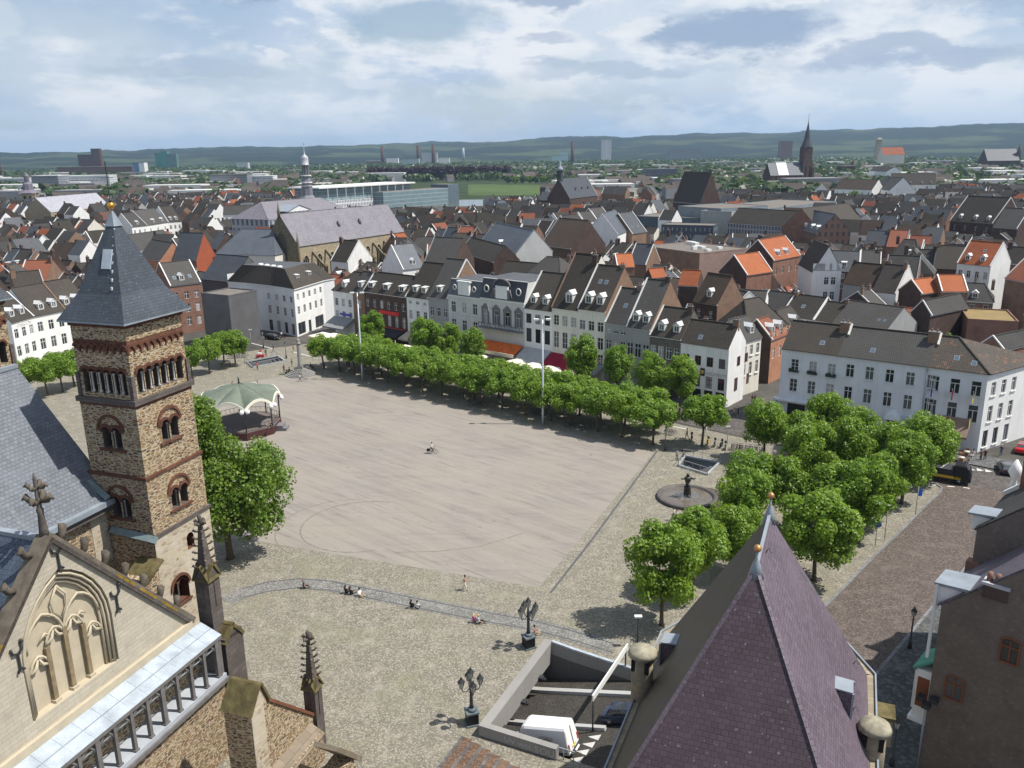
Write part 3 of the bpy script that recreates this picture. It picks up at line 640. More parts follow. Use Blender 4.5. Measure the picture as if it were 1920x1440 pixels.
def note(root, zlo, zhi, pts=None):
 w = [c for c in root.children if c.name.startswith('wall')][0].data.vertices; M_ = Matrix.Translation(root.location) @ Matrix.Rotation(root.rotation_euler.z, 4, 'Z'); q = [M_ @ v.co for v in w]; pj = [(proj(v), v.z) for v in q if v.z > zlo]; lo = [proj((v.x, v.y, zlo)) for v in q]
 AUTH.append((min(p[0][0] for p in pj), max(p[0][0] for p in pj), min(p[0][1] for p in pj), min(p[1] for p in sorted(lo, key=lambda p: p[2])[:2]), min(p[2] for p in lo)))
def hidden_by(pts, dist):
 xs, ys = [p[0] for p in pts], [p[1] for p in pts]
 for x0, x1, y0, y1, d in AUTH:
  if dist < d - 1 and max(xs) > x0 + 1 and min(xs) < x1 - 1 and min(ys) < y1 - 1: return True
 return False
def ridge_depth(A, B, ze, rp, k):
 A = Vector((A[0], A[1], 0)); B = Vector((B[0], B[1], 0)); u = (B - A).normalized(); nb = Vector((-u.y, u.x, 0))
 def f(hd):
  p = proj(A + nb * hd + Vector((0, 0, ze + k * hd))); q = proj(B + nb * hd + Vector((0, 0, ze + k * hd)))
  t = (rp[0] - p[0]) / (q[0] - p[0]) if abs(q[0] - p[0]) > .01 else .5
  t = max(-.5, min(1.5, t)); return p[1] + t * (q[1] - p[1]) - rp[1]
 return bis(f, .3, 16)
def hs(label, a, b, rp, roof, wall, ze=10.0, k=1.0, dep=None, line=None, **kw):
 """a house from its eave corners in the photograph, a point of its ridge and a known eave height (or the street line it stands on)"""
 if line:
  L0, L1 = line; d = (Vector(L1) - Vector(L0)).normalized(); n = Vector((-d.y, d.x))
  za = bis(lambda z: (P(*a, z).xy - Vector(L0)).dot(n), 0, 40); zb = bis(lambda z: (P(*b, z).xy - Vector(L0)).dot(n), 0, 40)
  A, B = P(*a, za), P(*b, zb); ze = (za + zb) / 2
 else: A, B = P(*a, ze), P(*b, ze)
 hd = ridge_depth(A, B, ze, rp, k) if isinstance(rp, tuple) else rp / 2
 return house(label, A, B, ze, ze + k * hd, dep or 2 * hd, roof, wall, yr=hd, **kw)
# ---------------------------------------------------------------- east side of the square: the row of cafe houses
RC = P(1362, 765).xy; RL = P(620, 622).xy; LINE = (RL, RC); UR = (RC - RL).normalized(); NR = Vector((-UR.y, UR.x))
GR = 'houses in the cafe row'
def rw(*a, **k): k.setdefault('group', GR); return hs(*a, line=LINE, **k)
BLUES = STONEG()
rw('white hipped corner house with a grey awning at the far end of the cafe row', (624, 544), (661, 547), (660, 509), TILE(), WHITE(), k=.95, hip=(3.4, 0), rows=((7.4, 1.9), (3.9, 2.2)), win=(1.15, 1), style='six', dorm=(.45,), chim=((.95, .5, .8),), mrev=BLUES)
rw('narrow brown brick house between the white corner house and the black brick one', (661, 546), (682, 545), (690, 510), TILE_G(), BRICK_B(), k=1.05, rows=((7.6, 2.0, 1), (3.9, 2.2, 1)), win=(1.5, 1), dorm=(.5,), dtype='flat', verge='rw', chim=((.8, .5, .9),))
r3 = rw('black brick house with red sign bands and three flat dormers', (682, 545), (762, 555), (740, 514), TILE(), BRICK_D(), k=.95, rows=((8.4, 1.9, 6), (4.3, 2.6, 6)), win=(1.15, 1), style='cross', dorm=(.12, .48, .84), dtype='flat', dsize=(1.7, 1.4), verge='rw', chim=((.02, .5, .9), (.97, .5, .9)))
rw('tall white house with a steep tiled roof and tiny attic windows', (762, 555), (803, 558), (812, 493), TILE(), WHITE(), k=1.15, rows=((10.6, .8), (7.0, 2.1), (3.7, 2.4)), win=(1.1, 1), dorm=(.3, .7), dtype='flat', verge='rw', side=CREAM())
rw('grey fronted house with a bare brown brick gable facing the square', (803, 558), (840, 555), (865, 487), TILE_G(), GREYW(), k=1.2, rows=((8.6, 2.0), (4.8, 2.2)), win=(1.1, 1), dorm=(.45,), dtype='flat', side=BRICK_B(), verge='rw', mrev=GREYW())
r6 = rw('pale house with a blue slate mansard and two round attic windows', (840, 553), (900, 557), 12.0, SLATE(), PALEG(), k=.55, kind='mansard', rows=((10.2, 2.4), (6.2, 2.4), (3.6, 1.9)), win=(1.3, 1), sill=WHITE(), trimband=True)
r7 = rw('ornate grey cafe palace with a black mansard, a scrolled pediment and an orange sign band', (900, 559), (983, 565), 13.0, SLATE_D(), PALEG(), k=.62, kind='mansard', rows=((8.8, 3.0, 4),), win=(1.35, 1), style='tee', mrev=BLUES)
rw('white house with two gabled white dormers beside the ornate cafe', (983, 578), (1035, 579), (1040, 512), TILE(), WHITE(), k=1.1, rows=((10.2, 2.0), (6.2, 2.9)), win=(1.35, 1), dorm=(.25, .68), verge='lw', mrev=BLUES, frame=BLACK(), chim=((.97, .5, .5),))
rw('cream house under the tallest roof of the cafe row', (1035, 577), (1084, 577), (1110, 478), TILE(), CREAM(), k=1.22, rows=((10.6, 2.1), (5.9, 3.4)), win=(1.3, 1), style='six', dorm=(.58,), dsize=(1.7, 1.9), chim=((.9, .42, .3),), verge='lb')
rw('cream house with a bare brown brick gable and a pair of skylights', (1084, 578), (1135, 581), (1150, 499), TILE(), CREAM(), k=1.15, rows=((10.5, 1.9), (6.9, 2.4), (3.7, 2.2)), win=(1.3, 1), dorm=(.3, .72), dsize=(1.5, 1.7), side=BRICK_B(), verge='lw', sky=((.38, .62), (.6, .62)), chim=((.95, .5, .5),), mrev=BLUES)
rw('low grey house with a plain dark roof and one small roof light', (1135, 603), (1175, 607), (1190, 542), TILE_G(), GREYW(), k=1.1, rows=((10.6, .8), (7.3, 1.9)), win=(1.1, 1), sky=((.6, .5),), verge='lw', chim=((.9, .5, .9),))
rw('grey house with two white dormers and a brown gable behind', (1175, 609), (1219, 618), (1255, 527), TILE_G(), GREYW(), k=1.15, rows=((6.6, 2.7),), win=(1.3, 1), dorm=(.3, .72), side=BRICK_B(), verge='lw', chim=((.95, .5, .9),))
rw('dark stone house with two gabled dormers next to the white end house', (1219, 624), (1277, 637), (1272, 578), TILE(), mat('grey brown stone', m_ashlar, (.17, .155, .135)), k=1.0, rows=((7.2, 2.3, 4), (3.6, 2.6, 4)), win=(1.15, 1), dorm=(.3, .78), chim=((.96, .45, .8),), verge='lw', mrev=WHITE())
rw('white end house of the cafe row with red window frames and a bright gable', (1277, 637), (1367, 655), (1345, 605), TILE(), WHITE(), k=1.0, rows=((7.0, 1.8, 4), (3.0, 2.2, 4)), win=(1.25, 1), frame=mat('oxblood paint', m_flat, (.14, .025, .03), .5), sky=((.36, .28),), side=WHITE(),
   sidewin=(('r', 4.2, 7.0, 1.15, 1.7), ('r', 7.4, 7.0, 1.15, 1.7), ('r', 3.6, 2.4, 1.2, 2.4), ('r', 8.6, 2.6, 1.0, 2.0)), chim=((.985, .5, 1.0),), dropn=None)
# ornament of the two mansard houses
def oculus(parent, x, z, y, r=.45):
 a = MB(); a.tube([(x + r * math.cos(t), y, z + 1.2 * r * math.sin(t)) for t in [i * math.pi / 7 for i in range(14)]], .14, TRIM(), 6, closed=True)
 a.faces([(x + r * .9 * math.cos(t), y + .02, z + 1.1 * r * math.sin(t)) for t in [i * math.pi / 7 for i in range(14)]], [tuple(range(14))], GLASS()); a.build('round_window', parent)
def dims(root):
 w = [c for c in root.children if c.name.startswith('wall')][0]; return max(v.co.x for v in w.data.vertices), max(v.co.z for v in w.data.vertices)
W7, Z7 = dims(r7); W6, Z6 = dims(r6)
for x in (.14, .86): oculus(r7, W7 * x, Z7 + 2.0, .25, .6)
for x in (.2, .8): oculus(r6, W6 * x, Z6 + 1.7, .25)
b = MB(); b.box(W6 * .33, W6 * .67, -.1, .5, Z6 + .2, Z6 + 3.0, WHITE()); b.box(W6 * .30, W6 * .7, -.2, .6, Z6 + 3.0, Z6 + 3.3, TRIM()); b.build('attic_panel', r6)
b = MB(); x = W7 / 2; b.box(x - 1.6, x + 1.6, -.15, .5, Z7 + .2, Z7 + 2.9, WHITE()); b.box(x - 2.2, x - 1.6, -.1, .4, Z7 + .2, Z7 + 2.2, STONEG()); b.box(x + 1.6, x + 2.2, -.1, .4, Z7 + .2, Z7 + 2.2, STONEG())
arc = [(x + 2.3 * math.cos(t), .1, Z7 + 2.9 + 1.5 * math.sin(t)) for t in [math.pi * i / 12 for i in range(13)]]; b.tube(arc, .2, STONEG(), 6)
b.faces([(p[0], .2, p[2]) for p in arc], [tuple(range(13))[::-1]], SLATE_D())
for s in (-1, 1): b.tube([(x + s * (2.2 + .9 * t), .1, Z7 + .4 + 1.8 * (1 - t) ** 2) for t in (0, .25, .5, .75, 1)], .18, STONEG(), 6)
b.build('pediment', r7)
for i in range(4):
 cx = W7 * (i + .5) / 4; b = MB(); b.slab(((cx - 1.05, -.3, 12.3), (cx + 1.05, -.3, 12.3), (cx, -.3, 13.2)), .3, STONEG()); b.box(cx - 1.05, cx - .72, -.18, -.004, 8.6, 12.2, STONEG()); b.box(cx + .72, cx + 1.05, -.18, -.004, 8.6, 12.2, STONEG()); b.box(cx - 1.05, cx + 1.05, -.3, -.004, 11.95, 12.28, STONEG()); b.build('window_surround', r7)
b = MB(); b.box(.3, W7 - .3, -1.3, -.004, 7.9, 8.1, STONEG())
for i in range(15): b.bar((.5 + i * (W7 - 1) / 14, -1.2, 8.1), (.5 + i * (W7 - 1) / 14, -1.2, 9.0), .1, .1, STONEG())
b.box(.3, W7 - .3, -1.28, -1.12, 9.0, 9.15, STONEG()); b.build('balcony', r7)
b = MB(); b.bar((W7 * .38, -1.2, 8.3), (W7 * .36, -2.6, 13.4), .08, .08, TRIM()); b.build('flagpole', r7)
b = MB(); b.slab(((.2, -3.6, 3.7), (W7 - .2, -3.6, 3.7), (W7 - .2, -.4, 5.2), (.2, -.4, 5.2)), .2, mat('orange awning', m_plain, (.75, .16, .03), .7, .2, .3, 1.2)); b.box(.2, W7 - .2, -3.75, -3.6, 3.1, 3.8, mat('pale awning trim', m_flat, (.7, .62, .5), .7)); b.build('awning', r7)
b = MB(); W3, Z3 = dims(r3); red = mat('red sign', m_flat, (.55, .02, .03), .5)
b.box(W3 * .36, W3 * .82, -.25, -.004, 7.15, 8.0, red); b.build('sign_band', r3); b = MB(); b.box(W3 * .2, W3 * .95, -.2, -.004, 3.5, 4.0, red); b.build('sign_band', r3)
def text(body, parent, loc, size, m, rot=(R(90), 0, 0), name='lettering', ext=.02, align='CENTER', sx=1.0):
 cu = bpy.data.curves.new(name, 'FONT'); cu.body = body; cu.size = size; cu.extrude = ext; cu.align_x = align; cu.align_y = 'CENTER'; cu.resolution_u = 2
 t = bpy.data.objects.new(name, cu); COL.objects.link(t); dg = bpy.context.evaluated_depsgraph_get(); me = bpy.data.meshes.new_from_object(t.evaluated_get(dg)); bpy.data.objects.remove(t); me.materials.clear(); me.materials.append(m)
 o = ob(name, me, parent); o.location = loc; o.rotation_euler = rot; o.scale = (sx, 1, 1); return o
# ---------------------------------------------------------------- white hotel block on the right (three stepped fronts) and curved white house on the left
H0 = RC + UR * 9.8; HC = P(1832, 848).xy
hz = bis(lambda z: (P(1467, 650, z).xy - RC).dot(NR), 0, 40)
HL = P(1467, 650, hz).xy; UH = (HC - HL).normalized(); HW = (HC - HL).length
zc = height_over((HC.x, HC.y), 699); zh = (hz + zc) / 2
A = Vector((HL.x, HL.y)); hd = ridge_depth(A, HC, zh, (1640, 616), .85)
W_SHADE = mat('shade tinted white stucco', m_stucco, (.72, .74, .77), .3)  # bluish shade of the front put into its colour; sunny flank stays white
hot = thing('corner_building', 'long white three storey corner block with a patched tile roof and a brown awning', 'building', (A.x, A.y, 0), math.atan2(UH.y, UH.x))
Dp = 2 * hd; nb = Vector((-UH.y, UH.x)); c = A + UH * HW / 2 + nb * hd; foot(c, UH, HW / 2 + 1, hd + 1)
a = MB(); wins = []
for i in range(3): wins += [(HW * (.075 + i * .098), zh - 3.7, 1.25, 1.9, 'six'), (HW * (.075 + i * .098), zh - 7.4, 1.25, 2.2, 'six')]
for i in range(5): wins += [(HW * (.365 + i * .098), zh - 3.6, 1.25, 2.1, 'cross'), (HW * (.365 + i * .098), zh - 7.5, 1.25, 2.3, 'cross')]
for i in range(3): wins += [(HW * (.815 + (i - .48) * .093), zh - 3.9, 1.35, 2.3, 'tee'), (HW * (.815 + (i - .48) * .093), zh - 8.0, 1.35, 2.7, 'tee')]
doors = [(HW * .60, 0.0, 2.0, 3.0), (HW * .10, 0, 3.2, 3.0), (HW * .83, 0, 3.6, 2.8)]
holed(a, HW, -1, zh, [(x - w / 2, x + w / 2, z, z + h) for x, z, w, h, s in wins] + [(x - w / 2, x + w / 2, z, z + h) for x, z, w, h in doors], W_SHADE, 0, .22)
# right flank
E = P(1922, 682, zc).xy; fl = (E - HC); FL = fl.length * 1.0; fu = fl.normalized(); al = math.atan2(fu.y, fu.x) - math.atan2(UH.y, UH.x)
q = MB(); fw = [(FL * t, z, 1.2, h) for t in (.20, .48, .76) for z, h in ((zh - 3.9, 2.1), (zh - 8.0, 2.5))]; fd = [(FL * t, .6, 1.3, 2.6) for t in (.16, .44, .74)]
holed(q, FL + 6, -1, zh, [(x - w / 2, x + w / 2, z, z + h) for x, z, w, h in fw + fd], WHITE(), 0, .22)
ca, sa = math.cos(al), math.sin(al)
q.v = [(HW + v[0] * ca - v[1] * sa, v[0] * sa + v[1] * ca, v[2]) for v in q.v]; a.faces(q.v, q.f, WHITE())
a.poly(((0, Dp, -1), (0, 0, -1), (0, 0, zh), (0, hd, zh + .85 * hd), (0, Dp, zh)), W_SHADE); e2 = (HW + (FL + 6) * ca, (FL + 6) * sa)
a.poly(((e2[0], e2[1], -1), (0, Dp, -1), (0, Dp, zh), (e2[0], e2[1], zh)), W_SHADE)
a.box(-.02, HW + .1, -.22, -.003, zh - .45, zh - .1, TRIM()); a.build('wall', hot)
for x, z, w, h, s in wins: put_window(hot, x, z, .13, w, h, s, None, GLASS() if s != 'six' else None, W_SHADE)
for x, z, w, h in fw: o = put_window(hot, HW + x * ca - .13 * sa, z, x * sa + .13 * ca, w, h, 'cross', None, GLASS(), WHITE(), al)
for x, z, w, h in fd: o = put_window(hot, HW + x * ca - .13 * sa, z, x * sa + .13 * ca, w, h, 'pair', STONEG(), GLASS(), WHITE(), al)
for x, z, w, h in doors: dd = MB(); dd.box(x - w / 2, x + w / 2, .14, .2, z, z + h, BLACK()); dd.box(x - w / 2, x - w / 2 + .12, .08, .139, z, z + h, TRIM()); dd.box(x + w / 2 - .12, x + w / 2, .08, .139, z, z + h, TRIM()); dd.build('door', hot)
rb = MB(); zr = zh + .85 * hd; o = .4; e = zh - o * .85 + .12; r_end = HW - 5.0; t_ = TILE_P(); xs_ = [(-0.0, HW * .30, TILE()), (HW * .30, HW * .735, TILE_G()), (HW * .735, None, t_)]
rb.slab(((0, -o, e), (HW * .30, -o, e), (HW * .30, hd, zr), (0, hd, zr)), .16, TILE()); rb.slab(((HW * .30, -o, e), (HW * .735, -o, e), (HW * .735, hd, zr), (HW * .30, hd, zr)), .16, TILE_G())
rb.slab(((HW * .735, -o, e), (HW + o * .8, -o, e), (r_end, hd, zr), (HW * .735, hd, zr)), .16, t_)
ex, ey = HW + (FL + 6) * ca + .3, (FL + 6) * sa; rb.slab(((HW + o * .8, -o, e), (ex, ey, e), (r_end, hd, zr)), .16, t_); rb.slab(((ex, ey, e), (0, Dp + o, e), (0, hd, zr), (r_end, hd, zr)), .16, TILE())
rb.bar((0, hd, zr + .05), (r_end, hd, zr + .05), .3, .16, TILE()); rb.bar((HW + o * .8, -o, e + .06), (r_end, hd, zr + .06), .26, .14, TILE()); rb.build('roof', hot)
for x in (.30, .735): chimney(hot, HW * x - .3, hd - .8, zr - 2.2, zr + .7, 1.5, 1.0, BRICK_B(), 2); b = MB(); b.bar((HW * x + .55, hd - 1.7, zr - .85 * 1.7 + .3), (HW * x + .55, hd - .1, zr + .4), .3, .3, TRIM()); b.build('flashing', hot)
for x, y in ((.20, .3), (.46, .25), (.85, .32), (.93, .22)): skylight(hot, HW * x, y * hd, zh, .85, .75, .9)
b = MB(); b.tube([(HW * .733, -.12, 0), (HW * .733, -.12, zh - .2)], .09, LEAD(), 8); b.build('downpipe', hot)
for i in range(3): b = MB(); x = HW * (.075 + i * .098); b.box(x - .8, x + .8, -.5, -.13, zh - 3.95, zh - 3.6, IRON()); [b.ball((x + rnd.uniform(-.7, .7), -.35, zh - 3.5), .17, mat('window box plants', m_plain, (.03, .06, .02), .8), 6) for _ in range(7)]; b.build('flower_box', hot)
BRN = mat('brown awning', m_plain, (.26, .185, .14), .8, .2, .15, 1.0)
b = MB(); b.slab(((HW * .745, -2.6, 2.8), (HW * .955, -2.6, 2.8), (HW * .955, -.1, 5.0), (HW * .745, -.1, 5.0)), .08, BRN); b.box(HW * .745, HW * .955, -2.62, -2.55, 2.45, 2.8, BRN); b.build('awning', hot)
b = MB(); b.box(-.6, HW * .24, -1.2, -.004, 3.5, 3.8, W_SHADE); b.bar((-.3, -.9, 2.2), (-.3, -.9, 3.5), .3, .3, W_SHADE); b.build('canopy', hot)
for x0, x1, nm in ((.56, .64, 'door_hood'), (.66, .76, 'window_hood')):
 b = MB(); n_ = 9; V = []; F = []
 for i in range(n_):
  t = math.pi * i / (n_ - 1)
  for j in range(5): s_ = math.pi / 2 * j / 4; V.append((HW * (x0 + x1) / 2 - math.cos(t) * HW * (x1 - x0) / 2, -math.sin(s_) * 1.3, 3.2 + 1.4 * math.sin(t) * math.cos(s_) ** .6))
 for i in range(n_ - 1):
  for j in range(4): F.append((i * 5 + j, i * 5 + j + 1, i * 5 + j + 6, i * 5 + j + 5))
 b.faces(V, F, W_SHADE, True); b.build(nm, hot)
for i, cmat in enumerate(((.05, .08, .35), (.5, .03, .05), (.6, .45, .05))):
 for zz in (zh - 4.0, zh - 8.1):
  x = HW * (.815 + (i - .48) * .093); b = MB(); b.bar((x, -.1, zz), (x - .1, -1.5, zz + 1.2), .05, .05, TRIM()); mm = mat('flag cloth %d' % i, m_flat, cmat, .8)
  b.poly(((x - .02, -.5, zz + .35), (x - .1, -1.4, zz + 1.1), (x - .1, -1.35, zz - .6), (x - .02, -.6, zz - .9)), mm); b.build('flag', hot)
# curved white corner building beyond the square
cw = [P(*q_).xy for q_ in ((436, 612), (500, 628), (558, 632))]; ce = P(612, 610).xy
cw0, cw2 = cw[0], cw[2]; zcw = 12.3; MW = WHITE2()
cur = thing('curved_building', 'white four storey building with a concave front facing the square', 'building', (cw0.x, cw0.y, 0))
base = Vector((cw0.x, cw0.y, 0)); mid = (cw0 + cw2) / 2; inn = (cw2 - cw0).normalized(); inn = Vector((-inn.y, inn.x)); mid = mid + inn * 2.6
pts = []
for i in range(9):
 t = i / 8; p = cw0 * ((1 - t) ** 2) + mid * (2 * t * (1 - t)) + cw2 * (t * t); pts.append(p - cw0)
back = [(ce - cw0), (ce - cw0) + inn * 4, (pts[0] + inn * 14)]
a = MB(); full = pts + back
holes_x = {1: (.5,), 2: (.35, ), 3: (), 4: (.5,), 5: (.5,), 6: (.5,), 7: (.5,)}
wpos = []
def seg(p, q, m, hl):
 d = q - p; W = d.length; u = d.normalized(); t = MB(); holed(t, W, -1, zcw, hl, m, 0, .2)
 v2 = [(p.x + v[0] * u.x - v[1] * u.y, p.y + v[0] * u.y + v[1] * u.x, v[2]) for v in t.v]; a.faces(v2, t.f, m)
 for x0, x1, z0, z1 in hl:
  xc = (x0 + x1) / 2; wpos.append((p.x + xc * u.x - .12 * u.y, p.y + xc * u.y + .12 * u.x, z0, x1 - x0, z1 - z0, math.atan2(u.y, u.x)))
for i in range(8):
 W = (pts[i + 1] - pts[i]).length; hl = []
 if i in (1, 2, 4, 5, 6, 7): hl = [(W / 2 - .62, W / 2 + .62, 8.6, 10.2), (W / 2 - .62, W / 2 + .62, 4.9, 7.0), (W / 2 - .75, W / 2 + .75, .3, 3.2)]
 if i in (1, 2): hl = [(W / 2 - .5, W / 2 + .5, 8.7, 10.2)] + hl[2:] + ([(W / 2 - .5, W / 2 + .5, 4.9, 7.0)] if i == 2 else [])
 seg(pts[i], pts[i + 1], MW, hl)
d = ce - cw0 - pts[-1]; W = d.length
seg(pts[-1], ce - cw0, WHITE(), [(W * (j + .6) / 5.2 - .55, W * (j + .6) / 5.2 + .55, z, z + h) for j in range(5) for z, h in ((9.2, 1.6), (5.6, 2.0))] + [(.8, 4.4, .3, 3.4), (6.0, 7.4, 0, 3.2), (9.6, W - 1.2, .3, 3.4)])
for i in range(len(back) - 1): p, q_ = back[i], back[i + 1]; a.poly(((p.x, p.y, -1), (q_.x, q_.y, -1), (q_.x, q_.y, zcw), (p.x, p.y, zcw)), MW)
p, q_ = back[-1], pts[0]; a.poly(((p.x, p.y, -1), (q_.x, q_.y, -1), (q_.x, q_.y, zcw + 2), (p.x, p.y, zcw + 2)), MW)
a.build('wall', cur)
for x, y, z, w, h, r_ in wpos: put_window(cur, x, y * 0 + z, y, w, h, 'six' if h < 2.6 else 'pair', None if h < 2.6 else STONEG(), None, None, r_)
# its roof: slopes inward to a flat with roof lights
rb = MB(); top = []; zt = zcw + 4.6; N_ = len(full)
cen = Vector((0, 0))
for p in full: cen += p / N_
outer = [p + (p - cen).normalized() * .35 for p in full]; inner = [p + (cen - p).normalized() * min(5.0, (cen - p).length * .52) for p in full]
for i in range(N_):
 j = (i + 1) % N_; rb.poly(((outer[i].x, outer[i].y, zcw), (outer[j].x, outer[j].y, zcw), (inner[j].x, inner[j].y, zt), (inner[i].x, inner[i].y, zt)), TILE())
 rb.poly(((outer[i].x, outer[i].y, zcw - .25), (outer[j].x, outer[j].y, zcw - .25), (outer[j].x, outer[j].y, zcw), (outer[i].x, outer[i].y, zcw)), TRIM())
rb.poly([(p.x, p.y, zt) for p in inner], mat('dark bitumen', m_plain, (.09, .095, .105), .8)); rb.build('roof', cur)
for i in range(4): b = MB(); t = inner[2] * (1 - i / 4) + inner[8] * (i / 4) + Vector((0, 1.6)); b.ball((t.x, t.y, zt + .05), .8, TRIM(), 10, .5); b.build('roof_light', cur)
for i in (2, 4.6):
 i0 = int(i); p = pts[i0]; u = (pts[i0 + 1] - p).normalized(); k_ = 4.6 / 5.0; s_ = MB(); tmp = thing('x', 'x', 'x'); d_ = dormer(tmp, 0, 1.4, zcw, k_, 1.2, 1.4, 'flat'); LABELS.discard('x'); d_.parent = cur; d_.location = (p.x, p.y, 0); d_.rotation_euler = (0, 0, math.atan2(u.y, u.x)); bpy.data.objects.remove(tmp)
u = (ce - cw0 - pts[-1]).normalized()
for t in (.35, .75):
 p = pts[-1].lerp(ce - cw0, t); tmp = thing('x', 'x', 'x'); d_ = dormer(tmp, 0, 1.6, zcw, 4.6 / 5, 1.2, 1.4, 'flat'); LABELS.discard('x'); d_.parent = cur; d_.location = (p.x, p.y, 0); d_.rotation_euler = (0, 0, math.atan2(u.y, u.x)); bpy.data.objects.remove(tmp)
cc = base.xy + cen; foot(cc, inn, 9, 13)
# ---------------------------------------------------------------- the basilica on the left
EZ = 33.0                                        # eaves of its tower
TC = P(232, 608, EZ).xy; E1 = (P(353, 577, EZ).xy - TC); TW1 = E1.length; E1.normalize(); E2 = Vector((-E1.y, E1.x)); TW2 = TW1 * .88
BRZ = math.atan2(E1.y, E1.x)                     # local x runs along the sunlit side, local y goes back and left
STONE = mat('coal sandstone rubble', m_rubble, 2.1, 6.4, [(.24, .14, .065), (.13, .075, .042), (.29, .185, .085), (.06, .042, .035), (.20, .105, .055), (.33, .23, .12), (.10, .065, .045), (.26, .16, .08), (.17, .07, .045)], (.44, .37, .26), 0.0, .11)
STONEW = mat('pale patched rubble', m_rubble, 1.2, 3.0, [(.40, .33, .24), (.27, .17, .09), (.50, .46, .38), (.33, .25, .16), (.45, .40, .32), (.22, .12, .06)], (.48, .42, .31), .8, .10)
REDST = mat('red sandstone', m_ashlar, (.16, .075, .05), .6, .3, .6)
GREYST = mat('grey brown ashlar', m_ashlar, (.135, .115, .105), .75, .42, .45, .2)
MARL = mat('cream marlstone', m_ashlar, (.53, .48, .385), .9, .30, .72, .06)
MARLS = mat('smooth marlstone', m_plain, (.50, .44, .33), .9, .1, .14, .8)
MOSSY = mat('mossy coping stone', m_plain, (.15, .125, .06), .9, .1, .5, 1.6)
ZINC = mat('bright zinc sheet', m_plain, (.40, .455, .51), .4, .4, .28, .9)
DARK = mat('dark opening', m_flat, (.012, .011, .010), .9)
GOLD = mat('gilded ball', m_flat, (.80, .42, .07), .28, .5, .9)
def bl(px, py, d): q = on_plane(px, py, (TC.x - E2.x * d, TC.y - E2.y * d, 0), Vector((E2.x, E2.y, 0))); r = Vector((q.x, q.y)) - TC; return (r.dot(E1), -d, q.z)
def arc_pts(cx, z, r, n=8, pointed=0.0):
 if not pointed: return [(cx + r * math.cos(math.pi * i / n), z + r * math.sin(math.pi * i / n)) for i in range(n + 1)]
 R_ = r * (1 + pointed); a0 = math.acos((R_ - r) / R_); o = []
 for i in range(n // 2 + 1): t = a0 * i / (n // 2); o.append((cx + r - R_ + R_ * math.cos(t), z + R_ * math.sin(t)))
 for i in range(n // 2, -1, -1)[1:] if False else [n // 2 - 1 - j for j in range(n // 2)]: t = a0 * i / (n // 2); o.append((cx - r + R_ - R_ * math.cos(t), z + R_ * math.sin(t)))
 return o
def arch_wall(mb, X0, X1, z0, z1, arches, m, y, face, rev, mrev, dark=True, pointed=0.0):
 """a wall with round-headed openings, in the plane y (face along x) or x (face along y); each: (centre, sill, spring, radius)"""
 def pt(a, z, d=0.0): return (a, y + d, z) if face == 'x' else (y + d, a, z)
 arches = sorted(arches); cuts = [X0]
 for c, s, sp, r in arches: cuts += [c - r, c + r]
 cuts.append(X1)
 for i in range(0, len(cuts), 2):
  if cuts[i + 1] - cuts[i] > .001: mb.poly([pt(cuts[i], z0), pt(cuts[i + 1], z0), pt(cuts[i + 1], z1), pt(cuts[i], z1)], m)
 for c, s, sp, r in arches:
  ap = arc_pts(c, sp, r, 8, pointed); mb.poly([pt(c - r, z0), pt(c + r, z0), pt(c + r, s), pt(c - r, s)], m)
  k = len(ap); top = [(c + r - 2 * r * i / (k - 1), z1) for i in range(k)]
  for i in range(k - 1): mb.poly([pt(*ap[i]), pt(*top[i]), pt(*top[i + 1]), pt(*ap[i + 1])], m)
  ol = [(c + r, s)] + ap + [(c - r, s)]
  for i in range(len(ol)): a, b = ol[i], ol[(i + 1) % len(ol)]; mb.poly([pt(*a), pt(*b), pt(b[0], b[1], rev), pt(a[0], a[1], rev)], mrev)
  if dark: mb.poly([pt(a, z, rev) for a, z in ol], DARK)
def arch_ring(mb, c, z, r, w, y, face, m, proud=.06, n=10):
 P_ = arc_pts(c, z, r + w / 2, n)
 pts = [(a, y, q) if face == 'x' else (y, a, q) for a, q in P_]
 for p, q in zip(pts, pts[1:]): mb.bar(p, q, w, w, m, (0, 1, 0) if face == 'x' else (1, 0, 0))
SETB = .28                                        # lower stages stand out a little
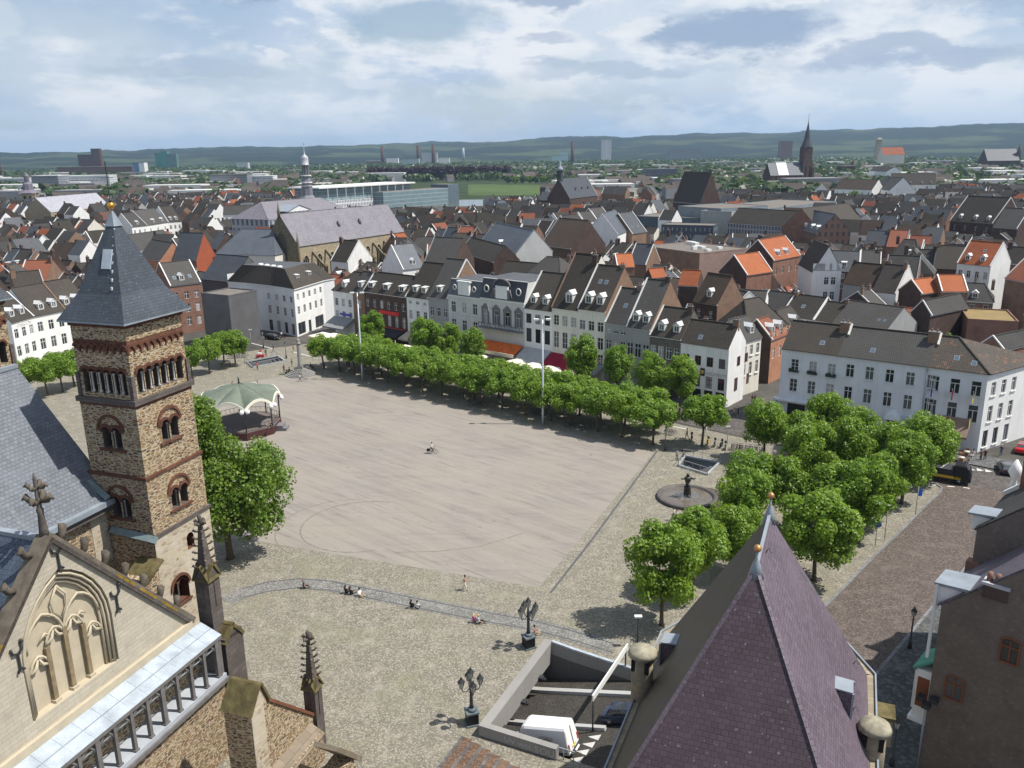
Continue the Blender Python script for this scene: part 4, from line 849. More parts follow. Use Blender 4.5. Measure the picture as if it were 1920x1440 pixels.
def church_tower(label, origin, rear=False):
 t = thing('church_tower', label, 'tower', (origin.x, origin.y, 0), BRZ); w1, w2 = TW1 - .9, TW2 - .9
 # local origin: the near corner under the eaves; walls inset by .45
 b = MB(); x0, x1, y0, y1 = .45, .45 + w1, .45, .45 + w2
 z5, z4, z3, z2, z1 = EZ - .1, EZ - 1.7, EZ - 6.1, EZ - 12.2, EZ - 17.2
 def ring(za, zb, o, m, mw=None):
  b.box(x0 - o, x1 + o, y0 - o, y1 + o, za, zb, m)
 def four(za, zb, o, m, ax, ay, rev=.5):
  arch_wall(b, x0 - o, x1 + o, za, zb, ax, m, y0 - o, 'x', rev, GREYST); arch_wall(b, y0 - o, y1 + o, za, zb, ay, m, x0 - o, 'y', rev, GREYST)
  b.poly(((x1 + o, y0 - o, za), (x1 + o, y1 + o, za), (x1 + o, y1 + o, zb), (x1 + o, y0 - o, zb)), m); b.poly(((x1 + o, y1 + o, za), (x0 - o, y1 + o, za), (x0 - o, y1 + o, zb), (x1 + o, y1 + o, zb)), m)
 ring(z4 + .25, z5, 0, STONE); b.box(x0 - .12, x1 + .12, y0 - .12, y1 + .12, z5 - .35, z5 - .02, REDST)
 # corbel frieze
 ring(z4 - .55, z4 + .25, -.02, REDST)
 for L_, f, n in ((w1, 'x', 9), (w2, 'y', 8)):
  for i in range(n):
   c = .45 + L_ * (i + .5) / n; arch_ring(b, c, z4 - .35, L_ / n * .32, .16, .43, f, REDST, n=6)
   if f == 'x': b.box(c - L_ / n * .5 - .07, c - L_ / n * .5 + .07, .33, .44, z4 - .7, z4 - .3, REDST)
   else: b.box(.33, .44, c - L_ / n * .5 - .07, c - L_ / n * .5 + .07, z4 - .7, z4 - .3, REDST)
 # open gallery of columns
 zs, zp = EZ - 5.6, EZ - 4.0; n = 6; r = (w1 - .9) / n / 2 * .86; r2 = (w2 - .9) / n / 2 * .86
 ax = [(x0 + .45 + (w1 - .9) * (i + .5) / n, zs, zp, r) for i in range(n)]; ay = [(y0 + .45 + (w2 - .9) * (i + .5) / n, zs, zp, r2) for i in range(n)]
 four(zs - .35, z4 - .55, 0, STONE, ax, ay, 1.2)
 for c, s_, p_, rr in ax: arch_ring(b, c, zp, rr, .2, .43, 'x', REDST)
 for c, s_, p_, rr in ay: arch_ring(b, c, zp, rr, .2, .43, 'y', REDST)
 b.box(x0 - .02, x1 + .02, .41, .449, zp - .35, zp + .1, REDST) if False else None
 b.box(x0 - .3, x1 + .3, y0 - .3, y1 + .3, zs - .75, zs - .35, GREYST); ring(zs - 1.0, zs - .75, .12, REDST)
 for c_ in (.28, .28 + w1): b.box(c_, c_ + .34, .30, .64, zs - .34, zp - .1, GREYST)
 b.box(.30, .64, y1 - .2, y1 + .1, zs - .34, zp - .1, GREYST)
 # two stages with paired windows
 def pair(c, z, f, zo):
  o = .45 - zo; rr = .42
  return [(c - .5, z, z + 1.35, rr), (c + .5, z, z + 1.35, rr)]
 cx, cy = x0 + w1 * .52, y0 + w2 * .5; za, zb = z3 - 3.9, z2 - 3.55
 four(z2, zs - 1.0, SETB * .4, STONE, pair(cx, za, 'x', 0), pair(cy, za, 'y', 0), .8)
 four(z1, z2, SETB * .7, STONE, pair(cx, zb, 'x', 0), pair(cy, zb, 'y', 0), .8)
 for z, o in ((za, SETB * .4), (zb, SETB * .7)):
  for c, f in ((cx, 'x'), (cy, 'y')):
   yy = .45 - o - .03
   for s in (-.5, .5): arch_ring(b, c + s, z + 1.35, .42, .2, yy, f, REDST)
   arch_ring(b, c, z + 1.45, 1.12, .2, yy, f, REDST, n=14)
   if f == 'x': b.box(c - 1.25, c + 1.25, yy - .12, yy + .02, z - .2, z, REDST)
   else: b.box(yy - .12, yy + .02, c - 1.25, c + 1.25, z - .2, z, REDST)
 ring(z2 - .12, z2 + .12, SETB * .7 + .1, REDST)
 # pale foot of the sunlit side
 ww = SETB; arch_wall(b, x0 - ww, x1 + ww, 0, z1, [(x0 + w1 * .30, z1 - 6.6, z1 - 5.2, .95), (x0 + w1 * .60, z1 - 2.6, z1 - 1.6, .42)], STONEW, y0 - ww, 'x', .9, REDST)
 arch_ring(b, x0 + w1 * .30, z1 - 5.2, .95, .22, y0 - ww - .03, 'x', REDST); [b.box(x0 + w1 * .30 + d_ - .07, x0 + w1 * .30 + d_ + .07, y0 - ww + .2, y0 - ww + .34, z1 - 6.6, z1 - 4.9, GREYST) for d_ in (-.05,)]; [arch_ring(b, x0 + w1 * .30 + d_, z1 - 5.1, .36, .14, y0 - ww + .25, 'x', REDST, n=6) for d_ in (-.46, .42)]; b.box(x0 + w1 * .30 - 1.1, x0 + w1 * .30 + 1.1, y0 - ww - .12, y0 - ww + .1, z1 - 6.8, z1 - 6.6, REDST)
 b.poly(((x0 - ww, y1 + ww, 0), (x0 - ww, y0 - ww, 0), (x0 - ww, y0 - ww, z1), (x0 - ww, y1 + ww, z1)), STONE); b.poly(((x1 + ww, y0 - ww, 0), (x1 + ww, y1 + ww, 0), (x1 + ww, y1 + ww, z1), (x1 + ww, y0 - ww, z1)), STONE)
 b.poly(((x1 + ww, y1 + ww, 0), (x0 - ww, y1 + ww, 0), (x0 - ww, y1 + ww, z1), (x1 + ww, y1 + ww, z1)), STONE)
 b.box(x0 - ww - .12, x1 + ww + .12, y0 - ww - .12, y1 + ww + .12, z1 - .02, z1 + .22, GREYST)
 b.build('wall', t)
 # white shafts
 for c, s_, p_, rr in ax[:-1]:
  q = MB(); q.lathe([(.17, zs), (.17, zs + .15), (.11, zs + .22), (.11, zp - .2), (.2, zp)], mat('pale column stone', m_plain, (.58, .57, .54), .7), (c + (w1 - .9) / n / 2, .62), 8); q.build('column', t)
 for c, s_, p_, rr in ay[:-1]:
  q = MB(); q.lathe([(.17, zs), (.17, zs + .15), (.11, zs + .22), (.11, zp - .2), (.2, zp)], mat('pale column stone', m_plain, (.58, .57, .54), .7), (.62, c + (w2 - .9) / n / 2), 8); q.build('column', t)
 for z in (za, zb):
  for p in ((cx, .52), (.52, cy)): q = MB(); q.lathe([(.15, z), (.1, z + .15), (.1, z + 1.2), (.17, z + 1.38)], mat('pale column stone', m_plain, (.58, .57, .54), .7), p, 8); q.build('column', t)
 # steep slate pyramid, flared at the eaves
 rb = MB(); X, Y = TW1, TW2; ap = (X / 2, Y / 2, EZ + 7.7); o = .15; fl = 1.5; k = .16
 lo = [(-o, -o), (X + o, -o), (X + o, Y + o), (-o, Y + o)]; md = [(X * k, Y * k), (X * (1 - k), Y * k), (X * (1 - k), Y * (1 - k)), (X * k, Y * (1 - k))]; hi = [(X * .485, Y * .485), (X * .515, Y * .485), (X * .515, Y * .515), (X * .485, Y * .515)]
 SL = TSL
 for i in range(4):
  j = (i + 1) % 4; rb.poly(((*lo[i], EZ), (*lo[j], EZ), (*md[j], EZ + 1.9), (*md[i], EZ + 1.9)), SL); rb.poly(((*md[i], EZ + 1.9), (*md[j], EZ + 1.9), (*hi[j], EZ + 7.4), (*hi[i], EZ + 7.4)), SL)
  rb.poly(((*lo[i], EZ - .12), (*lo[j], EZ - .12), (*lo[j], EZ), (*lo[i], EZ)), LEAD())
 rb.poly([(*p, EZ - .12) for p in lo[::-1]], REDST)
 r = rb.build('roof', t)
 c = MB(); c.lathe([(.62, EZ + 6.7), (.3, EZ + 7.4), (.1, EZ + 7.8)], LEAD(), (X / 2, Y / 2), 4, False, R(45)); c.lathe([(.05, EZ + 7.7), (.05, EZ + 8.3)], LEAD(), (X / 2, Y / 2), 6); c.build('lead_cap', r)
 c = MB(); c.ball((X / 2, Y / 2, EZ + 8.2), .27, GOLD); c.build('gilded_ball', t)
 c = MB(); c.bar((X / 2, Y / 2, EZ + 8.4), (X / 2, Y / 2, EZ + 11.4), .05, .05, IRON()); c.bar((X / 2 - .55, Y / 2, EZ + 10.2), (X / 2 + .55, Y / 2, EZ + 10.2), .045, .045, IRON()); c.ball((X / 2, Y / 2, EZ + 8.55), .13, IRON(), 6); c.build('weather_cross', t)
 c = MB(); sx = -o + (md[0][0] + o) * 1.0; a0 = Vector((md[0][0], Y * .42, EZ + 1.9)); a1 = Vector((hi[0][0], Y * .485, EZ + 7.4)); d_ = (a1 - a0).normalized(); p = a0 + d_ * 1.9; s_ = Vector((0, .42, 0)); nn = Vector((-.12, 0, .05))
 c.slab([p - s_ + nn, p - s_ + d_ * 1.5 + nn, p + s_ + d_ * 1.5 + nn, p + s_ + nn], .1, ZINC); c.build('skylight', r)
 return t
TSL = TOWER_SL = mat('tower slate', m_slate, (.048, .060, .076), .24, .3, .3)
south_tower = church_tower('square stone tower with slate pyramid roof beside the bandstand tree', TC)
N2 = TC + E2 * 15.6
bis_off = 15.6
north_tower = church_tower('matching church tower whose corner shows at the left picture edge', TC + E2 * 18.9)
# ladder hooks on the near tower roof
for i in range(9):
 q = i / 8; b = MB(); b.box(TW1 * (.18 + .30 * q) - .05, TW1 * (.18 + .30 * q) + .05, TW2 * (.30 + .15 * q), TW2 * (.30 + .15 * q) + .12, EZ + 2.2 + 4.7 * q, EZ + 2.45 + 4.7 * q, TRIM()); b.build('roof_hook', south_tower)
# ---- choir: wall, slate roof, south gable with blind tracery, gallery, buttresses, pinnacles
church = thing('basilica', 'old stone church with a slate roof, traceried cream gable and arcaded zinc-roofed gallery', 'church', (TC.x, TC.y, 0), BRZ)
D = 5.2
apx = bl(92, 1012, D); rgt = bl(352, 1166, D); z0g = bl(0, 1424, D)
AX, AZ = apx[0], apx[2]; RX, RZ = rgt[0], rgt[2]; HWG = RX - AX; LX = AX - HWG
gy = -D
# main choir roof, ridge along x between the towers
cy = 4.6; ze = EZ - 17.6; b = MB()
zcw_ = bis(lambda z: proj((TC.x + E2.x * cy - E1.x * 2.5, TC.y + E2.y * cy - E1.y * 2.5, z))[1] - 962, 5, 30)
ry = 18.9 / 2 + TW2 / 2; zrr = bis(lambda z: proj((TC.x + E2.x * ry + E1.x * 1.5, TC.y + E2.y * ry + E1.y * 1.5, z))[1] - 684, 5, 45)
CZ = zcw_
b.slab(((-45, cy - .5, CZ), (1.0, cy - .5, CZ), (1.0, ry, zrr), (-45, ry, zrr)), .25, mat('choir slate', m_slate, (.125, .140, .165), .30, .36, .35)); b.slab(((1.0, 2 * ry - cy, CZ), (-45, 2 * ry - cy, CZ), (-45, ry, zrr), (1.0, ry, zrr)), .25, mat('choir slate', m_slate, (.125, .140, .165), .30, .36, .35))
b.bar((-45, ry, zrr + .05), (1.0, ry, zrr + .05), .4, .3, LEAD()); b.bar((-45, cy - .6, CZ - .05), (.4, cy - .6, CZ - .05), .5, .4, LEAD()); b.bar((-45, cy - .35, CZ - .55), (.4, cy - .35, CZ - .55), .5, .5, GREYST)
b.build('roof', church)
b = MB(); b.poly(((-45, cy, 0), (.3, cy, 0), (.3, cy, CZ), (-45, cy, CZ)), STONE); b.poly(((1.0, cy, 0), (1.0, 2 * ry - cy, 0), (1.0, 2 * ry - cy, CZ), (1.0, ry, zrr - .1), (1.0, cy, CZ)), STONE)
b.poly(((.1, cy - .03, CZ - 5), (.1 - 1.6, cy - .03, CZ - 5), (.1 - 1.6, cy - .03, CZ - .8), (.1, cy - .03, CZ - .8))[::-1], STONEW)
# gable face with a pointed blind window
GM = MARL; wc = AX + .2; wr = 3.35; ws = RZ + 1.0; wsp = AZ - 6.9
ring_ = arc_pts(wc, wsp, wr, 12, .55); ol = [(wc + wr, ws)] + ring_ + [(wc - wr, ws)]
tri = [(LX, RZ), (RX, RZ), (AX, AZ)]
loops = [[Vector((x, z, 0)) for x, z in tri], [Vector((x, z, 0)) for x, z in ol]]; allv = [v for l in loops for v in l]
for t_ in tessellate_polygon(loops):
 p = [allv[i] for i in t_]; 
 if (p[1] - p[0]).cross(p[2] - p[0]).z < 0: p = p[::-1]
 b.poly([(q.x, gy, q.y) for q in p], GM)
for i in range(len(ol)): q, r2 = ol[i], ol[(i + 1) % len(ol)]; b.poly(((q[0], gy, q[1]), (r2[0], gy, r2[1]), (r2[0], gy + .55, r2[1]), (q[0], gy + .55, q[1])), MARLS)
b.poly([(x, gy + .55, z) for x, z in ol], MARLS)
b.box(LX - 8, RX + .2, gy - .25, gy - .002, RZ - .9, RZ, MARLS)
b.poly(((LX - 8, gy, 0), (RX + .2, gy, 0), (RX + .2, gy, RZ - .1), (LX - 8, gy, RZ - .1)), MARL)
b.poly(((RX + .2, gy, 0), (RX + .2, cy, 0), (RX + .2, cy, RZ), (RX + .2, gy, RZ)), STONE)
b.build('wall', church)
# tracery
tb = MB(); yb = gy + .36
for i in range(3):
 o = ring_; s_ = 1 - .06 * (i + 1); pts = [(wc + (x - wc) * s_, gy + .12 + .14 * i, wsp + (z - wsp) * s_) for x, z in o]; tb.tube([(wc + wr * s_, pts[0][1], ws)] + pts + [(wc - wr * s_, pts[0][1], ws)], .085, MARLS, 6)
lx = [wc - wr * .80 + wr * 1.6 * i / 4 for i in range(5)]
for i in (1, 2, 3): tb.bar((lx[i], yb, ws + .15), (lx[i], yb, wsp + (1.3 if i == 2 else .3) - .4 * (i == 2)), .20, .30, mat('brown shaft stone', m_plain, (.27, .21, .13), .9, .1, .3, 2.0)); tb.box(lx[i] - .22, lx[i] + .22, yb - .22, yb + .2, ws, ws + .2, MARLS)
for i in range(4):
 hz = wsp - (.9 if i in (0, 3) else -.35); r_ = (lx[i + 1] - lx[i]) / 2; c_ = (lx[i] + lx[i + 1]) / 2; ap = arc_pts(c_, hz, r_, 8, .5); tb.tube([(x, yb, z) for x, z in ap], .08, MARLS, 6)
 for s in (-1, 1): tb.tube([(c_ + s * r_ * .95, yb, hz + .1), (c_ + s * r_ * .35, yb, hz + .28), (c_ + s * .05, yb, hz + .75)], [.09, .12, .05], MARLS, 6)
for s in (-1, 1):
 c_ = wc + s * wr * .40; tb.tube([(x, yb, z) for x, z in arc_pts(c_, wsp + .55, wr * .40, 10, .55)], .09, MARLS, 6); tb.tube([(c_ - .4, yb, wsp + .9), (c_, yb, wsp + 1.2), (c_ + .4, yb, wsp + .9)], [.04, .09, .04], MARLS, 6)
for s in (-1, 1): tb.tube([(wc, yb, wsp + 1.5), (wc + s * .5, yb, wsp + 2.2), (wc + s * .55, yb, wsp + 2.9), (wc, yb, wsp + 3.7)], .07, MARLS, 6)
tb.build('blind_tracery', church)
# gable coping with crockets and finial
cb = MB(); dirR = Vector((RX - AX, 0, RZ - AZ)).normalized(); cm = mat('weathered coping', m_plain, (.17, .145, .115), .9, .1, .4, 1.4)
for s, X in ((1, RX), (-1, LX)):
 cb.bar((AX, gy + .25, AZ + .22), (X + s * .5, gy + .25, RZ - .1), .95, .45, cm); cb.bar((AX, gy - .05, AZ + .05), (X + s * .3, gy - .05, RZ - .2), .35, .25, GREYST)
 for i in range(3 if s < 0 else 3): t = .42 + .17 * i; cb.bar((AX + (X - AX) * t, gy - .08, AZ + .36 + (RZ - AZ) * t), (AX + (X - AX) * (t + .13), gy - .08, AZ + .36 + (RZ - AZ) * (t + .13)), .3, .16, mat('yellow lichen', m_plain, (.30, .20, .035), .95, .1, .6, 2.5))
cb.build('gable_coping', church)
def crocket(mb, p, out, s=.3):
 p = Vector(p); out = Vector(out); q = p + out * s + Vector((0, 0, s * .5)); mb.tube([p, p + out * s * .7 + Vector((0, 0, .05)), q, q + out * s * .35 - Vector((0, 0, s * .35))], [s * .2, s * .3, s * .36, s * .1], CROC, 6)
CROC = mat('crocket stone', m_plain, (.145, .125, .10), .95, .1, .55, 2.2)
def cro_obj(p, out, s): k = MB(); crocket(k, p, out, s); k.build('crocket', church)
for i in range(7):
 t = (i + .7) / 7.2; cro_obj((AX + (RX - AX) * t, gy + .35, AZ + .45 + (RZ - AZ) * t), (.5, 0, .85), .75); cro_obj((AX + (LX - AX) * t, gy + .35, AZ + .45 + (RZ - AZ) * t), (-.9, 0, .4), .75)
def finial(mb, x, y, z, h, s):
 mb.lathe([(.42 * s, z), (.34 * s, z + h * .12), (.24 * s, z + h * .35), (.30 * s, z + h * .42), (.2 * s, z + h * .46), (.15 * s, z + h * .9), (.05 * s, z + h)], GREYST, (x, y), 8)
 for zz, rr in ((.55, .85), (.76, .62)):
  for i in range(4): a_ = i * math.pi / 2 + .4; crocket(mb, (x + .12 * s * math.cos(a_), y + .12 * s * math.sin(a_), z + h * zz), (math.cos(a_), math.sin(a_), .05), rr * s)
k = MB(); finial(k, AX, gy + .3, AZ + .2, 4.0, .72); k.build('finial', church)
# roof behind the gable
b = MB(); dk = mat('dark blue slate', m_slate, (.060, .080, .112), .3, .32, .5)
b.slab(((AX, gy + .7, AZ - .15), (LX - 1, gy + .7, RZ - .2 - (AZ - RZ) / HWG), (LX - 1, cy + 2, RZ - .2 - (AZ - RZ) / HWG), (AX, cy + 2, AZ - .15)), .2, dk); b.slab(((RX, gy + .7, RZ - .2), (AX, gy + .7, AZ - .15), (AX, cy, AZ - .15), (RX, cy, RZ - .2)), .2, dk); b.bar((AX, gy + .7, AZ), (AX, cy, AZ), .45, .3, LEAD()); b.build('roof', church)
# wall anchors
for px_, py_ in ((107, 1045), (217, 1125), (33, 1235)):
 q = bl(px_, py_, D); k = MB(); x, z = q[0], q[2]; y = gy - .1
 k.tube([(x - .2, y, z - .85), (x, y, z - .55), (x, y, z + .35), (x - .32, y, z + .45), (x - .38, y, z + .8)], .075, IRON(), 6); k.tube([(x, y, z - .55), (x + .25, y, z - .8)], .07, IRON(), 6); k.tube([(x, y, z + .3), (x + .3, y, z + .5), (x + .33, y, z + .95)], .075, IRON(), 6); k.ball((x + .33, y, z + 1.0), .13, IRON(), 6); k.build('wall_anchor', church)
# gallery: zinc lean-to roof on a row of stone shafts, on a projecting ledge
gd = D + 1.9; q = bl(412, 1189, gd); GZ1 = q[2]; GXR = q[0]; q2 = bl(419, 1262, gd); GZ0 = q2[2]; gyf = -gd; GXL = GXR - 24
b = MB(); b.slab(((GXL, gyf - .15, GZ1), (GXR, gyf - .15, GZ1), (GXR, gy - .26, RZ - .55), (GXL, gy - .26, RZ - .55)), .14, ZINC)
k = (RZ - .55 - GZ1) / (gd - .15 - D - .26 + .3)
for i in range(16): x = GXL + 24 * i / 16; b.bar((x, gyf - .14, GZ1 + .005), (x, gy - .3, RZ - .545), .035, .02, ZINC)
b.bar((GXL, gyf + .75, GZ1 + .46 * (RZ - .55 - GZ1) + .02), (GXR, gyf + .75, GZ1 + .46 * (RZ - .55 - GZ1) + .02), .07, .05, LEAD()); b.build('gallery_roof', church)
b = MB(); GS = mat('gallery stone', m_plain, (.175, .165, .160), .8, .2, .25, 1.5)
b.box(GXL, GXR, gyf - .2, gy - .01, GZ0 - .35, GZ0, mat('zinc ledge', m_plain, (.42, .45, .49), .5, .4, .15, 1.0)); b.box(GXL, GXR + .1, gyf - .35, gyf - .1, GZ0 - .62, GZ0 - .32, GS); b.box(GXL, GXR, gyf - .12, gyf + .16, GZ1 - .32, GZ1 - .03, GS); b.box(GXR - .3, GXR, gyf, gy, GZ0, GZ1, GS); b.build('gallery_ledge', church)
nb_ = 17; sp = 24 / nb_; 
b = MB(); b.poly(((GXL, gy - .27, GZ0), (GXR, gy - .27, GZ0), (GXR, gy - .27, RZ - .9), (GXL, gy - .27, RZ - .9)), STONE); b.build('gallery_back_wall', church)
b = MB(); b.box(GXL, GXR, gyf + .02, gyf + .08, GZ1 - .85, GZ1 - .78, LEAD()); b.build('gallery_rail', church)
for i in range(nb_):
 x = GXR - .55 - sp * i; big = (i % 4 == 0); w = .34 if big else .24; k = MB(); k.box(x - w / 2, x + w / 2, gyf - .08, gyf + .18, GZ0 + .12, GZ1 - .3, GS); k.box(x - w / 2 - .06, x + w / 2 + .06, gyf - .14, gyf + .22, GZ0, GZ0 + .14, GS)
 for s in (-1, 1):
  ar = [(x + s * (w / 2 + .0), gyf + .05, GZ1 - 1.15), (x + s * (w / 2 + .12), gyf + .05, GZ1 - .75), (x + s * (w / 2 + .38), gyf + .05, GZ1 - .45), (x + s * sp * .5, gyf + .05, GZ1 - .3)]; k.tube(ar, [.07, .08, .08, .06], GS, 6)
  k.tube([(x + s * (w / 2 + .14), gyf + .05, GZ1 - .72), (x + s * (w / 2 + .4), gyf + .05, GZ1 - .82)], [.07, .03], GS, 5)
 k.build('gallery_shaft', church)
# wall under the gallery, and the buttresses
b = MB(); b.poly(((GXL, gyf, 0), (GXR - .1, gyf, 0), (GXR - .1, gyf, GZ0 - .5), (GXL, gyf, GZ0 - .5)), STONE); b.poly(((GXR - .1, gyf, 0), (GXR - .1, gy, 0), (GXR - .1, gy, GZ0 - .3), (GXR - .1, gyf, GZ0 - .3)), STONE); b.build('lower_wall', church)
def pinnacle(name, x, y, zb, zs, h, w, parent):
 k = MB(); k.box(x - w / 2, x + w / 2, y - w / 2, y + w / 2, zb, zs, GREYST)
 for i in range(4):
  ca_, sa_ = math.cos(i * math.pi / 2), math.sin(i * math.pi / 2)
  def T(px_, py_, pz): return (x + px_ * ca_ - py_ * sa_, y + px_ * sa_ + py_ * ca_, pz)
  k.poly((T(-w / 2, -w / 2 - .03, zs), T(w / 2, -w / 2 - .03, zs), T(0, -w / 2 - .03, zs + w * .85)), GREYST)
  k.slab((T(-w / 2 - .08, -w / 2 - .14, zs - .04), T(0, -w / 2 - .14, zs + w * .95), T(0, 0, zs + w * .95), T(-w / 2 - .08, 0, zs - .04)), -.09, MOSSY); k.slab((T(w / 2 + .08, -w / 2 - .14, zs - .04), T(w / 2 + .08, 0, zs - .04), T(0, 0, zs + w * .95), T(0, -w / 2 - .14, zs + w * .95)), -.09, MOSSY)
  k.box(*sorted((T(-.06, -w / 2 - .06, 0)[0], T(.06, -w / 2 - .02, 0)[0])), *sorted((T(-.06, -w / 2 - .06, 0)[1], T(.06, -w / 2 - .02, 0)[1])), zs - 2.2, zs - .2, GREYST)
 k.lathe([(w * .50, zs + .2), (w * .10, zs + h)], GREYST, (x, y), 4, False, R(45)); o = k.build(name, parent)
 k = MB()
 for i in range(4):
  a_ = i * math.pi / 2 + R(45)
  for j in range(6): t = (j + 1.4) / 8; rr = w * (.5 - .4 * t); crocket(k, (x + rr * math.cos(a_), y + rr * math.sin(a_), zs + .2 + (h - .2) * t), (math.cos(a_), math.sin(a_), .15), .30)
  crocket(k, (x, y, zs + h * .93), (math.cos(a_ + .78), math.sin(a_ + .78), .1), .42)
 k.lathe([(.1, zs + h * .9), (.16, zs + h + .25), (.07, zs + h + .45)], GREYST, (x, y), 6); k.build('crockets', o); return o
# tall pinnacle at the gable corner
q = bl(385, 1185, D + .2); q_top = bl(371, 968, D + .2)
pw = 1.25; px0 = q[0] + .75; pinnacle('pinnacle', px0, gy - .3, 0, (q[2] + q_top[2]) / 2 - .4, q_top[2] - (q[2] + q_top[2]) / 2 + .1, pw, church)
k = MB(); k.box(px0 - .5, px0 + 1.6, gyf + .2, gy + .5, 0, q[2] - .6, GREYST); k.slab(((px0 + .55, gyf + .1, q[2] + .4), (px0 + 1.75, gyf + .1, q[2] - 1.1), (px0 + 1.75, gy + .6, q[2] - 1.1), (px0 + .55, gy + .6, q[2] + .4)), .25, MOSSY)
k.slab(((px0 - .62, gyf + .1, q[2] - .9), (px0 + .55, gyf + .1, q[2] + .4), (px0 + .55, gy + .6, q[2] + .4), (px0 - .62, gy + .6, q[2] - .9)), .25, MOSSY); k.poly(((px0 - .5, gyf + .2, q[2] - .7), (px0 + 1.6, gyf + .2, q[2] - 1.0), (px0 + .55, gyf + .2, q[2] + .35)), GREYST); k.build('buttress', church)
# lower buttress with mossy saddle, its sloping wall and the small pinnacle in front
bd = 13.5; s0 = bl(487, 1283, bd); s1 = bl(437, 1270, bd - .3); zt = s0[2]; xb = s0[0]
k = MB(); xw = 1.25; y0b, y1b = -bd, -gd - .02
k.box(xb - xw, xb + xw * .4, y0b, y0b + 2.2, 0, zt - 1.5, STONE); k.poly(((xb - xw, y0b - .002, zt - 1.5), (xb + xw * .4, y0b - .002, zt - 1.5), (xb - .1, y0b - .002, zt)), STONEW)
yk = y0b + 2.3; k.slab(((xb - xw - .15, y0b - .2, zt - 1.65), (xb - .1, y0b - .2, zt + .08), (xb - .1, yk, zt + .08), (xb - xw - .15, yk, zt - 1.65)), -.16, MOSSY); k.slab(((xb + xw * .4 + .15, y0b - .2, zt - 1.65), (xb + xw * .4 + .15, yk, zt - 1.65), (xb - .1, yk, zt + .08), (xb - .1, y0b - .2, zt + .08)), -.16, MOSSY)
k.box(xb - xw - .02, xb + .1, y0b - .05, y0b - .003, 0, zt - 1.52, STONEW); k.build('buttress', church)
w0 = bl(505, 1305, bd); w1 = bl(590, 1342, bd); k = MB(); BRW = mat('red brown tile coping', m_plain, (.20, .085, .05), .85, .2, .3, 2.0)
k.poly(((xb + xw * .4, y0b + .1, 0), (w1[0], y0b + .1, 0), (w1[0], y0b + .1, w1[2] - .1), (xb + xw * .4, y0b + .1, w0[2] - .1)), STONE); k.bar((w0[0] - .3, y0b + .45, w0[2] + .02), (w1[0] + .1, y0b + .45, w1[2]), .95, .22, BRW); k.poly(((w1[0], y0b + .1, 0), (w1[0], gy, 0), (w1[0], gy, w1[2] - .2), (w1[0], y0b + .1, w1[2] - .2)), STONE)
k.build('ramped_wall', church)
pt = bl(578, 1206, bd + .3); pb = bl(605, 1350, bd + .3); zm = bl(590, 1300, bd + .3)[2]; pinnacle('pinnacle', pb[0] - .1, y0b + .3, 0, zm, pt[2] - zm, 1.0, church)
l0 = bl(605, 1368, bd + 1.0); l1 = bl(545, 1440, bd + 1.0); k = MB(); k.box(l0[0] - 14, l0[0], -bd - 1.0, -bd + .2, 0, l0[2] - .2, STONE); k.slab(((l0[0] - 14, -bd - 1.15, l0[2] - .35), (l0[0] + .1, -bd - 1.15, l0[2] - .35), (l0[0] + .1, -bd + .2, l0[2] + .35), (l0[0] - 14, -bd + .2, l0[2] + .35)), .2, mat('lichen slabs', m_ashlar, (.24, .20, .15), 1.1, .8, .4, .2)); k.build('lower_wall', church)
bd += 2.0; r0 = bl(618, 1385, bd + 1.4); k = MB(); rx = r0[0]; k.slab(((rx - .1, -bd - 2.2, r0[2] - .4), (rx + 2.9, -bd - 2.2, r0[2] - 3.6), (rx + 2.9, -bd - .2, r0[2] - 3.6), (rx - .1, -bd - .2, r0[2] - .4)), .35, mat('lichen slabs', m_ashlar, (.24, .20, .15), 1.1, .8, .4, .2)); k.box(rx - .1, rx + 2.0, -bd - 2.0, -bd - .4, 0, r0[2] - 3.0, STONE); k.build('buttress', church)
# small lean-to stair roof between gable and tower, and the lead gutter bend against the tower
k = MB(); k.box(-2.0, -.2, -.2, 1.6, CZ - 9, CZ - 5.2, STONE); k.slab(((-2.3, -.4, CZ - 5.6), (.2, -.4, CZ - 4.4), (.2, 1.8, CZ - 4.4), (-2.3, 1.8, CZ - 5.6)), .25, MOSSY); k.build('stair_turret', church)
COPP = mat('green grey lead', m_plain, (.20, .26, .27), .6, .3, .3, 1.0)
k = MB(); k.slab(((-.22, -.1, EZ - 17.3), (.16, -.1, EZ - 16.9), (.16, cy - .3, EZ - 16.6), (-.22, cy - .3, EZ - 17.0)), .3, COPP); k.build('lead_flashing', church)
k = MB(); k.bar((-.2, cy - .8, CZ + .35), (-.2, cy + 1.6, CZ + 2.0), .35, .3, COPP); k.bar((-1.9, cy + 1.8, CZ + 2.1), (-.1, cy + 1.8, CZ + 2.2), .3, .3, COPP); k.build('lead_gutter', church)
k = MB(); k.tube([(1.5, 4.0, zrr + .1), (1.4, 4.0, zrr + .8), (1.7, 4.2, zrr + 1.5), (1.3, 4.0, zrr + 2.3), (1.9, 4.4, zrr + 2.6)], [.5, .35, .55, .4, .3], BRICK_D(), 7); k.build('ridge_ornament', church)
FOOT.append((TC.x, TC.y, E1.x, E1.y, 50, 26))
# ---------------------------------------------------------------- church roof below the camera
JR1 = P(1418, 1065, 24).xy; JR2 = P(1443, 965, 24).xy; JU = (JR2 - JR1).normalized(); JN = Vector((JU.y, -JU.x)); JL = (JR2 - JR1).length
jan = thing('church', 'steep purple slate church roof with two gilded balls on its ridge', 'church', (JR1.x, JR1.y, 0), math.atan2(JU.y, JU.x) - R(90))
FOOT.append((JR1.x, JR1.y, JU.x, JU.y, 40, 9))
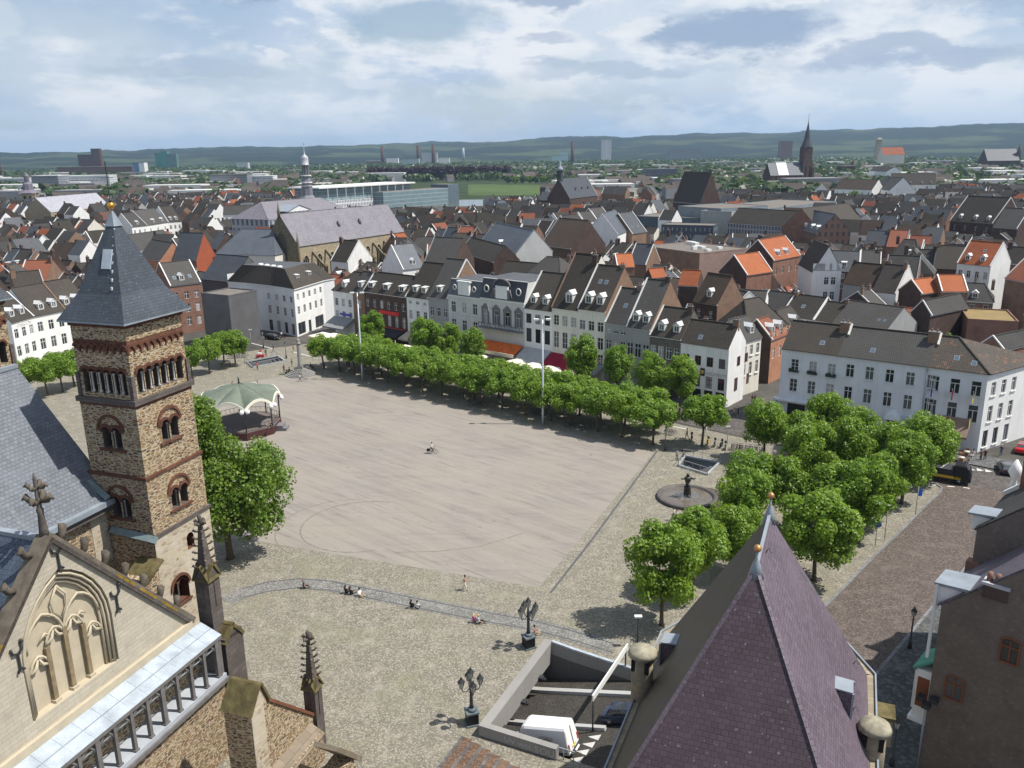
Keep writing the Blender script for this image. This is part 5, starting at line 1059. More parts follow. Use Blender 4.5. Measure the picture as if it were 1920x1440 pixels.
# local: x = to the right of the ridge, y = along the ridge away from the camera tower
PS = mat('plum slate', m_slate, (.058, .038, .048), .26, .34, .10); PSM = mat('mossy plum slate', m_slate, (.055, .045, .042), .26, .34, .1, (.075, .060, .025)); PS_LIT = mat('sunlit plum slate', m_slate, (.118, .092, .115), .26, .34, .28)  # last slate is a paler copy, sunlight on the right slope put into colour
JE = 12.0; JZ = 24.0; hw = 6.45; y0, y1 = -9.4, JL + 4.3
b = MB()
def bell(y, x, f): return f
# faces: near hip, right slope, left slope, three-sided far end
nl, nr = (-hw - .25, y0, JE), (hw + .25, y0, JE); r1, r2 = (0, 0, JZ), (0, JL, JZ)
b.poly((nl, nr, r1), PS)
b.poly((nr, (hw, y1, JE), r2, r1), PS_LIT); b.poly((r1, r2, (-hw, y1, JE), nl), PSM)
f1, f2 = (3.9, y1 + 4.4, JE), (-3.9, y1 + 4.4, JE); b.poly(((hw, y1, JE), f1, r2), PS_LIT); b.poly((f1, f2, r2), PS_LIT); b.poly((f2, (-hw, y1, JE), r2), PSM)
jroof = b.build('roof', jan)
b = MB()
for p, q in ((r1, r2), (r1, nl), (r1, nr)): b.bar(Vector(p) + Vector((0, 0, .03)), Vector(q) + Vector((0, 0, .03)), .18, .10, LEAD() if p == r1 and q == r2 else PS_LIT)
for p, z, h in ((r1, JZ, .95), (r2, JZ, 1.05)): b.lathe([(.42, z - .55), (.2, z + .25), (.07, z + h * .6), (.05, z + h)], LEAD(), (p[0], p[1]), 8)
b.build('ridge_lead', jroof)
for p, z in ((r1, JZ + .95), (r2, JZ + 1.05)): b = MB(); b.ball((p[0], p[1], z + .15), .21, mat('copper ball', m_plain, (.50, .26, .10), .45, .5, .2, 3.0, .5)); b.build('gilded_ball', jan)
b = MB(); MS = mat('pale weathered stone', m_ashlar, (.34, .29, .21), .8, .4, .5, .2)
oct_ = [(-hw + .4, y0), (hw - .4, y0), (hw - .4, y1), (3.6, y1 + 4.0), (-3.6, y1 + 4.0), (-hw + .4, y1)]; b.prism(oct_, 0, JE - .05, MS); b.build('wall', jan)
b = MB(); gut = [(hw + .2, y0, JE - .1), (hw + .2, y1, JE - .1), (4.1, y1 + 4.6, JE - .1), (-4.1, y1 + 4.6, JE - .1), (-hw - .2, y1, JE - .1), (-hw - .2, y0, JE - .1)]
for p, q in zip(gut, gut[1:]): b.bar(p, q, .6, .35, MS); b.bar(Vector(p) + Vector((.25 if p[0] > 0 else -.25, 0, .2)), Vector(q) + Vector((.25 if q[0] > 0 else -.25, 0, .2)), .1, .25, LEAD())
b.build('gutter', jan)
def jl(px, py, z): q = P(px, py, z).xy - JR1; return q.dot(JN), q.dot(JU)
# stone pepper-pot chimneys at both eaves
for (px, py, zt, h) in ((1206, 1213, 15.6, 5.6), (1642, 1352, 14.2, 5.5)):
 x, y = jl(px, py, zt); b = MB(); b.lathe([(.72, zt - h), (.66, zt - 1.6), (.62, zt - .45)], MS, (x, y), 10); b.lathe([(.92, zt - .5), (.80, zt - .2), (.35, zt), (.22, zt + .02)], mat('lichened cap', m_plain, (.36, .33, .25), .9, .1, .4, 2.0), (x, y), 14)
 for a_ in range(4): t = a_ * math.pi / 2 - .9; b.box(x + .6 * math.cos(t) - .13, x + .6 * math.cos(t) + .13, y + .6 * math.sin(t) - .13, y + .6 * math.sin(t) + .13, zt - 1.5, zt - .75, DARK)
 b.box(x - .5, x + 1.1, y - .4, y + .4, zt - h - .3, zt - h + .5, MS); b.build('stone_chimney', jan)
# small slated dormers with lead edges
def jdorm(px, py, z, s):
 x, y = jl(px, py, z); k = (JZ - JE) / hw; xr = (JZ - z) / k; b = MB(); w = .6; x = s * xr
 xo = s * (xr + .8); zt = z + .35
 b.slab(((x - s * .3, y - w, zt + .1), (xo, y - w, zt), (xo, y + w, zt), (x - s * .3, y + w, zt + .1)) if s > 0 else ((xo, y - w, zt), (x - s * .3, y - w, zt + .1), (x - s * .3, y + w, zt + .1), (xo, y + w, zt)), .10, LEAD())
 for yy in (y - w, y + w): b.poly(((x, yy, z), (xo, yy, z - k * .8 + .2), (xo, yy, zt - .1), (x, yy, zt - .1)), PS_LIT); b.bar((xo, yy, zt - .05), (xo, yy, z - k * .8 + .2), .12, .12, LEAD())
 b.poly(((xo - s * .05, y - w, zt - .1), (xo - s * .05, y + w, zt - .1), (xo - s * .05, y + w, z - k * .8), (xo - s * .05, y - w, z - k * .8)), DARK); b.build('dormer', jan)
jdorm(1608, 1300, 15.6, 1); jdorm(1246, 1205, 14.6, -1)
b = MB(); x, y = jl(1652, 1330, 11.5); b.box(hw + .1, hw + 1.5, y - .6, y + .6, 9.4, 11.3, MS); b.box(hw, hw + 1.6, y - .75, y + .75, 11.3, 11.5, MOSSY); b.build('buttress', jan)
b = MB()
for px_, py_ in ((1443, 1032), (1432, 1086), (1600, 1242), (1598, 1330), (1250, 1150)):
 x, y = jl(px_, py_, 22 if py_ < 1100 else 14); s = 1 if x > 0 else -1; z = JZ - abs(x) * (JZ - JE) / hw; b.tube([(x, y, z), (x + s * .15, y, z + .3), (x + s * .3, y, z + .05), (x + s * .38, y + .05, z + .1)], .03, IRON(), 5)
b.build('roof_hook', jroof)
# ---------------------------------------------------------------- shaded houses on the right of the street
kdv = kd
BR_ST = mat('brown brick side wall', m_brick, (.155, .125, .10), (.195, .158, .13), (.15, .13, .115)); BR_ST2 = mat('grey brown side wall', m_brick, (.165, .138, .115), (.205, .17, .145), (.16, .14, .125))
ca0 = G(1722, 1441); cA = Vector(ca0)
def along(t): return cA + kdv * t
RED_F = mat('red brown paint', m_flat, (.20, .065, .03), .5)
zA = height_over(cA, 1139 - 6)
h1 = house('shaded brown rendered house with red arched windows in its bare side wall', along(6.6), cA, zA, zA + 7.6, 15, mat('plum grey slate', m_slate, (.115, .098, .122), .3, .36, .15), WHITE2(), yr=8.0, side=BR_ST, rows=((9.2, 2.2), (5.2, 2.6), (1.2, 2.6)), cols=2, win=(1.3, 1), trimband=True,
   chim=(), name='rendered_house', over=.3)
def sw(px, py):
 u = along(0) - along(1); o = (cA.x, cA.y, 0); q = on_plane(px, py, o, Vector((kdv.x, kdv.y, 0))); back = Vector((kdv.y, -kdv.x)); return (Vector((q.x, q.y)) - cA).dot(back), q.z
Wh = 6.6
for px_, py_ in ((1890, 1241), (1786, 1309)):
 y, z = sw(px_, py_); b = MB(); b.box(Wh + .003, Wh + .10, y - .62, y - .5, z, z + 1.55, RED_F); b.box(Wh + .003, Wh + .10, y + .5, y + .62, z, z + 1.55, RED_F); b.box(Wh + .003, Wh + .10, y - .05, y + .05, z + .1, z + 1.6, RED_F); b.box(Wh + .003, Wh + .11, y - .62, y + .62, z - .12, z, RED_F); b.box(Wh + .003, Wh + .09, y - .5, y + .5, z + 1.08, z + 1.18, RED_F)
 ap = arc_pts(y, z + 1.5, .56, 8); b.tube([(Wh + .06, a_, 1.5 + z + (q_ - z - 1.5) * .5) for a_, q_ in ap], .07, RED_F, 6); o = b.build('window', h1)
 p_ = MB(); p_.poly([(Wh + .03, y - .5, z), (Wh + .03, y + .5, z)] + [(Wh + .03, a_, z + 1.5 + (q_ - z - 1.5) * .5) for a_, q_ in ap], GLASS()); p_.build('pane', o)
# oriel with a green copper roof, zinc dormer head, floodlights, pipe
b = MB(); b.box(3.6, 6.2, -1.1, -.003, 3.9, 7.9, WHITE()); b.box(3.75, 6.05, -1.15, -1.1, 4.9, 7.3, GLASS())
for x in (3.6, 4.5, 5.4, 6.1): b.box(x, x + .12, -1.2, -1.08, 4.6, 7.7, TRIM())
b.box(6.2, 6.25, -.95, -.15, 4.9, 7.3, RED_F); b.box(3.4, 6.4, -1.3, 0, 3.6, 3.9, WHITE()); b.slab(((3.4, -1.35, 8.0), (6.4, -1.35, 8.0), (6.1, -.02, 8.9), (3.7, -.02, 8.9)), .15, mat('verdigris copper', m_plain, (.10, .32, .22), .7, .2, .25, 1.0)); b.build('oriel', h1)
k7 = 7.6 / 8.0; b = MB(); zt = zA + 1.4
b.slab(((3.9, -.7, zt), (6.4, -.7, zt), (6.5, 1.9, zt + .25), (3.8, 1.9, zt + .25)), .2, LEAD()); b.box(4.1, 6.2, -.45, 1.6, zA - .4, zt - .2, WHITE()); b.bar((6.45, -.5, zA - 4.5), (6.3, -.5, zt - .1), .18, .25, TRIM()); b.build('dormer', h1)
b = MB(); y, z = sw(1748, 1316); b.tube([(Wh + .35, y - .3, .2), (Wh + .35, y - .3, z)], .07, STEEL(), 6)
for dx, dy, dz in ((.1, -.5, .1), (.5, 0, -.1), (.2, .4, .35)): b.box(Wh + dx, Wh + dx + .6, y + dy - .4, y + dy + .1, z + dz, z + dz + .35, IRON()); b.poly(((Wh + dx, y + dy - .38, z + dz + .36), (Wh + dx + .58, y + dy - .38, z + dz + .36), (Wh + dx + .58, y + dy + .08, z + dz + .36), (Wh + dx, y + dy + .08, z + dz + .36)), GLASS())
b.build('floodlight', h1)
cr = MB(); y, z = sw(1868, 1102)
cr.box(Wh - .7, Wh + .1, y - .75, y + .75, z - .9, z + .05, BRICK_D()); cr.box(Wh - .8, Wh + .2, y - .85, y + .85, z + .05, z + .25, mat('white mortar', m_plain, (.5, .5, .52), .8)); [cr.lathe([(.2, z + .25), (.17, z + .85)], mat('clay pot', m_flat, (.22, .12, .08), .8), (Wh - .3, y - .5 + .5 * i), 8) for i in range(3)]; cr.build('chimney', h1)
cB = along(6.9); zB = height_over(cB, 992)
h2 = house('taller brown rendered house with a mossy grey tile roof beyond the plum slate one', along(15.5), cB, zB, zB + 7.2, 15, TILE_G(), WHITE2(), yr=8.0, side=BR_ST2, rows=((11, 2.2), (7, 2.4), (3, 2.6)), cols=3, win=(1.2, 1), name='rendered_house', over=.2)
W2 = 8.6; b = MB(); b.box(W2 - .5, W2 + .35, -.35, .55, zB - 5.6, zB - 2.6, BRICK()); b.build('brick_pier', h2)
b = MB(); b.slab(((W2 - 2.4, -.9, zB + .9), (W2 - .6, -.9, zB + .9), (W2 - .6, 1.0, zB + 1.1), (W2 - 2.4, 1.0, zB + 1.1)), .15, LEAD()); b.box(W2 - 2.2, W2 - .8, -.6, .9, zB - .3, zB + .75, TRIM()); b.build('dormer', h2)
b = MB(); b.bar((.2, -.2, zB + .2), (.2, 7.9, zB + 7.3), .5, .3, TRIM()); b.build('verge_coping', h2)
for y, zz in ((1.3, 4.4), (3.4, 5.2)): chimney(h2, .5, y, zB, zB + zz, .9, .8, BRICK(), 1)
chimney(h2, W2 - .7, 6.6, zB + 4, zB + 8.3, 1.2, .9, BRICK(), 2)
cC = along(15.8); h3 = house('shaded house with a steep slated gablet and white ball finial at the street end', along(23.5), cC, zB - 1.5, zB + 4.0, 13, SLATE_P(), WHITE2(), yr=6.5, side=BR_ST, rows=((9, 2.2), (5, 2.4)), cols=2, win=(1.2, 1), name='rendered_house')
b = MB(); b.slab(((.8, -.1, zB - 1.4), (3.8, -.1, zB - 1.4), (2.3, 1.2, zB + 3.6)), .1, SLATE_P()); b.slab(((3.8, -.1, zB - 1.4), (3.8, 4.5, zB - 1.4), (2.3, 3.4, zB + 3.6), (2.3, 1.2, zB + 3.6)), .1, SLATE_P()); b.slab(((.8, 4.5, zB - 1.4), (.8, -.1, zB - 1.4), (2.3, 1.2, zB + 3.6), (2.3, 3.4, zB + 3.6)), .1, SLATE_P()); b.bar((2.3, 1.0, zB + 3.7), (2.3, 3.5, zB + 3.7), .45, .35, LEAD()); b.build('gablet', h3)
b = MB(); b.lathe([(.35, zB - 1.2), (.25, zB + .5), (.2, zB + .9), (.55, zB + 1.5), (.4, zB + 2.0), (.08, zB + 2.6)], WHITE(), (6.4, 0), 10); b.build('ball_finial', h3)
# ---------------------------------------------------------------- car park ramp
rmp = thing('car_park_ramp', 'sunken car park ramp with grey concrete parapets and two pale lane dividers', 'ramp', (RA.x, RA.y, 0), math.atan2(RV.y, RV.x))
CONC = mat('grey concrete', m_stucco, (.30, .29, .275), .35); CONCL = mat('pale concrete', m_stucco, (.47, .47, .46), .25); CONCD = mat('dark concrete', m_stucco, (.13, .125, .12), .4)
ASPH = mat('ramp asphalt', m_cobble, (.085, .078, .068), 9, 1.2, .3)
L_ = RLEN; XE = 11.8; zf = lambda x: -2.75 + (x - .8) * (2.75 / 11.0) if x > .8 else -2.75 + (x - .8) * .2
b = MB()
b.box(0, .8, 0, L_, -1.05, 1.0, CONC); nearL = (RD - RA).length
b.box(.8, nearL, 0, .55, -.001, 1.0, CONC); b.box(-.03, nearL + .03, -.03, .0 - .001, -.02, .06, CONCD)
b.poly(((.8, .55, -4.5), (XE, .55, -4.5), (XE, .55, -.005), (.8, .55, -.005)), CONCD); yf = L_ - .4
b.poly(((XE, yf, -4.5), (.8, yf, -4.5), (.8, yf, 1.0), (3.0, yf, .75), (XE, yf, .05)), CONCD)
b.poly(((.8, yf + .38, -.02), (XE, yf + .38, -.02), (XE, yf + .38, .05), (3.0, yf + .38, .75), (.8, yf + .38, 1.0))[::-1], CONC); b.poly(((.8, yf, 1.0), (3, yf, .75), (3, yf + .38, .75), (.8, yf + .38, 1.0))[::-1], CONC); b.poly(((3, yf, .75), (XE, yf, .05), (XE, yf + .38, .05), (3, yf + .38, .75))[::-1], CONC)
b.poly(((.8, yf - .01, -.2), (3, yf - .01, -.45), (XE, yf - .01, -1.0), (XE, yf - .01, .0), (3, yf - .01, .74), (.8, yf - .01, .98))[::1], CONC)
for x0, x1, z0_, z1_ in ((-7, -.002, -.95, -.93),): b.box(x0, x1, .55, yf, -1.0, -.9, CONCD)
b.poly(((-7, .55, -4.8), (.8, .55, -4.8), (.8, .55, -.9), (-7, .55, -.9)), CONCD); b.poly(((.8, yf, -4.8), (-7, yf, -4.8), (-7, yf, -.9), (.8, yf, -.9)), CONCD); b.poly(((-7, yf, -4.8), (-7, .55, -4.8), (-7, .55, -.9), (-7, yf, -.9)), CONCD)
b.build('wall', rmp)
b = MB(); b.poly(((.8, .55, zf(.8)), (XE, .55, zf(XE)), (XE, yf, zf(XE)), (.8, yf, zf(.8))), ASPH); b.poly(((-7, .55, zf(-7)), (.8, .55, zf(.8)), (.8, yf, zf(.8)), (-7, yf, zf(-7))), ASPH); b.build('ramp_floor', rmp)
for fy, wd, e in ((.80, .5, XE), (.435, .4, 8.6)):
 b = MB(); y = L_ * fy; n = 8
 for i in range(n): xa, xb_ = -1 + (e + 1) * i / n, -1 + (e + 1) * (i + 1) / n; b.bar((xa, y, zf(xa) + .1), (xb_, y, zf(xb_) + .1), wd, .42, CONCL)
 b.build('lane_divider', rmp)
b = MB(); b.bar((.8, yf + .19, 1.06), (3, yf + .19, .81), .3, .08, ZINC); b.bar((3, yf + .19, .81), (XE, yf + .19, .11), .3, .08, ZINC); b.build('metal_capping', rmp)
for t in (.2, .48, .76): b = MB(); b.box(.82, 1.2, L_ * t - .25, L_ * t + .25, -1.0, -.75, IRON()); b.box(.9, 1.35, L_ * t + .05, L_ * t + .3, -1.2, -1.0, IRON()); b.build('ceiling_lamp', rmp)
b = MB(); 
for i in range(5): y = 1.0 + i * .95; x = 7.4 + .15 * i; z = zf(x) + .012; b.poly(((x - .55, y - .0, zf(x - .55) + .012), (x + .45, y - .38, zf(x + .45) + .012), (x + .45, y + .38, zf(x + .45) + .012)), WP)
b.build('floor_marking', rmp)
b = MB(); b.bar((7.6, L_ * .40, 2.2), (7.9, L_ + .2, 2.2), .12, .55, TRIM()); [b.tube([(7.6 + .3 * (t - .4) / .6, L_ * t, zf(7.6) if t < .9 else 0), (7.6 + .3 * (t - .4) / .6, L_ * t, 2.2)], .07, IRON(), 6) for t in (.41, .98)]; b.build('height_barrier', rmp)
gm = mat('chalk white graffiti', m_flat, (.42, .41, .40), .8)
text('UV wol', rmp, (3.4, -.02, .5), .75, gm, name='graffiti', ext=.004); text('SOU', rmp, (5.7, -.02, .45), .85, gm, name='graffiti', ext=.004)
b = MB()
for t in (nearL + .5, nearL + 1.3): b.tube([(t, .3, 0), (t, .3, 1.0)], .04, STEEL(), 6)
b.bar((nearL + .1, .3, 1.0), (nearL + 1.5, .3, 1.0), .07, .07, STEEL()); b.build('handrail', rmp)
# steps beside the ramp: bands of brick and stone
st = MB(); sb = mat('brown brick steps', m_cobble, (.20, .13, .09), 6, 1.2, .3)
for i in range(7):
 st.box(-1.2 + i * .95, -1.2 + i * .95 + .22, -5 - .2 * i, -.6 - .25 * i, -.02, .05, PAVEM); st.box(-1.2 + i * .95 + .22, -.25 + i * .95, -5 - .2 * i, -.6 - .25 * i, -.02, .035, sb)
o = st.build('steps', None, (RA.x, RA.y, 0), math.atan2(RV.y, RV.x)); struct(o)
# ---------------------------------------------------------------- bandstand
KC = P(457, 806, 0); bz = 1.35
kio = thing('bandstand', 'octagonal bandstand with a scalloped green grey roof edged in white', 'bandstand', KC)
b = MB(); rr = 6.3; oc = [(rr * math.cos(R(22.5 + 45 * i)), rr * math.sin(R(22.5 + 45 * i))) for i in range(8)]
b.prism(oc, -.02, bz, mat('maroon plinth', m_plain, (.075, .03, .028), .7), mat('bandstand floor', m_plain, (.17, .14, .13), .8)); b.build('plinth', kio)
CREAMP = mat('cream paint', m_flat, (.80, .78, .66), .5); COPR = mat('aged copper', m_plain, (.165, .195, .150), .55, .35, .25, .5, .1)
zc_, za_ = 5.35, 8.2; RR = 6.6; b = MB(); rim = MB(); n = 10; m_ = 8
for s in range(8):
 a0, a1 = R(22.5 + 45 * s), R(22.5 + 45 * (s + 1)); c0_ = Vector((math.cos(a0), math.sin(a0))); c1_ = Vector((math.cos(a1), math.sin(a1))); V = []; F = []
 for i in range(m_ + 1):
  t = .03 + .97 * i / m_
  for j in range(n + 1):
   q = j / n; p = (c0_ * (1 - q) + c1_ * q) * RR * t; ar = 1 - (2 * q - 1) ** 2; z = za_ - (za_ - zc_) * t ** 1.25 + ar * 1.35 * t ** 1.5; V.append((p.x, p.y, z))
 for i in range(m_):
  for j in range(n): k0 = i * (n + 1) + j; F.append((k0, k0 + n + 1, k0 + n + 2, k0 + 1))
 b.faces(V, F, COPR, True); ed = V[-(n + 1):]
 for p, q in zip(ed, ed[1:]):
  p_, q_ = Vector(p), Vector(q); rim.bar(p_ * 1.0 - Vector((0, 0, .2)), q_ - Vector((0, 0, .2)), .12, .42, CREAMP)
 b.tube([Vector(V[i * (n + 1)]) + Vector((0, 0, .03)) for i in range(m_ + 1)], .07, COPR, 5)
b.lathe([(.25, za_ - .1), (.12, za_ + .4), (.15, za_ + .6), (.04, za_ + 1.2)], IRON(), (0, 0), 8); r_ = b.build('roof', kio); rim.build('rim', r_)
for s in range(8):
 a0 = R(22.5 + 45 * s); x, y = 6.1 * math.cos(a0), 6.1 * math.sin(a0); b = MB(); b.tube([(x, y, bz), (x, y, zc_)], .11, IRON(), 8); b.build('post', kio)
 b = MB(); 
 for d_ in (-.14, .14): g = Vector((RR * math.cos(a0 + d_ * .5), RR * math.sin(a0 + d_ * .5), zc_ - .35)); b.ball(g, .38, mat('white globe', m_flat, (.85, .85, .85), .3), 8)
 b.build('globe_lamp', kio)
 a1 = R(22.5 + 45 * (s + 1)); x2, y2 = 6.1 * math.cos(a1), 6.1 * math.sin(a1); b = MB(); b.bar((x, y, bz + 1.0), (x2, y2, bz + 1.0), .05, .05, IRON()); b.bar((x, y, bz + .15), (x2, y2, bz + .15), .04, .04, IRON())
 for i in range(1, 12): t = i / 12; b.bar((x + (x2 - x) * t, y + (y2 - y) * t, bz + .1), (x + (x2 - x) * (t + .04 * (-1) ** i), y + (y2 - y) * (t + .04 * (-1) ** i), bz + 1.0), .025, .025, IRON())
 b.build('railing', kio)
b = MB(); b.box(rr * .92, rr + 1.2, -1.0, 1.0, -.02, .5, STONEG()); b.box(rr * .92, rr + .6, -1.0, 1.0, .5, .95, STONEG()); b.build('steps', kio)
# ---------------------------------------------------------------- stone column on steps, fountain, stair wells
CCp = P(564, 702, 0); col = thing('column', 'slender grey stone column with a pine cone top on stepped base', 'monument', CCp)
b = MB(); GST = mat('pale grey stone', m_plain, (.27, .265, .25), .8, .2, .2, 1.2)
for i in range(6): r_ = 3.3 - .42 * i; b.lathe([(r_, .2 * i - .02), (r_, .2 * i + .2)], GST, (0, 0), 8, False, R(22.5))
b.build('steps', col); hcol = height_over(CCp, 637)
b = MB(); b.box(-.55, .55, -.55, .55, 1.2, 1.9, GST); b.lathe([(.5, 1.9), (.42, 2.1), (.40, hcol - 1.3), (.34, hcol - 1.0)], GST, (0, 0), 14); b.build('shaft', col)
b = MB(); b.lathe([(.34, hcol - 1.0), (.55, hcol - .85), (.55, hcol - .65), (.3, hcol - .6), (.38, hcol - .3), (.3, hcol), (.1, hcol + .3)], GST, (0, 0), 12); b.build('capital', col)
FCp = P(1288, 934, 0); fou = thing('fountain', 'round dark stone fountain basin with a bronze figure spouting water', 'fountain', FCp)
b = MB(); FR = 3.75; DKS = mat('dark basin stone', m_plain, (.115, .105, .10), .6, .3, .25, 1.4)
b.lathe([(FR + .25, -.02), (FR + .25, .38), (FR + .1, .45), (FR - .3, .45), (FR - .35, .25), (FR - .6, .1), (.01, .08)], DKS, (0, 0), 48); b.build('basin', fou)
b = MB(); b.lathe([(FR - .4, .18), (FR - .4, .2)], mat('shallow brown water', m_plain, (.15, .125, .10), .12, .5, .3, .8), (0, 0), 40, False); 
b.build('basin_water', fou)
BZ = mat('dark bronze', m_plain, (.035, .033, .03), .45, .5, .3, 2.0)
b = MB(); b.lathe([(.55, .19), (.50, .9), (.42, 1.5), (.5, 1.6)], BZ, (0, 0), 12); b.build('pedestal', fou)
b = MB(); b.lathe([(.3, 1.6), (.26, 2.2), (.48, 2.7), (.42, 3.0), (.22, 3.1)], BZ, (0, 0), 10); b.ball((0, 0, 3.3), .24, BZ, 8); [b.tube([(s * .35, 0, 2.9), (s * .75, -.1, 2.75), (s * .95, -.2, 2.9)], [.14, .12, .07], BZ, 6) for s in (-1, 1)]; [b.tube([(0, s * .35, 2.3), (0, s * .8, 2.2), (0, s * .9, 2.0)], [.16, .12, .09], BZ, 6) for s in (-1, 1)]; b.build('bronze_figure', fou)
WS = mat('water spray', m_flat, (.9, .92, .95), .3); 
def m_spray(t): t.fin((.92, .94, .96), .4); ms = t.n('ShaderNodeMixShader'); tr = t.n('ShaderNodeBsdfTransparent'); ms.inputs[0].default_value = .38; t.L(tr.outputs[0], ms.inputs[1]); t.L(t.b.outputs[0], ms.inputs[2]); t.L(ms.outputs[0], t.out.inputs[0]); return t.m
SPR = mat('falling water', m_spray); b = MB()
for i in range(260):
 t = rnd.random(); a_ = rnd.random() * 6.283; k_ = rnd.random()
 if i < 60: p = Vector((rnd.gauss(0, .18), rnd.gauss(0, .18), 3.5 + rnd.random() * 1.0)); s = .05
 else: r_ = .7 + t * .9; p = Vector((r_ * math.cos(a_), r_ * math.sin(a_), .22 + .5 * rnd.random() ** 3)); s = .10
 b.poly((p + Vector((-s, 0, 0)), p + Vector((s, 0, .02)), p + Vector((s, 0, s * 2)), p + Vector((-s, 0, s * 2))), SPR)
b.build('water_spray', fou)
b = struct(sheet('wet_patch', [(FCp.x + (4.7 + .5 * math.sin(3 * t)) * math.cos(t) + .9, FCp.y + 4.4 * math.sin(t) - .2) for t in [i * .2618 for i in range(24)]], .006, mat('wet cobbles', m_cobble, (.125, .105, .08), 5, 1.3, .3)))
def stairwell(label, quad, high):
 q = [Vector(p) for p in quad]; t = thing('stairwell', label, 'stairwell', (q[0].x, q[0].y, 0)); q = [p - q[0] for p in q]; b = MB(); n = 4
 WL = mat('stairwell wall', m_stucco, (.17, .18, .19), .3)
 for i in range(n): a_, c_ = q[i], q[(i + 1) % n]; b.poly(((a_.x, a_.y, -4), (a_.x, a_.y, .25), (c_.x, c_.y, .25), (c_.x, c_.y, -4)), WL); b.bar((a_.x, a_.y, .12), (c_.x, c_.y, .12), .3, .28, mat('pale curb stone', m_plain, (.36, .37, .37), .8))
 b.build('wall', t); b = MB(); u = q[1] - q[0]; v = q[3] - q[0]
 for i in range(10):
  s0, s1 = i / 10, (i + 1) / 10; z = -.2 - i * .33; p = [v * .02 + u * (1 - s0), v * .98 + u * (1 - s0), v * .98 + u * (1 - s1), v * .02 + u * (1 - s1)]; b.prism([(k_.x, k_.y) for k_ in p][::-1], z - .6, z, mat('dark steps', m_plain, (.09, .09, .095), .8))
 b.build('steps', t); b = MB(); g = []
 for i in (0, 2, 3):
  a_, c_ = q[i], q[(i + 1) % n]; L = (c_ - a_).length; k_ = max(2, int(L / 1.2))
  b.bar((a_.x, a_.y, 1.15), (c_.x, c_.y, 1.15), .06, .06, STEEL()); b.bar((a_.x, a_.y, .35), (c_.x, c_.y, .35), .04, .04, STEEL())
  for j in range(k_ + 1): p = a_.lerp(c_, j / k_); b.bar((p.x, p.y, .2), (p.x, p.y, 1.15), .05, .05, STEEL())
 b.build('railing', t); return t
stairwell('fenced stairwell to the car park beside the round fountain', S1, 1); stairwell('fenced stairwell near the slender stone column', S2, 1)
# ---------------------------------------------------------------- lamps, masts, signs
LG = mat('lantern glass', m_flat, (.55, .55, .5), .25); GSL = mat('blue stone plinth', m_plain, (.13, .16, .18), .7, .3, .2, 1.5)
def lantern(mb, x, y, z, s=1.0):
 mb.lathe([(.10 * s, z), (.24 * s, z + .5 * s)], LG, (x, y), 6, False); mb.lathe([(.28 * s, z + .5 * s), (.1 * s, z + .72 * s), (.03 * s, z + .92 * s)], IRON(), (x, y), 6, False)
 for i in range(6): a_ = i * 1.0472; mb.bar((x + .1 * s * math.cos(a_), y + .1 * s * math.sin(a_), z), (x + .25 * s * math.cos(a_), y + .25 * s * math.sin(a_), z + .5 * s), .03, .03, IRON())
def candelabrum(label, p, rz):
 t = thing('street_lamp', label, 'street lamp', p, rz, 'five armed lanterns'); b = MB(); b.box(-.55, .55, -.55, .55, 0, .15, GSL); b.box(-.46, .46, -.46, .46, .15, 1.1, BLACK()); b.box(-.52, .52, -.52, .52, 1.1, 1.25, GSL); b.lathe([(.42, 1.25), (.25, 1.5)], GSL, (0, 0), 8); b.build('plinth', t)
 b = MB(); b.lathe([(.2, 1.5), (.15, 1.8), (.12, 3.2), (.15, 3.35), (.08, 4.2)], IRON(), (0, 0), 10)
 for i in range(4): a_ = i * math.pi / 2; c_, s_ = math.cos(a_), math.sin(a_); b.tube([(r_ * c_, r_ * s_, z) for r_, z in ((.1, 3.3), (.35, 3.05), (.65, 3.1), (.78, 3.45))], .045, IRON(), 6)
 b.build('post', t)
 for i in range(5): a_ = i * math.pi / 2; b = MB(); lantern(b, *((.78 * math.cos(a_), .78 * math.sin(a_), 3.45) if i < 4 else (0, 0, 4.2)), 1.15); b.build('lantern', t)
 return t
candelabrum('five armed black lantern post at the near corner of the ramp parapet', P(885, 1356), .3); candelabrum('five armed black lantern post at the far corner of the ramp parapet', P(991, 1213), .5)
def post_lamp(label, p, h=4.2):
 t = thing('street_lamp', label, 'street lamp', p, 0, 'single lantern posts'); b = MB(); b.lathe([(.2, 0), (.18, .7), (.1, .8), (.06, h - .8)], IRON(), (0, 0), 8); b.bar((-.25, 0, h - 1.1), (.25, 0, h - 1.1), .04, .04, IRON()); b.build('post', t); b = MB(); lantern(b, 0, 0, h - .8, 1.1); b.build('lantern', t); return t
post_lamp('black lantern post on the shaded pavement by the oriel house', P(1705, 1217)); post_lamp('black lantern post at the bottom edge beside the plum church roof', P(1672, 1438)); post_lamp('black lantern post at the corner of the brick paving near the stairwell', P(1247, 846), 3.6); post_lamp('black lantern post by the hotel road between bicycle stands', P(1483, 848), 3.6); post_lamp('black lantern post near the slender stone column', P(537, 672), 3.8); post_lamp('black lantern post by the road left of the column', P(494, 652), 4.0)
def mast(label, p, top):
 h = height_over(p, top); t = thing('light_mast', label, 'light mast', p, 0, 'tall light masts'); b = MB(); b.lathe([(.22, 0), (.20, 2), (.11, h)], mat('galvanised mast', m_flat, (.48, .52, .56), .4, .5, .3), (0, 0), 10); b.build('mast', t)
 b = MB(); b.bar((-.9, 0, h), (.9, 0, h), .12, .1, STEEL()); [b.box(s * 1.0 - .45, s * 1.0 + .35, -.3, .3, h - .12, h + .14, TRIM()) for s in (-1, 1)]; b.build('lamp_head', t); return t
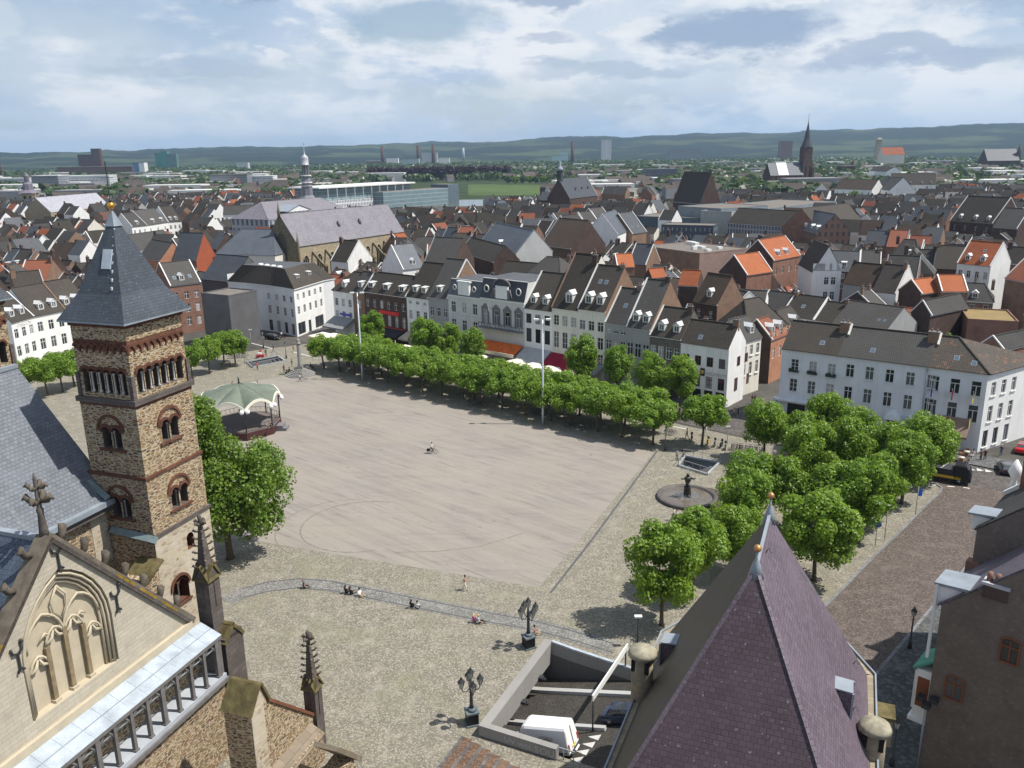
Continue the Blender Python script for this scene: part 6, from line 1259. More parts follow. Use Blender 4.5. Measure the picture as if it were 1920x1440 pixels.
mast('tall grey light mast rising before the cafe row centre', P(1018, 796), 599); mast('tall grey light mast rising past the red sign house', P(680, 712), 549)
t = thing('street_lamp', 'slim modern lamp with a flat white head beside the church chimney', 'street lamp', P(1195, 1212)); b = MB(); hh = height_over(P(1195, 1212), 1157); b.lathe([(.08, 0), (.05, hh)], IRON(), (0, 0), 8); b.build('post', t); b = MB(); b.box(-.35, .35, -.2, .2, hh, hh + .14, TRIM()); b.build('lamp_head', t)
def sign(label, p, top, kind, name='road_sign'):
 t = thing(name, label, 'sign', p); h = height_over(p, top); b = MB(); b.lathe([(.05, 0), (.045, h)], STEEL(), (0, 0), 8); b.build('post', t); b = MB()
 if kind == 'round': b.lathe([(.42, -.03), (.42, .03)], mat('blue sign', m_flat, (.03, .12, .5), .4), (0, 0), 16, False); o = b.build('sign_plate', t, (0, -.08, h - .1)); o.rotation_euler = (R(90), 0, R(-15))
 elif kind == 'flag': b.box(.05, .55, -.02, .02, h - 1.3, h - .4, mat('blue sign', m_flat, (.03, .12, .5), .4)); b.build('sign_plate', t)
 elif kind == 'yellow': b.box(-.5, .5, -.07, -.03, h - 1.1, h, mat('yellow sign', m_flat, (.62, .40, .02), .5)); b.build('sign_plate', t)
 elif kind == 'park': b.box(-.4, .4, -.07, -.03, h - 1.3, h, mat('blue white sign', m_flat, (.25, .36, .6), .5)); b.build('sign_plate', t)
 else: b.box(-.3, .4, -.1, .1, h - .1, h + .08, TRIM()); b.build('lamp_head', t)
 return t
sign('blue round sign on a short post at the kerb of the tree grove', P(1641, 1022), 981, 'round'); sign('slim grey pole at the kerb behind the blue round sign', P(1658, 1013), 948, 'lamp'); sign('slim pole with a blue flag sign near the kerb bend', P(1716, 966), 912, 'flag')
sign('yellow board on a post between the small left plane trees', P(459, 683), 645, 'yellow'); sign('blue and white parking sign at the hotel corner', P(1452, 777), 746, 'park'); sign('slim pole with round black sign beside the parked scooters', P(1363, 835), 800, 'lamp'); sign('thin road sign pole left of the black car', P(472, 655), 618, 'lamp')
# ---------------------------------------------------------------- trees
LEAF = mat('plane leaves', m_leaf, (.038, .115, .010), (.265, .410, .048), .42); LEAF2 = mat('lime leaves', m_leaf, (.040, .105, .013), (.225, .345, .055), .42); LEAFD = mat('dark leaves', m_leaf, (.026, .066, .016), (.075, .135, .032), .3); COPB = mat('copper beech leaves', m_leaf, (.022, .008, .018), (.050, .018, .036), .2)
BARK = mat('plane bark', m_plain, (.13, .105, .075), .9, .15, .35, 2.2)
def crown(seed, rx, rz_, zc, n_l, per, leaf, m, shape='round', lump=(.75, 1.25)):
 rg = random.Random(seed); V = []; F = []; cs = []
 for i in range(n_l):
  while True:
   v = Vector((rg.uniform(-1, 1), rg.uniform(-1, 1), rg.uniform(-1, 1)))
   if .25 < v.length < 1: break
  v = v.normalized() * (.45 + .55 * rg.random() ** .6)
  if shape == 'box': v = Vector((v.x, v.y, max(-.75, min(.8, v.z * 1.2))))
  if shape == 'cone': k = 1 - (v.z + 1) / 2 * .85; v = Vector((v.x * k, v.y * k, v.z))
  cs.append((Vector((v.x * rx, v.y * rx, zc + v.z * rz_)), rg.uniform(*lump)))
 for c, r in cs:
  for j in range(per):
   d = Vector((rg.gauss(0, 1), rg.gauss(0, 1), rg.gauss(.25, 1))).normalized(); p = c + d * r * (.65 + .4 * rg.random())
   n = (d + Vector((rg.gauss(0, .5), rg.gauss(0, .5), rg.gauss(.3, .5)))).normalized(); a = n.orthogonal().normalized(); a = (Matrix.Rotation(rg.random() * 6.28, 3, n) @ a); b = n.cross(a); s = leaf * rg.uniform(.6, 1.25); i0 = len(V)
   V += [p - a * s * .5, p + b * s * .36, p + a * s * .55 - n * s * .15, p - b * s * .36]; F.append((i0, i0 + 1, i0 + 2, i0 + 3))
 me = bpy.data.meshes.new('crown'); me.from_pydata([tuple(v) for v in V], [], F); me.materials.append(m); return me, cs
def trunk(seed, h, r, cs, n=7, name='trunk', m=None):
 rg = random.Random(seed); b = MB(); m = m or BARK; top = Vector((rg.uniform(-.15, .15), rg.uniform(-.15, .15), h)); b.tube([(0, 0, -.1), (0, 0, .3), top * .6, top], [r * 1.5, r * 1.05, r * .9, r * .75], m, 8)
 for c, q in rg.sample(cs, min(n, len(cs))): mid = top.lerp(c, .5) + Vector((rg.uniform(-.3, .3), rg.uniform(-.3, .3), .3)); b.tube([top - Vector((0, 0, .2)), mid, c], [r * .55, r * .35, r * .12], m, 5)
 return b.mesh(name)
PROTO = {}
def proto(key, *variants):
 PROTO[key] = variants
def mk(seed, rx, rz_, zc, n_l, per, leaf, m, h, r, shape='round', lump=(.75, 1.25)): c, cs = crown(seed, rx, rz_, zc, n_l, per, leaf, m, shape, lump); return c, trunk(seed, h, r, cs)
proto('plane', *[mk(s, 2.75, 1.95, 5.0, 46, 200, .32, LEAF, 2.7, .17, 'box', (.6, 1.1)) for s in (1, 2, 3, 4)])
proto('grove', *[mk(s, 2.7, 2.7, 5.3, 54, 240, .30, LEAF, 2.7, .18, 'box', (.65, 1.15)) for s in (5, 6, 7, 8)])
proto('tall', *[mk(s, 2.5, 3.1, 6.4, 52, 180, .32, LEAF, 3.2, .18, 'round', (.65, 1.05)) for s in (11, 12)])
def big_tree():
 c, cs = crown(21, 4.6, 4.0, 6.6, 120, 180, .34, LEAF2, 'round', (.9, 1.4)); c2, cs2 = crown(22, 2.6, 4.6, 12.0, 70, 170, .34, LEAF2, 'round', (.8, 1.2)); V = [tuple(v.co + Vector((1.5, .5, 0))) for v in c.vertices] + [tuple(v.co + Vector((-2.4, 0, 0))) for v in c2.vertices]; n = len(c.vertices)
 F = [tuple(p.vertices) for p in c.polygons] + [tuple(i + n for i in p.vertices) for p in c2.polygons]; me = bpy.data.meshes.new('crown'); me.from_pydata(V, [], F); me.materials.append(LEAF2); return me, trunk(21, 3.4, .36, [(q[0] + Vector((1.5, .5, 0)), 1) for q in cs])
proto('big', big_tree())
proto('cone', mk(31, 2.0, 4.2, 5.0, 46, 110, .40, LEAFD, 1.5, .18, 'cone', (.6, 1.0)))
proto('far', *[mk(s, 3.6, 3.2, 6.0, 34, 60, .85, m_, 3, .25, 'round', (1.0, 1.8)) for s, m_ in ((41, LEAF2), (42, LEAFD))])
proto('beech', *[mk(s, 4.0, 5.0, 7.5, 34, 60, 1.0, COPB, 3, .3, 'round', (1.2, 2.0)) for s in (51, 52)])
TN = 0
def tree(kind, p, label, group=None, s=1.0, var=None, name='plane_tree', cat='tree', wd=1.0):
 global TN
 TN += 1; v = PROTO[kind]; c, tr = v[(TN if var is None else var) % len(v)]; t = thing(name, label, cat, (p[0], p[1], 0), rnd.random() * 6.28, group); t.scale = (s * wd * rnd.uniform(.94, 1.06), s * wd * rnd.uniform(.94, 1.06), s * rnd.uniform(.93, 1.07)); ob('crown', c, t); ob('trunk', tr, t); return t
ORD = ['first', 'second', 'third', 'fourth', 'fifth', 'sixth', 'seventh', 'eighth', 'ninth', 'tenth', 'eleventh', 'twelfth', 'thirteenth', 'fourteenth', 'fifteenth', 'sixteenth', 'seventeenth', 'eighteenth', 'nineteenth', 'twentieth', 'twenty-first', 'twenty-second', 'twenty-third', 'twenty-fourth', 'twenty-fifth', 'twenty-sixth', 'twenty-seventh', 'twenty-eighth', 'twenty-ninth', 'thirtieth']
a0, a1 = Vector(G(607, 690)), Vector(G(1222, 832)); nrow = 17; up = (a1 - a0).normalized(); npn = Vector((-up.y, up.x))
for i in range(nrow):
 p = a0.lerp(a1, i / (nrow - 1)) + Vector((rnd.uniform(-.4, .4), rnd.uniform(-.3, .3))); tree('plane', p, ORD[i] + ' pruned plane from the stone column in the front row edging the paving', 'front row of pruned planes', 1.0, wd=1.14)
b0, b1 = a0 + npn * 5.6, a1 + npn * 5.4
for i in range(nrow):
 p = b0.lerp(b1, (i + .35) / nrow) + Vector((rnd.uniform(-.4, .4), rnd.uniform(-.3, .3))); tree('plane', p, ORD[i] + ' pruned plane from the stone column in the back row along the road', 'back row of pruned planes', .96, wd=1.16)
tree('plane', G(1316, 836), 'lone clipped plane tree between the cafe row end and the parked scooters', None, 1.15, 1)
for (x, y, s, lab) in ((700, 664, 1.1, 'tall plane tree before the red sign bands'), (800, 690, 1.15, 'tall plane in front of the narrow white house, left of a slim one'), (842, 692, 1.05, 'slim tall plane beneath the blue mansard house'), (886, 700, 1.0, 'slim tall plane left of the orange sign band'), (1090, 736, 1.15, 'tall plane tree standing by the wine red awning'), (1157, 752, 1.08, 'bushy tall plane before the low grey house'), (1216, 766, 1.08, 'bushy tall plane before the grey house with two dormers'), (1274, 778, 1.08, 'bushy tall plane at the white end house corner')): tree('tall', G(x, y), lab, 'tall planes before the cafes', s)
grove = [(1432, 862, 'grove plane nearest the hotel street mouth, before the bicycles', 1.15), (1240, 1172, 'nearest grove plane, left of the plum church roof', 1.22), (1297, 1118, 'grove plane just behind the nearest one, left of the church roof', 1.1), (1372, 1078, 'grove plane touching the left slope of the church roof', 1.0), (1388, 1030, 'grove plane above the lower gilded ball', 1.12), (1405, 970, 'grove plane closest to the fountain basin', 1.1), (1470, 985, 'grove plane behind the upper gilded ball', 1.0),
 (1526, 1088, 'leaning grove plane right of the church ridge', 1.3), (1560, 1010, 'grove plane between the church ridge and the blue round sign', 1.15), (1608, 1018, 'grove plane at the kerb with a bare leaning trunk', 1.15), (1645, 985, 'grove plane at the kerb behind the blue round sign', 1.1), (1690, 945, 'grove plane nearest the kerb bend', 1.15), (1735, 905, 'grove plane beside the yellow truck', 1.2), (1515, 925, 'grove plane in the middle of the grove, front of two', 1.12), (1585, 915, 'grove plane below the hotel door hood', 1.12), (1545, 848, 'grove plane nearest the hotel flower boxes', 1.1), (1598, 872, 'grove plane shading the hotel window hood', 1.05), (1668, 905, 'grove plane beneath the hotel downpipe', 1.0), (1500, 878, 'grove plane beside the right bicycle stand', 1.05)]
for x, y, lab, s in grove: tree('grove', G(x, y), lab, 'planes of the southern grove', s)
for x, y, lab in ((362, 712, 'small plane hidden half behind the stone tower edge'), (393, 700, 'small plane right of the stone tower, front of four'), (420, 680, 'small plane standing behind the square stone tower, back of four'), (442, 688, 'small plane beside the yellow board')): tree('plane', G(x, y), lab, 'planes left of the column', 1.02)
tree('big', (P(424, 1058).x, P(424, 1058).y + 1.5), 'large natural plane tree between the stone tower and the bandstand', None, 1.2).rotation_euler = (0, 0, 0)
for i, (x, y) in enumerate(((60, 745), (90, 742), (118, 735), (140, 725))): tree('plane', G(x, y), ORD[i] + ' clipped tree behind the slate choir roof, counted from the picture edge', 'trees behind the choir roof', 1.1)
# ---------------------------------------------------------------- people
def skin_body(name, joints, edges, kinds):
 """one continuous figure grown over a skeleton; faces get the material slot of the nearest bone: 0 skin, 1 top, 2 trousers, 3 shoes"""
 names = list(joints); me = bpy.data.meshes.new(name); me.from_pydata([joints[n][0] for n in names], [(names.index(a), names.index(b)) for a, b in edges], [])
 o = bpy.data.objects.new(name, me); COL.objects.link(o); sm = o.modifiers.new('s', 'SKIN'); sm.branch_smoothing = .6; o.modifiers.new('d', 'SUBSURF').levels = 1
 sv = me.skin_vertices[0].data
 for i, n in enumerate(names): r = joints[n][1]; sv[i].radius = r if isinstance(r, tuple) else (r, r)
 sv[names.index('pelvis')].use_root = True
 dg = bpy.context.evaluated_depsgraph_get(); dg.update(); out = bpy.data.meshes.new_from_object(o.evaluated_get(dg)); bpy.data.objects.remove(o); out.name = name
 for i in range(4): out.materials.append(mat('figure skin', m_flat, (.50, .30, .21), .6))
 segs = [(Vector(joints[a][0]), Vector(joints[b][0]), kinds.get((a, b), kinds.get(b, 1))) for a, b in edges]; mi = []
 for p in out.polygons:
  c = p.center; best = 9; k = 1
  for a, b, kk in segs:
   d = b - a; t = max(0, min(1, (c - a).dot(d) / max(d.dot(d), 1e-6))); q = (a + d * t - c).length
   if q < best: best = q; k = kk
  mi.append(k)
 out.polygons.foreach_set('material_index', mi); out.polygons.foreach_set('use_smooth', [True] * len(mi)); return out
EDG = [('pelvis', 'belly'), ('belly', 'chest'), ('chest', 'neck'), ('neck', 'chin'), ('chin', 'crown'), ('chin', 'nose')]
for s in 'lr': EDG += [('chest', 'sh' + s), ('sh' + s, 'el' + s), ('el' + s, 'wr' + s), ('wr' + s, 'ha' + s), ('ha' + s, 'fi' + s), ('pelvis', 'hi' + s), ('hi' + s, 'kn' + s), ('kn' + s, 'an' + s), ('an' + s, 'to' + s)]
KND = {'belly': 1, 'chest': 1, 'neck': 0, 'chin': 0, 'crown': 0, 'nose': 0}
for s in 'lr': KND.update({'sh' + s: 1, 'el' + s: 1, 'wr' + s: 0, 'ha' + s: 0, 'fi' + s: 0, 'hi' + s: 2, 'kn' + s: 2, 'an' + s: 2, 'to' + s: 3})
def pose(hip, lean, arms, legs, head=0.0):
 """faces -y; hip height, forward lean of the back, (elbow, wrist) offsets per arm from the shoulder, (knee, ankle, toe) offsets per leg from the hip"""
 f = Vector((0, -math.sin(lean), math.cos(lean))); P0 = Vector((0, 0, hip)); J = {}
 ch = P0 + f * .42; nk = P0 + f * .54; J['pelvis'] = (P0, (.15, .11)); J['belly'] = (P0 + f * .2, (.135, .10)); J['chest'] = (ch, (.16, .115)); J['neck'] = (nk, .055)
 hd = nk + Vector((0, -.02 - head, .10)); J['chin'] = (hd, (.075, .085)); J['crown'] = (hd + Vector((0, .01, .15)), (.075, .085)); J['nose'] = (hd + Vector((0, -.10, .045)), .02)
 for i, s in enumerate('lr'):
  x = (-1, 1)[i]; sh = ch + Vector((x * .19, 0, .06)); el = sh + Vector((x * arms[i][0][0], *arms[i][0][1:])); wr = el + Vector((x * arms[i][1][0], *arms[i][1][1:])); d = (wr - el).normalized()
  J['sh' + s] = (sh, .062); J['el' + s] = (el, .045); J['wr' + s] = (wr, .032); J['ha' + s] = (wr + d * .08, (.045, .022)); J['fi' + s] = (wr + d * .17, (.03, .014))
  hi = P0 + Vector((x * .10, 0, -.06)); kn = hi + Vector((x * legs[i][0][0], *legs[i][0][1:])); an = kn + Vector((x * legs[i][1][0], *legs[i][1][1:])); J['hi' + s] = (hi, .088); J['kn' + s] = (kn, .062); J['an' + s] = (an, .042); J['to' + s] = (an + Vector((0, -.17, -.045)) if legs[i][1][2] < -.2 else an + Vector((0, -.06, .17)), .038)
 return {k: (tuple(v[0]), v[1]) for k, v in J.items()}
DN = ((.05, .03, -.28), (.02, -.10, -.23)); POSES = {
 'stand': pose(.95, .02, (DN, DN), (((.01, -.01, -.42), (0, .02, -.40)), ((.02, .0, -.42), (.01, .02, -.40)))),
 'walk': pose(.94, .06, (((.04, .14, -.25), (.0, .0, -.25)), ((.04, -.12, -.26), (.0, -.16, -.20))), (((.0, -.20, -.38), (0, -.02, -.40)), ((.0, .10, -.41), (0, .26, -.31)))),
 'sit': pose(.14, -.10, (((.06, -.10, -.24), (-.02, -.20, -.08)), ((.06, -.10, -.24), (-.02, -.20, -.08))), (((.03, -.34, .26), (.0, -.18, -.30)), ((.05, -.36, .22), (.0, -.22, -.26)))),
 'chair': pose(.50, .0, (((.05, -.05, -.26), (-.03, -.22, -.03)), ((.05, -.05, -.26), (-.03, -.22, -.03))), (((.02, -.42, .02), (.0, .0, -.40)), ((.04, -.42, .02), (.0, -.04, -.40)))),
 'ride': pose(.98, .22, (((.06, -.18, -.22), (-.02, -.26, -.05)), ((.06, -.18, -.22), (-.02, -.26, -.05))), (((.0, -.36, -.18), (0, .10, -.40)), ((.0, -.18, -.38), (0, .12, -.34))))}
BODY = {k: skin_body('person', v, EDG, KND) for k, v in POSES.items()}
HEAD = {k: Vector(v['crown'][0]) for k, v in POSES.items()}
def hair_mesh(long_):
 b = MB(); b.ball((0, .015, -.03), .112, mat('figure hair', m_flat, (.03, .02, .015), .7), 8, 1.15)
 if long_: b.tube([(0, .06, .0), (0, .12, -.15), (0, .12, -.38)], [.08, .10, .05], mat('figure hair', m_flat, (.03, .02, .015), .7), 8)
 return b.mesh('hair')
HAIR = {False: hair_mesh(False), True: hair_mesh(True)}
def cloth(c): return mat('clothing %.2f %.2f %.2f' % c, m_flat, c, .85)
SK = (.42, .25, .17); BLK = (.015, .015, .018); WHT = (.75, .75, .75); NVY = (.03, .04, .09); JNS = (.06, .09, .17); RED = (.55, .04, .04); GRY = (.2, .2, .2); TAN = (.45, .38, .27)
def person(px, py, ps, face, top, low, label, hair=(.03, .02, .015), long_=False, z=0.0, skin=SK, shoe=BLK, s=1.0, group=None):
 """face: compass of the picture, 0 = towards the viewer, 90 = to the right"""
 p = P(px, py, z); t = thing('person', label, 'person', p, R(face), group); b = ob('body', BODY[ps], t); t.scale = (s, s, s)
 for i, c in enumerate((skin, top, low, shoe)): sl = b.material_slots[i]; sl.link = 'OBJECT'; sl.material = cloth(c)
 h = ob('hair', HAIR[long_], t, HEAD[ps] + Vector((0, .0, .02))); h.material_slots[0].link = 'OBJECT'; h.material_slots[0].material = cloth(hair); return t
person(570, 1103, 'sit', 100, BLK, BLK, 'person in black sitting alone on the curved sett band', (.25, .15, .07))
person(649, 1113, 'sit', 150, BLK, BLK, 'long haired person in black sitting left in a group of three', long_=True); person(658, 1115, 'sit', 140, BLK, BLK, 'dark haired person in black sitting in the middle of a group of three', long_=True); person(675, 1118, 'sit', 60, WHT, TAN, 'person in white sitting right in a group of three')
person(772, 1140, 'sit', 160, BLK, BLK, 'person in black of a sitting pair', long_=True); person(783, 1142, 'sit', 170, WHT, JNS, 'person in white of a sitting pair')
person(889, 1167, 'sit', 150, (.6, .1, .35), GRY, 'person in pink sitting on the sett band', (.6, .35, .12), True); person(898, 1169, 'sit', 100, (.5, .55, .6), BLK, 'fair haired person in pale grey sitting beside one in pink', (.6, .4, .15))
person(872, 1107, 'walk', 70, SK, (.70, .66, .55), 'bare chested person in white trousers walking across the cobbles'); person(1003, 1189, 'sit', 80, (.36, .17, .12), TAN, 'bare backed person leaning at the far lantern post', skin=(.36, .17, .12))
person(1263, 976, 'walk', -90, WHT, BLK, 'person with white shirt and dark pack walking below the fountain'); person(1269, 979, 'walk', -80, (.6, .58, .5), GRY, 'person in cream walking behind a companion below the fountain')
person(1269, 863, 'stand', 20, (.35, .38, .42), GRY, 'person in grey standing at the stairwell railing'); person(1280, 860, 'stand', -30, BLK, NVY, 'person in black standing at the stairwell railing')
person(1288, 823, 'walk', -90, BLK, BLK, 'person in black crossing the road by the scooters'); person(1323, 816, 'walk', 90, WHT, WHT, 'person in white on the road behind the lone plane'); person(1376, 783, 'walk', -80, GRY, BLK, 'person in grey walking at the hotel street mouth'); person(1410, 757, 'stand', 0, (.12, .06, .06), BLK, 'person in maroon near the shop street wall'); person(1415, 757, 'walk', 180, BLK, GRY, 'person in dark clothes walking up the shop street')
person(563, 716, 'walk', -70, WHT, NVY, 'person in white bending forward below the stone column'); person(533, 699, 'stand', 30, (.12, .03, .03), BLK, 'person in dark red standing left of the stone column'); person(548, 688, 'stand', -20, GRY, TAN, 'person in grey standing behind the bench by the column'); person(543, 700, 'chair', -30, BLK, BLK, 'person in black sitting on the bench by the column', z=0)
person(577, 694, 'chair', 20, WHT, JNS, 'person in white seated on the column steps', z=.35); person(583, 692, 'chair', 40, BLK, BLK, 'first dark clad person seated right on the column steps', z=.3); person(588, 695, 'chair', 50, BLK, JNS, 'last dark clad person seated right on the column steps', z=.1)
person(437, 731, 'walk', 40, GRY, (.3, .05, .06), 'person in grey and red trousers beyond the bandstand roof top'); person(484, 730, 'walk', -60, NVY, JNS, 'person in navy beyond the bandstand roof edge'); person(483, 694, 'stand', 60, RED, BLK, 'person in red and white shirt by the column stairwell'); person(489, 668, 'stand', 10, RED, RED, 'person in red by the road near a red cart'); person(499, 668, 'walk', 30, BLK, BLK, 'person in black walking by the red clad one'); person(513, 660, 'walk', 90, NVY, NVY, 'person in navy walking beside the road'); person(551, 660, 'walk', 0, TAN, (.25, .22, .15), 'person in tan crossing the road behind the column'); person(528, 634, 'walk', 200, WHT, BLK, 'person in white near the black car front'); person(535, 633, 'stand', 180, GRY, BLK, 'person in grey near the black car front')
person(508, 804, 'sit', -60, BLK, BLK, 'person in black resting on the bandstand floor', z=1.35)
person(1876, 855, 'walk', 150, (.05, .05, .16), JNS, 'person in blue walking along the hotel flank', (.5, .42, .3)); person(1838, 864, 'stand', 20, (.08, .03, .04), BLK, 'left dark clad person of a pair at the hotel corner'); person(1846, 863, 'stand', -30, BLK, BLK, 'grey haired person of a pair at the hotel corner', (.6, .6, .6)); person(1824, 858, 'chair', -60, WHT, WHT, 'person in white seated at the hotel terrace')
for x, y, lab in ((985, 772, 'person in dark clothes under the front row near the tall central mast'), (890, 752, 'person in dark clothes under the middle of the front row'), (716, 708, 'person in dark clothes under the front row left of centre'), (655, 690, 'person in dark clothes under the front row near the column')): person(x, y, 'stand', 30, BLK, NVY, lab)
# ---------------------------------------------------------------- bicycles, scooters
RUB = mat('rubber', m_flat, (.012, .012, .012), .8)
def bike_mesh():
 b = MB()
 for x in (-.53, .53): b.tube([(x + .33 * math.cos(a), 0, .34 + .33 * math.sin(a)) for a in [i * math.pi / 8 for i in range(16)]], .022, RUB, 5, closed=True)
 w = MB()
 for x in (-.53, .53):
  for i in range(8): a = i * math.pi / 8; w.bar((x - .31 * math.cos(a), 0, .34 - .31 * math.sin(a)), (x + .31 * math.cos(a), 0, .34 + .31 * math.sin(a)), .006, .006, STEEL())
 f = MB(); m = mat('bicycle paint', m_tinted, .4, .5)
 for p, q in (((-.53, 0, .34), (-.12, 0, .30)), ((-.12, 0, .30), (-.22, 0, .86)), ((-.22, 0, .80), (-.53, 0, .34)), ((-.12, 0, .30), (.36, 0, .80)), ((-.20, 0, .76), (.36, 0, .84)), ((.34, 0, .95), (.53, 0, .34))): f.tube([p, q], .02, m, 6)
 f.tube([(.34, 0, .95), (.34, 0, 1.02)], .016, m, 5); h = MB(); h.tube([(.22, -.27, 1.04), (.36, -.15, 1.03), (.36, .15, 1.03), (.22, .27, 1.04)], .016, IRON(), 6)
 s = MB(); s.tube([(-.34, 0, .92), (-.2, 0, .93), (-.06, 0, .91)], [.08, .06, .03], RUB, 6)
 g = MB(); g.bar((-.75, 0, .72), (-.28, 0, .72), .12, .02, IRON())
 return [('wheels', b), ('spokes', w), ('frame', f), ('handlebar', h), ('saddle', s), ('carrier', g)]
BM = [(n, b.mesh(n)) for n, b in bike_mesh()]
WHL = None
def bicycle(p, rz, label, col, group=None, lean=0.0):
 t = thing('bicycle', label, 'bicycle', p, rz, group); t.rotation_euler = (lean, 0, rz)
 for n, me in BM:
  if n == 'spokes': continue
  o = ob(n.rstrip('s') if n == 'wheels' else n, me, t); o.color = (*col, 1)
  if n == 'wheels': o.name = 'wheel_pair'; s = ob('spokes', BM[1][1], o)
 return t
cyc = P(811, 850); bicycle(cyc, R(-4), 'black bicycle ridden across the empty square', BLK); rt = person(811, 850, 'ride', 86, WHT, BLK, 'person in white riding a bicycle across the square'); rt.location = cyc + Vector((-.18, 0, 0))
b = MB(); b.box(-.25, .25, -.2, .2, 0, .34, RUB); o = b.build('pannier_bag', None, cyc + Vector((-.62, 0, .42))); tag(o, 'black bag on the rear carrier of the ridden bicycle', 'bag')
BC = [(.02, .02, .02), (.05, .05, .06), (.12, .12, .13), (.15, .02, .02), (.03, .05, .12), (.25, .25, .26)]
def bike_rack(a, b_, n, grp, lab, rz):
 p0, p1 = Vector(G(*a)), Vector(G(*b_))
 for i in range(n): p = p0.lerp(p1, i / (n - 1)) + Vector((rnd.uniform(-.1, .1), rnd.uniform(-.1, .1))); bicycle((p.x, p.y, 0), rz + rnd.uniform(-.2, .2), lab % ORD[i], rnd.choice(BC), grp, rnd.uniform(-.12, .12))
bike_rack((1372, 842), (1432, 850), 15, 'bicycles parked beside the scooters', '%s bicycle from the scooters in the packed stand', R(60)); bike_rack((1446, 856), (1474, 862), 8, 'bicycles in the stand by the lantern', '%s bicycle in the stand by the hotel road lantern', R(60))
bike_rack((880, 760), (906, 764), 4, 'bicycles under the front row middle', '%s bicycle under the middle of the front tree row', R(30)); bike_rack((1070, 800), (1098, 806), 4, 'bicycles right of the tall mast', '%s bicycle right of the tall central mast foot', R(20)); bike_rack((432, 672), (462, 670), 7, 'bicycles between the left planes', '%s bicycle among the small left planes', R(70)); bike_rack((1252, 812), (1262, 815), 3, 'bicycles at the end of the tree row', '%s bicycle at the hotel end of the tree row', R(50)); bike_rack((1002, 776), (1016, 780), 3, 'bicycles left of the tall mast', '%s bicycle left of the tall central mast foot', R(20))
def scooter(p, rz, label, col):
 t = thing('scooter', label, 'scooter', p, rz, 'parked scooters'); m = mat('scooter paint', m_tinted, .3, .6)
 b = MB(); b.tube([(-.55, 0, .55), (-.3, 0, .62), (.0, 0, .45), (.1, 0, .28), (.35, 0, .28), (.45, 0, .5), (.42, 0, .85)], [.14, .19, .17, .13, .13, .16, .12], m, 8); o = b.build('body', t); o.color = (*col, 1)
 for x in (-.5, .58): b = MB(); b.tube([(x + .16 * math.cos(a), 0, .22 + .16 * math.sin(a)) for a in [i * math.pi / 6 for i in range(12)]], .06, RUB, 6, closed=True); b.build('wheel', t)
 b = MB(); b.tube([(-.6, 0, .74), (-.3, 0, .80), (.0, 0, .74)], [.1, .13, .1], RUB, 6); b.build('seat', t); b = MB(); b.tube([(.32, -.3, 1.0), (.42, 0, .98), (.32, .3, 1.0)], .025, IRON(), 6); b.tube([(.6, 0, .25), (.42, 0, .98)], .03, IRON(), 6); b.build('handlebar', t)
 b = MB(); b.slab([(.48, -.18, .9), (.38, -.16, 1.35), (.38, .16, 1.35), (.48, .18, .9)][::-1], .03, GLASS()); b.build('windscreen', t)
for x, y, c, l in ((1327, 834, (.7, .45, .02), 'yellow scooter parked beside the lone plane'), (1340, 837, (.25, .26, .28), 'grey scooter between the yellow and the black one'), (1352, 839, (.03, .03, .03), 'black scooter beside the slim sign pole'), (1360, 843, (.4, .4, .4), 'pale grey scooter nearest the packed bicycle stand'), (1297, 826, (.3, .03, .03), 'dark red scooter in the shade left of the lone plane'), (478, 640, (.6, .65, .7), 'pale blue scooter by the concave white building')): scooter(P(x, y), R(70 + rnd.uniform(-15, 15)), l, c)
# ---------------------------------------------------------------- vehicles
def loft(mb, st, m, capm=None):
 """body skin from stations (x, z low, z shoulder, z top, half width low, half width shoulder, half width top)"""
 V = []; n = 12
 for x, zl, zs, zt, wl, ws, wt in st: V += [(x, -wl, zl), (x, -ws, zl + (zs - zl) * .35), (x, -ws, zs), (x, -wt, zt - (zt - zs) * .12), (x, -wt * .86, zt), (x, -wt * .3, zt + .015), (x, wt * .3, zt + .015), (x, wt * .86, zt), (x, wt, zt - (zt - zs) * .12), (x, ws, zs), (x, ws, zl + (zs - zl) * .35), (x, wl, zl)]
 F = []
 for i in range(len(st) - 1):
  for j in range(n): a = i * n + j; b = i * n + (j + 1) % n; F.append((a, a + n, b + n, b))
 F.append(tuple(range(n))); F.append(tuple((len(st) - 1) * n + j for j in range(n))[::-1]); mb.faces(V, F, m, False)
def wheel(parent, x, y, r, w=.2):
 b = MB(); b.lathe([(r * .6, -w / 2), (r, -w / 2 + .02), (r, w / 2 - .02), (r * .6, w / 2)], RUB, (0, 0), 16); o = b.build('wheel', parent, (x, y, r)); o.rotation_euler = (R(90), 0, 0)
 q = MB(); q.lathe([(r * .62, -w / 2 - .01), (r * .3, -w / 2 - .005), (r * .3, w / 2 + .005), (r * .62, w / 2 + .01)], mat('wheel rim', m_flat, (.45, .45, .46), .3, .5, .7), (0, 0), 12); q.build('rim', o)
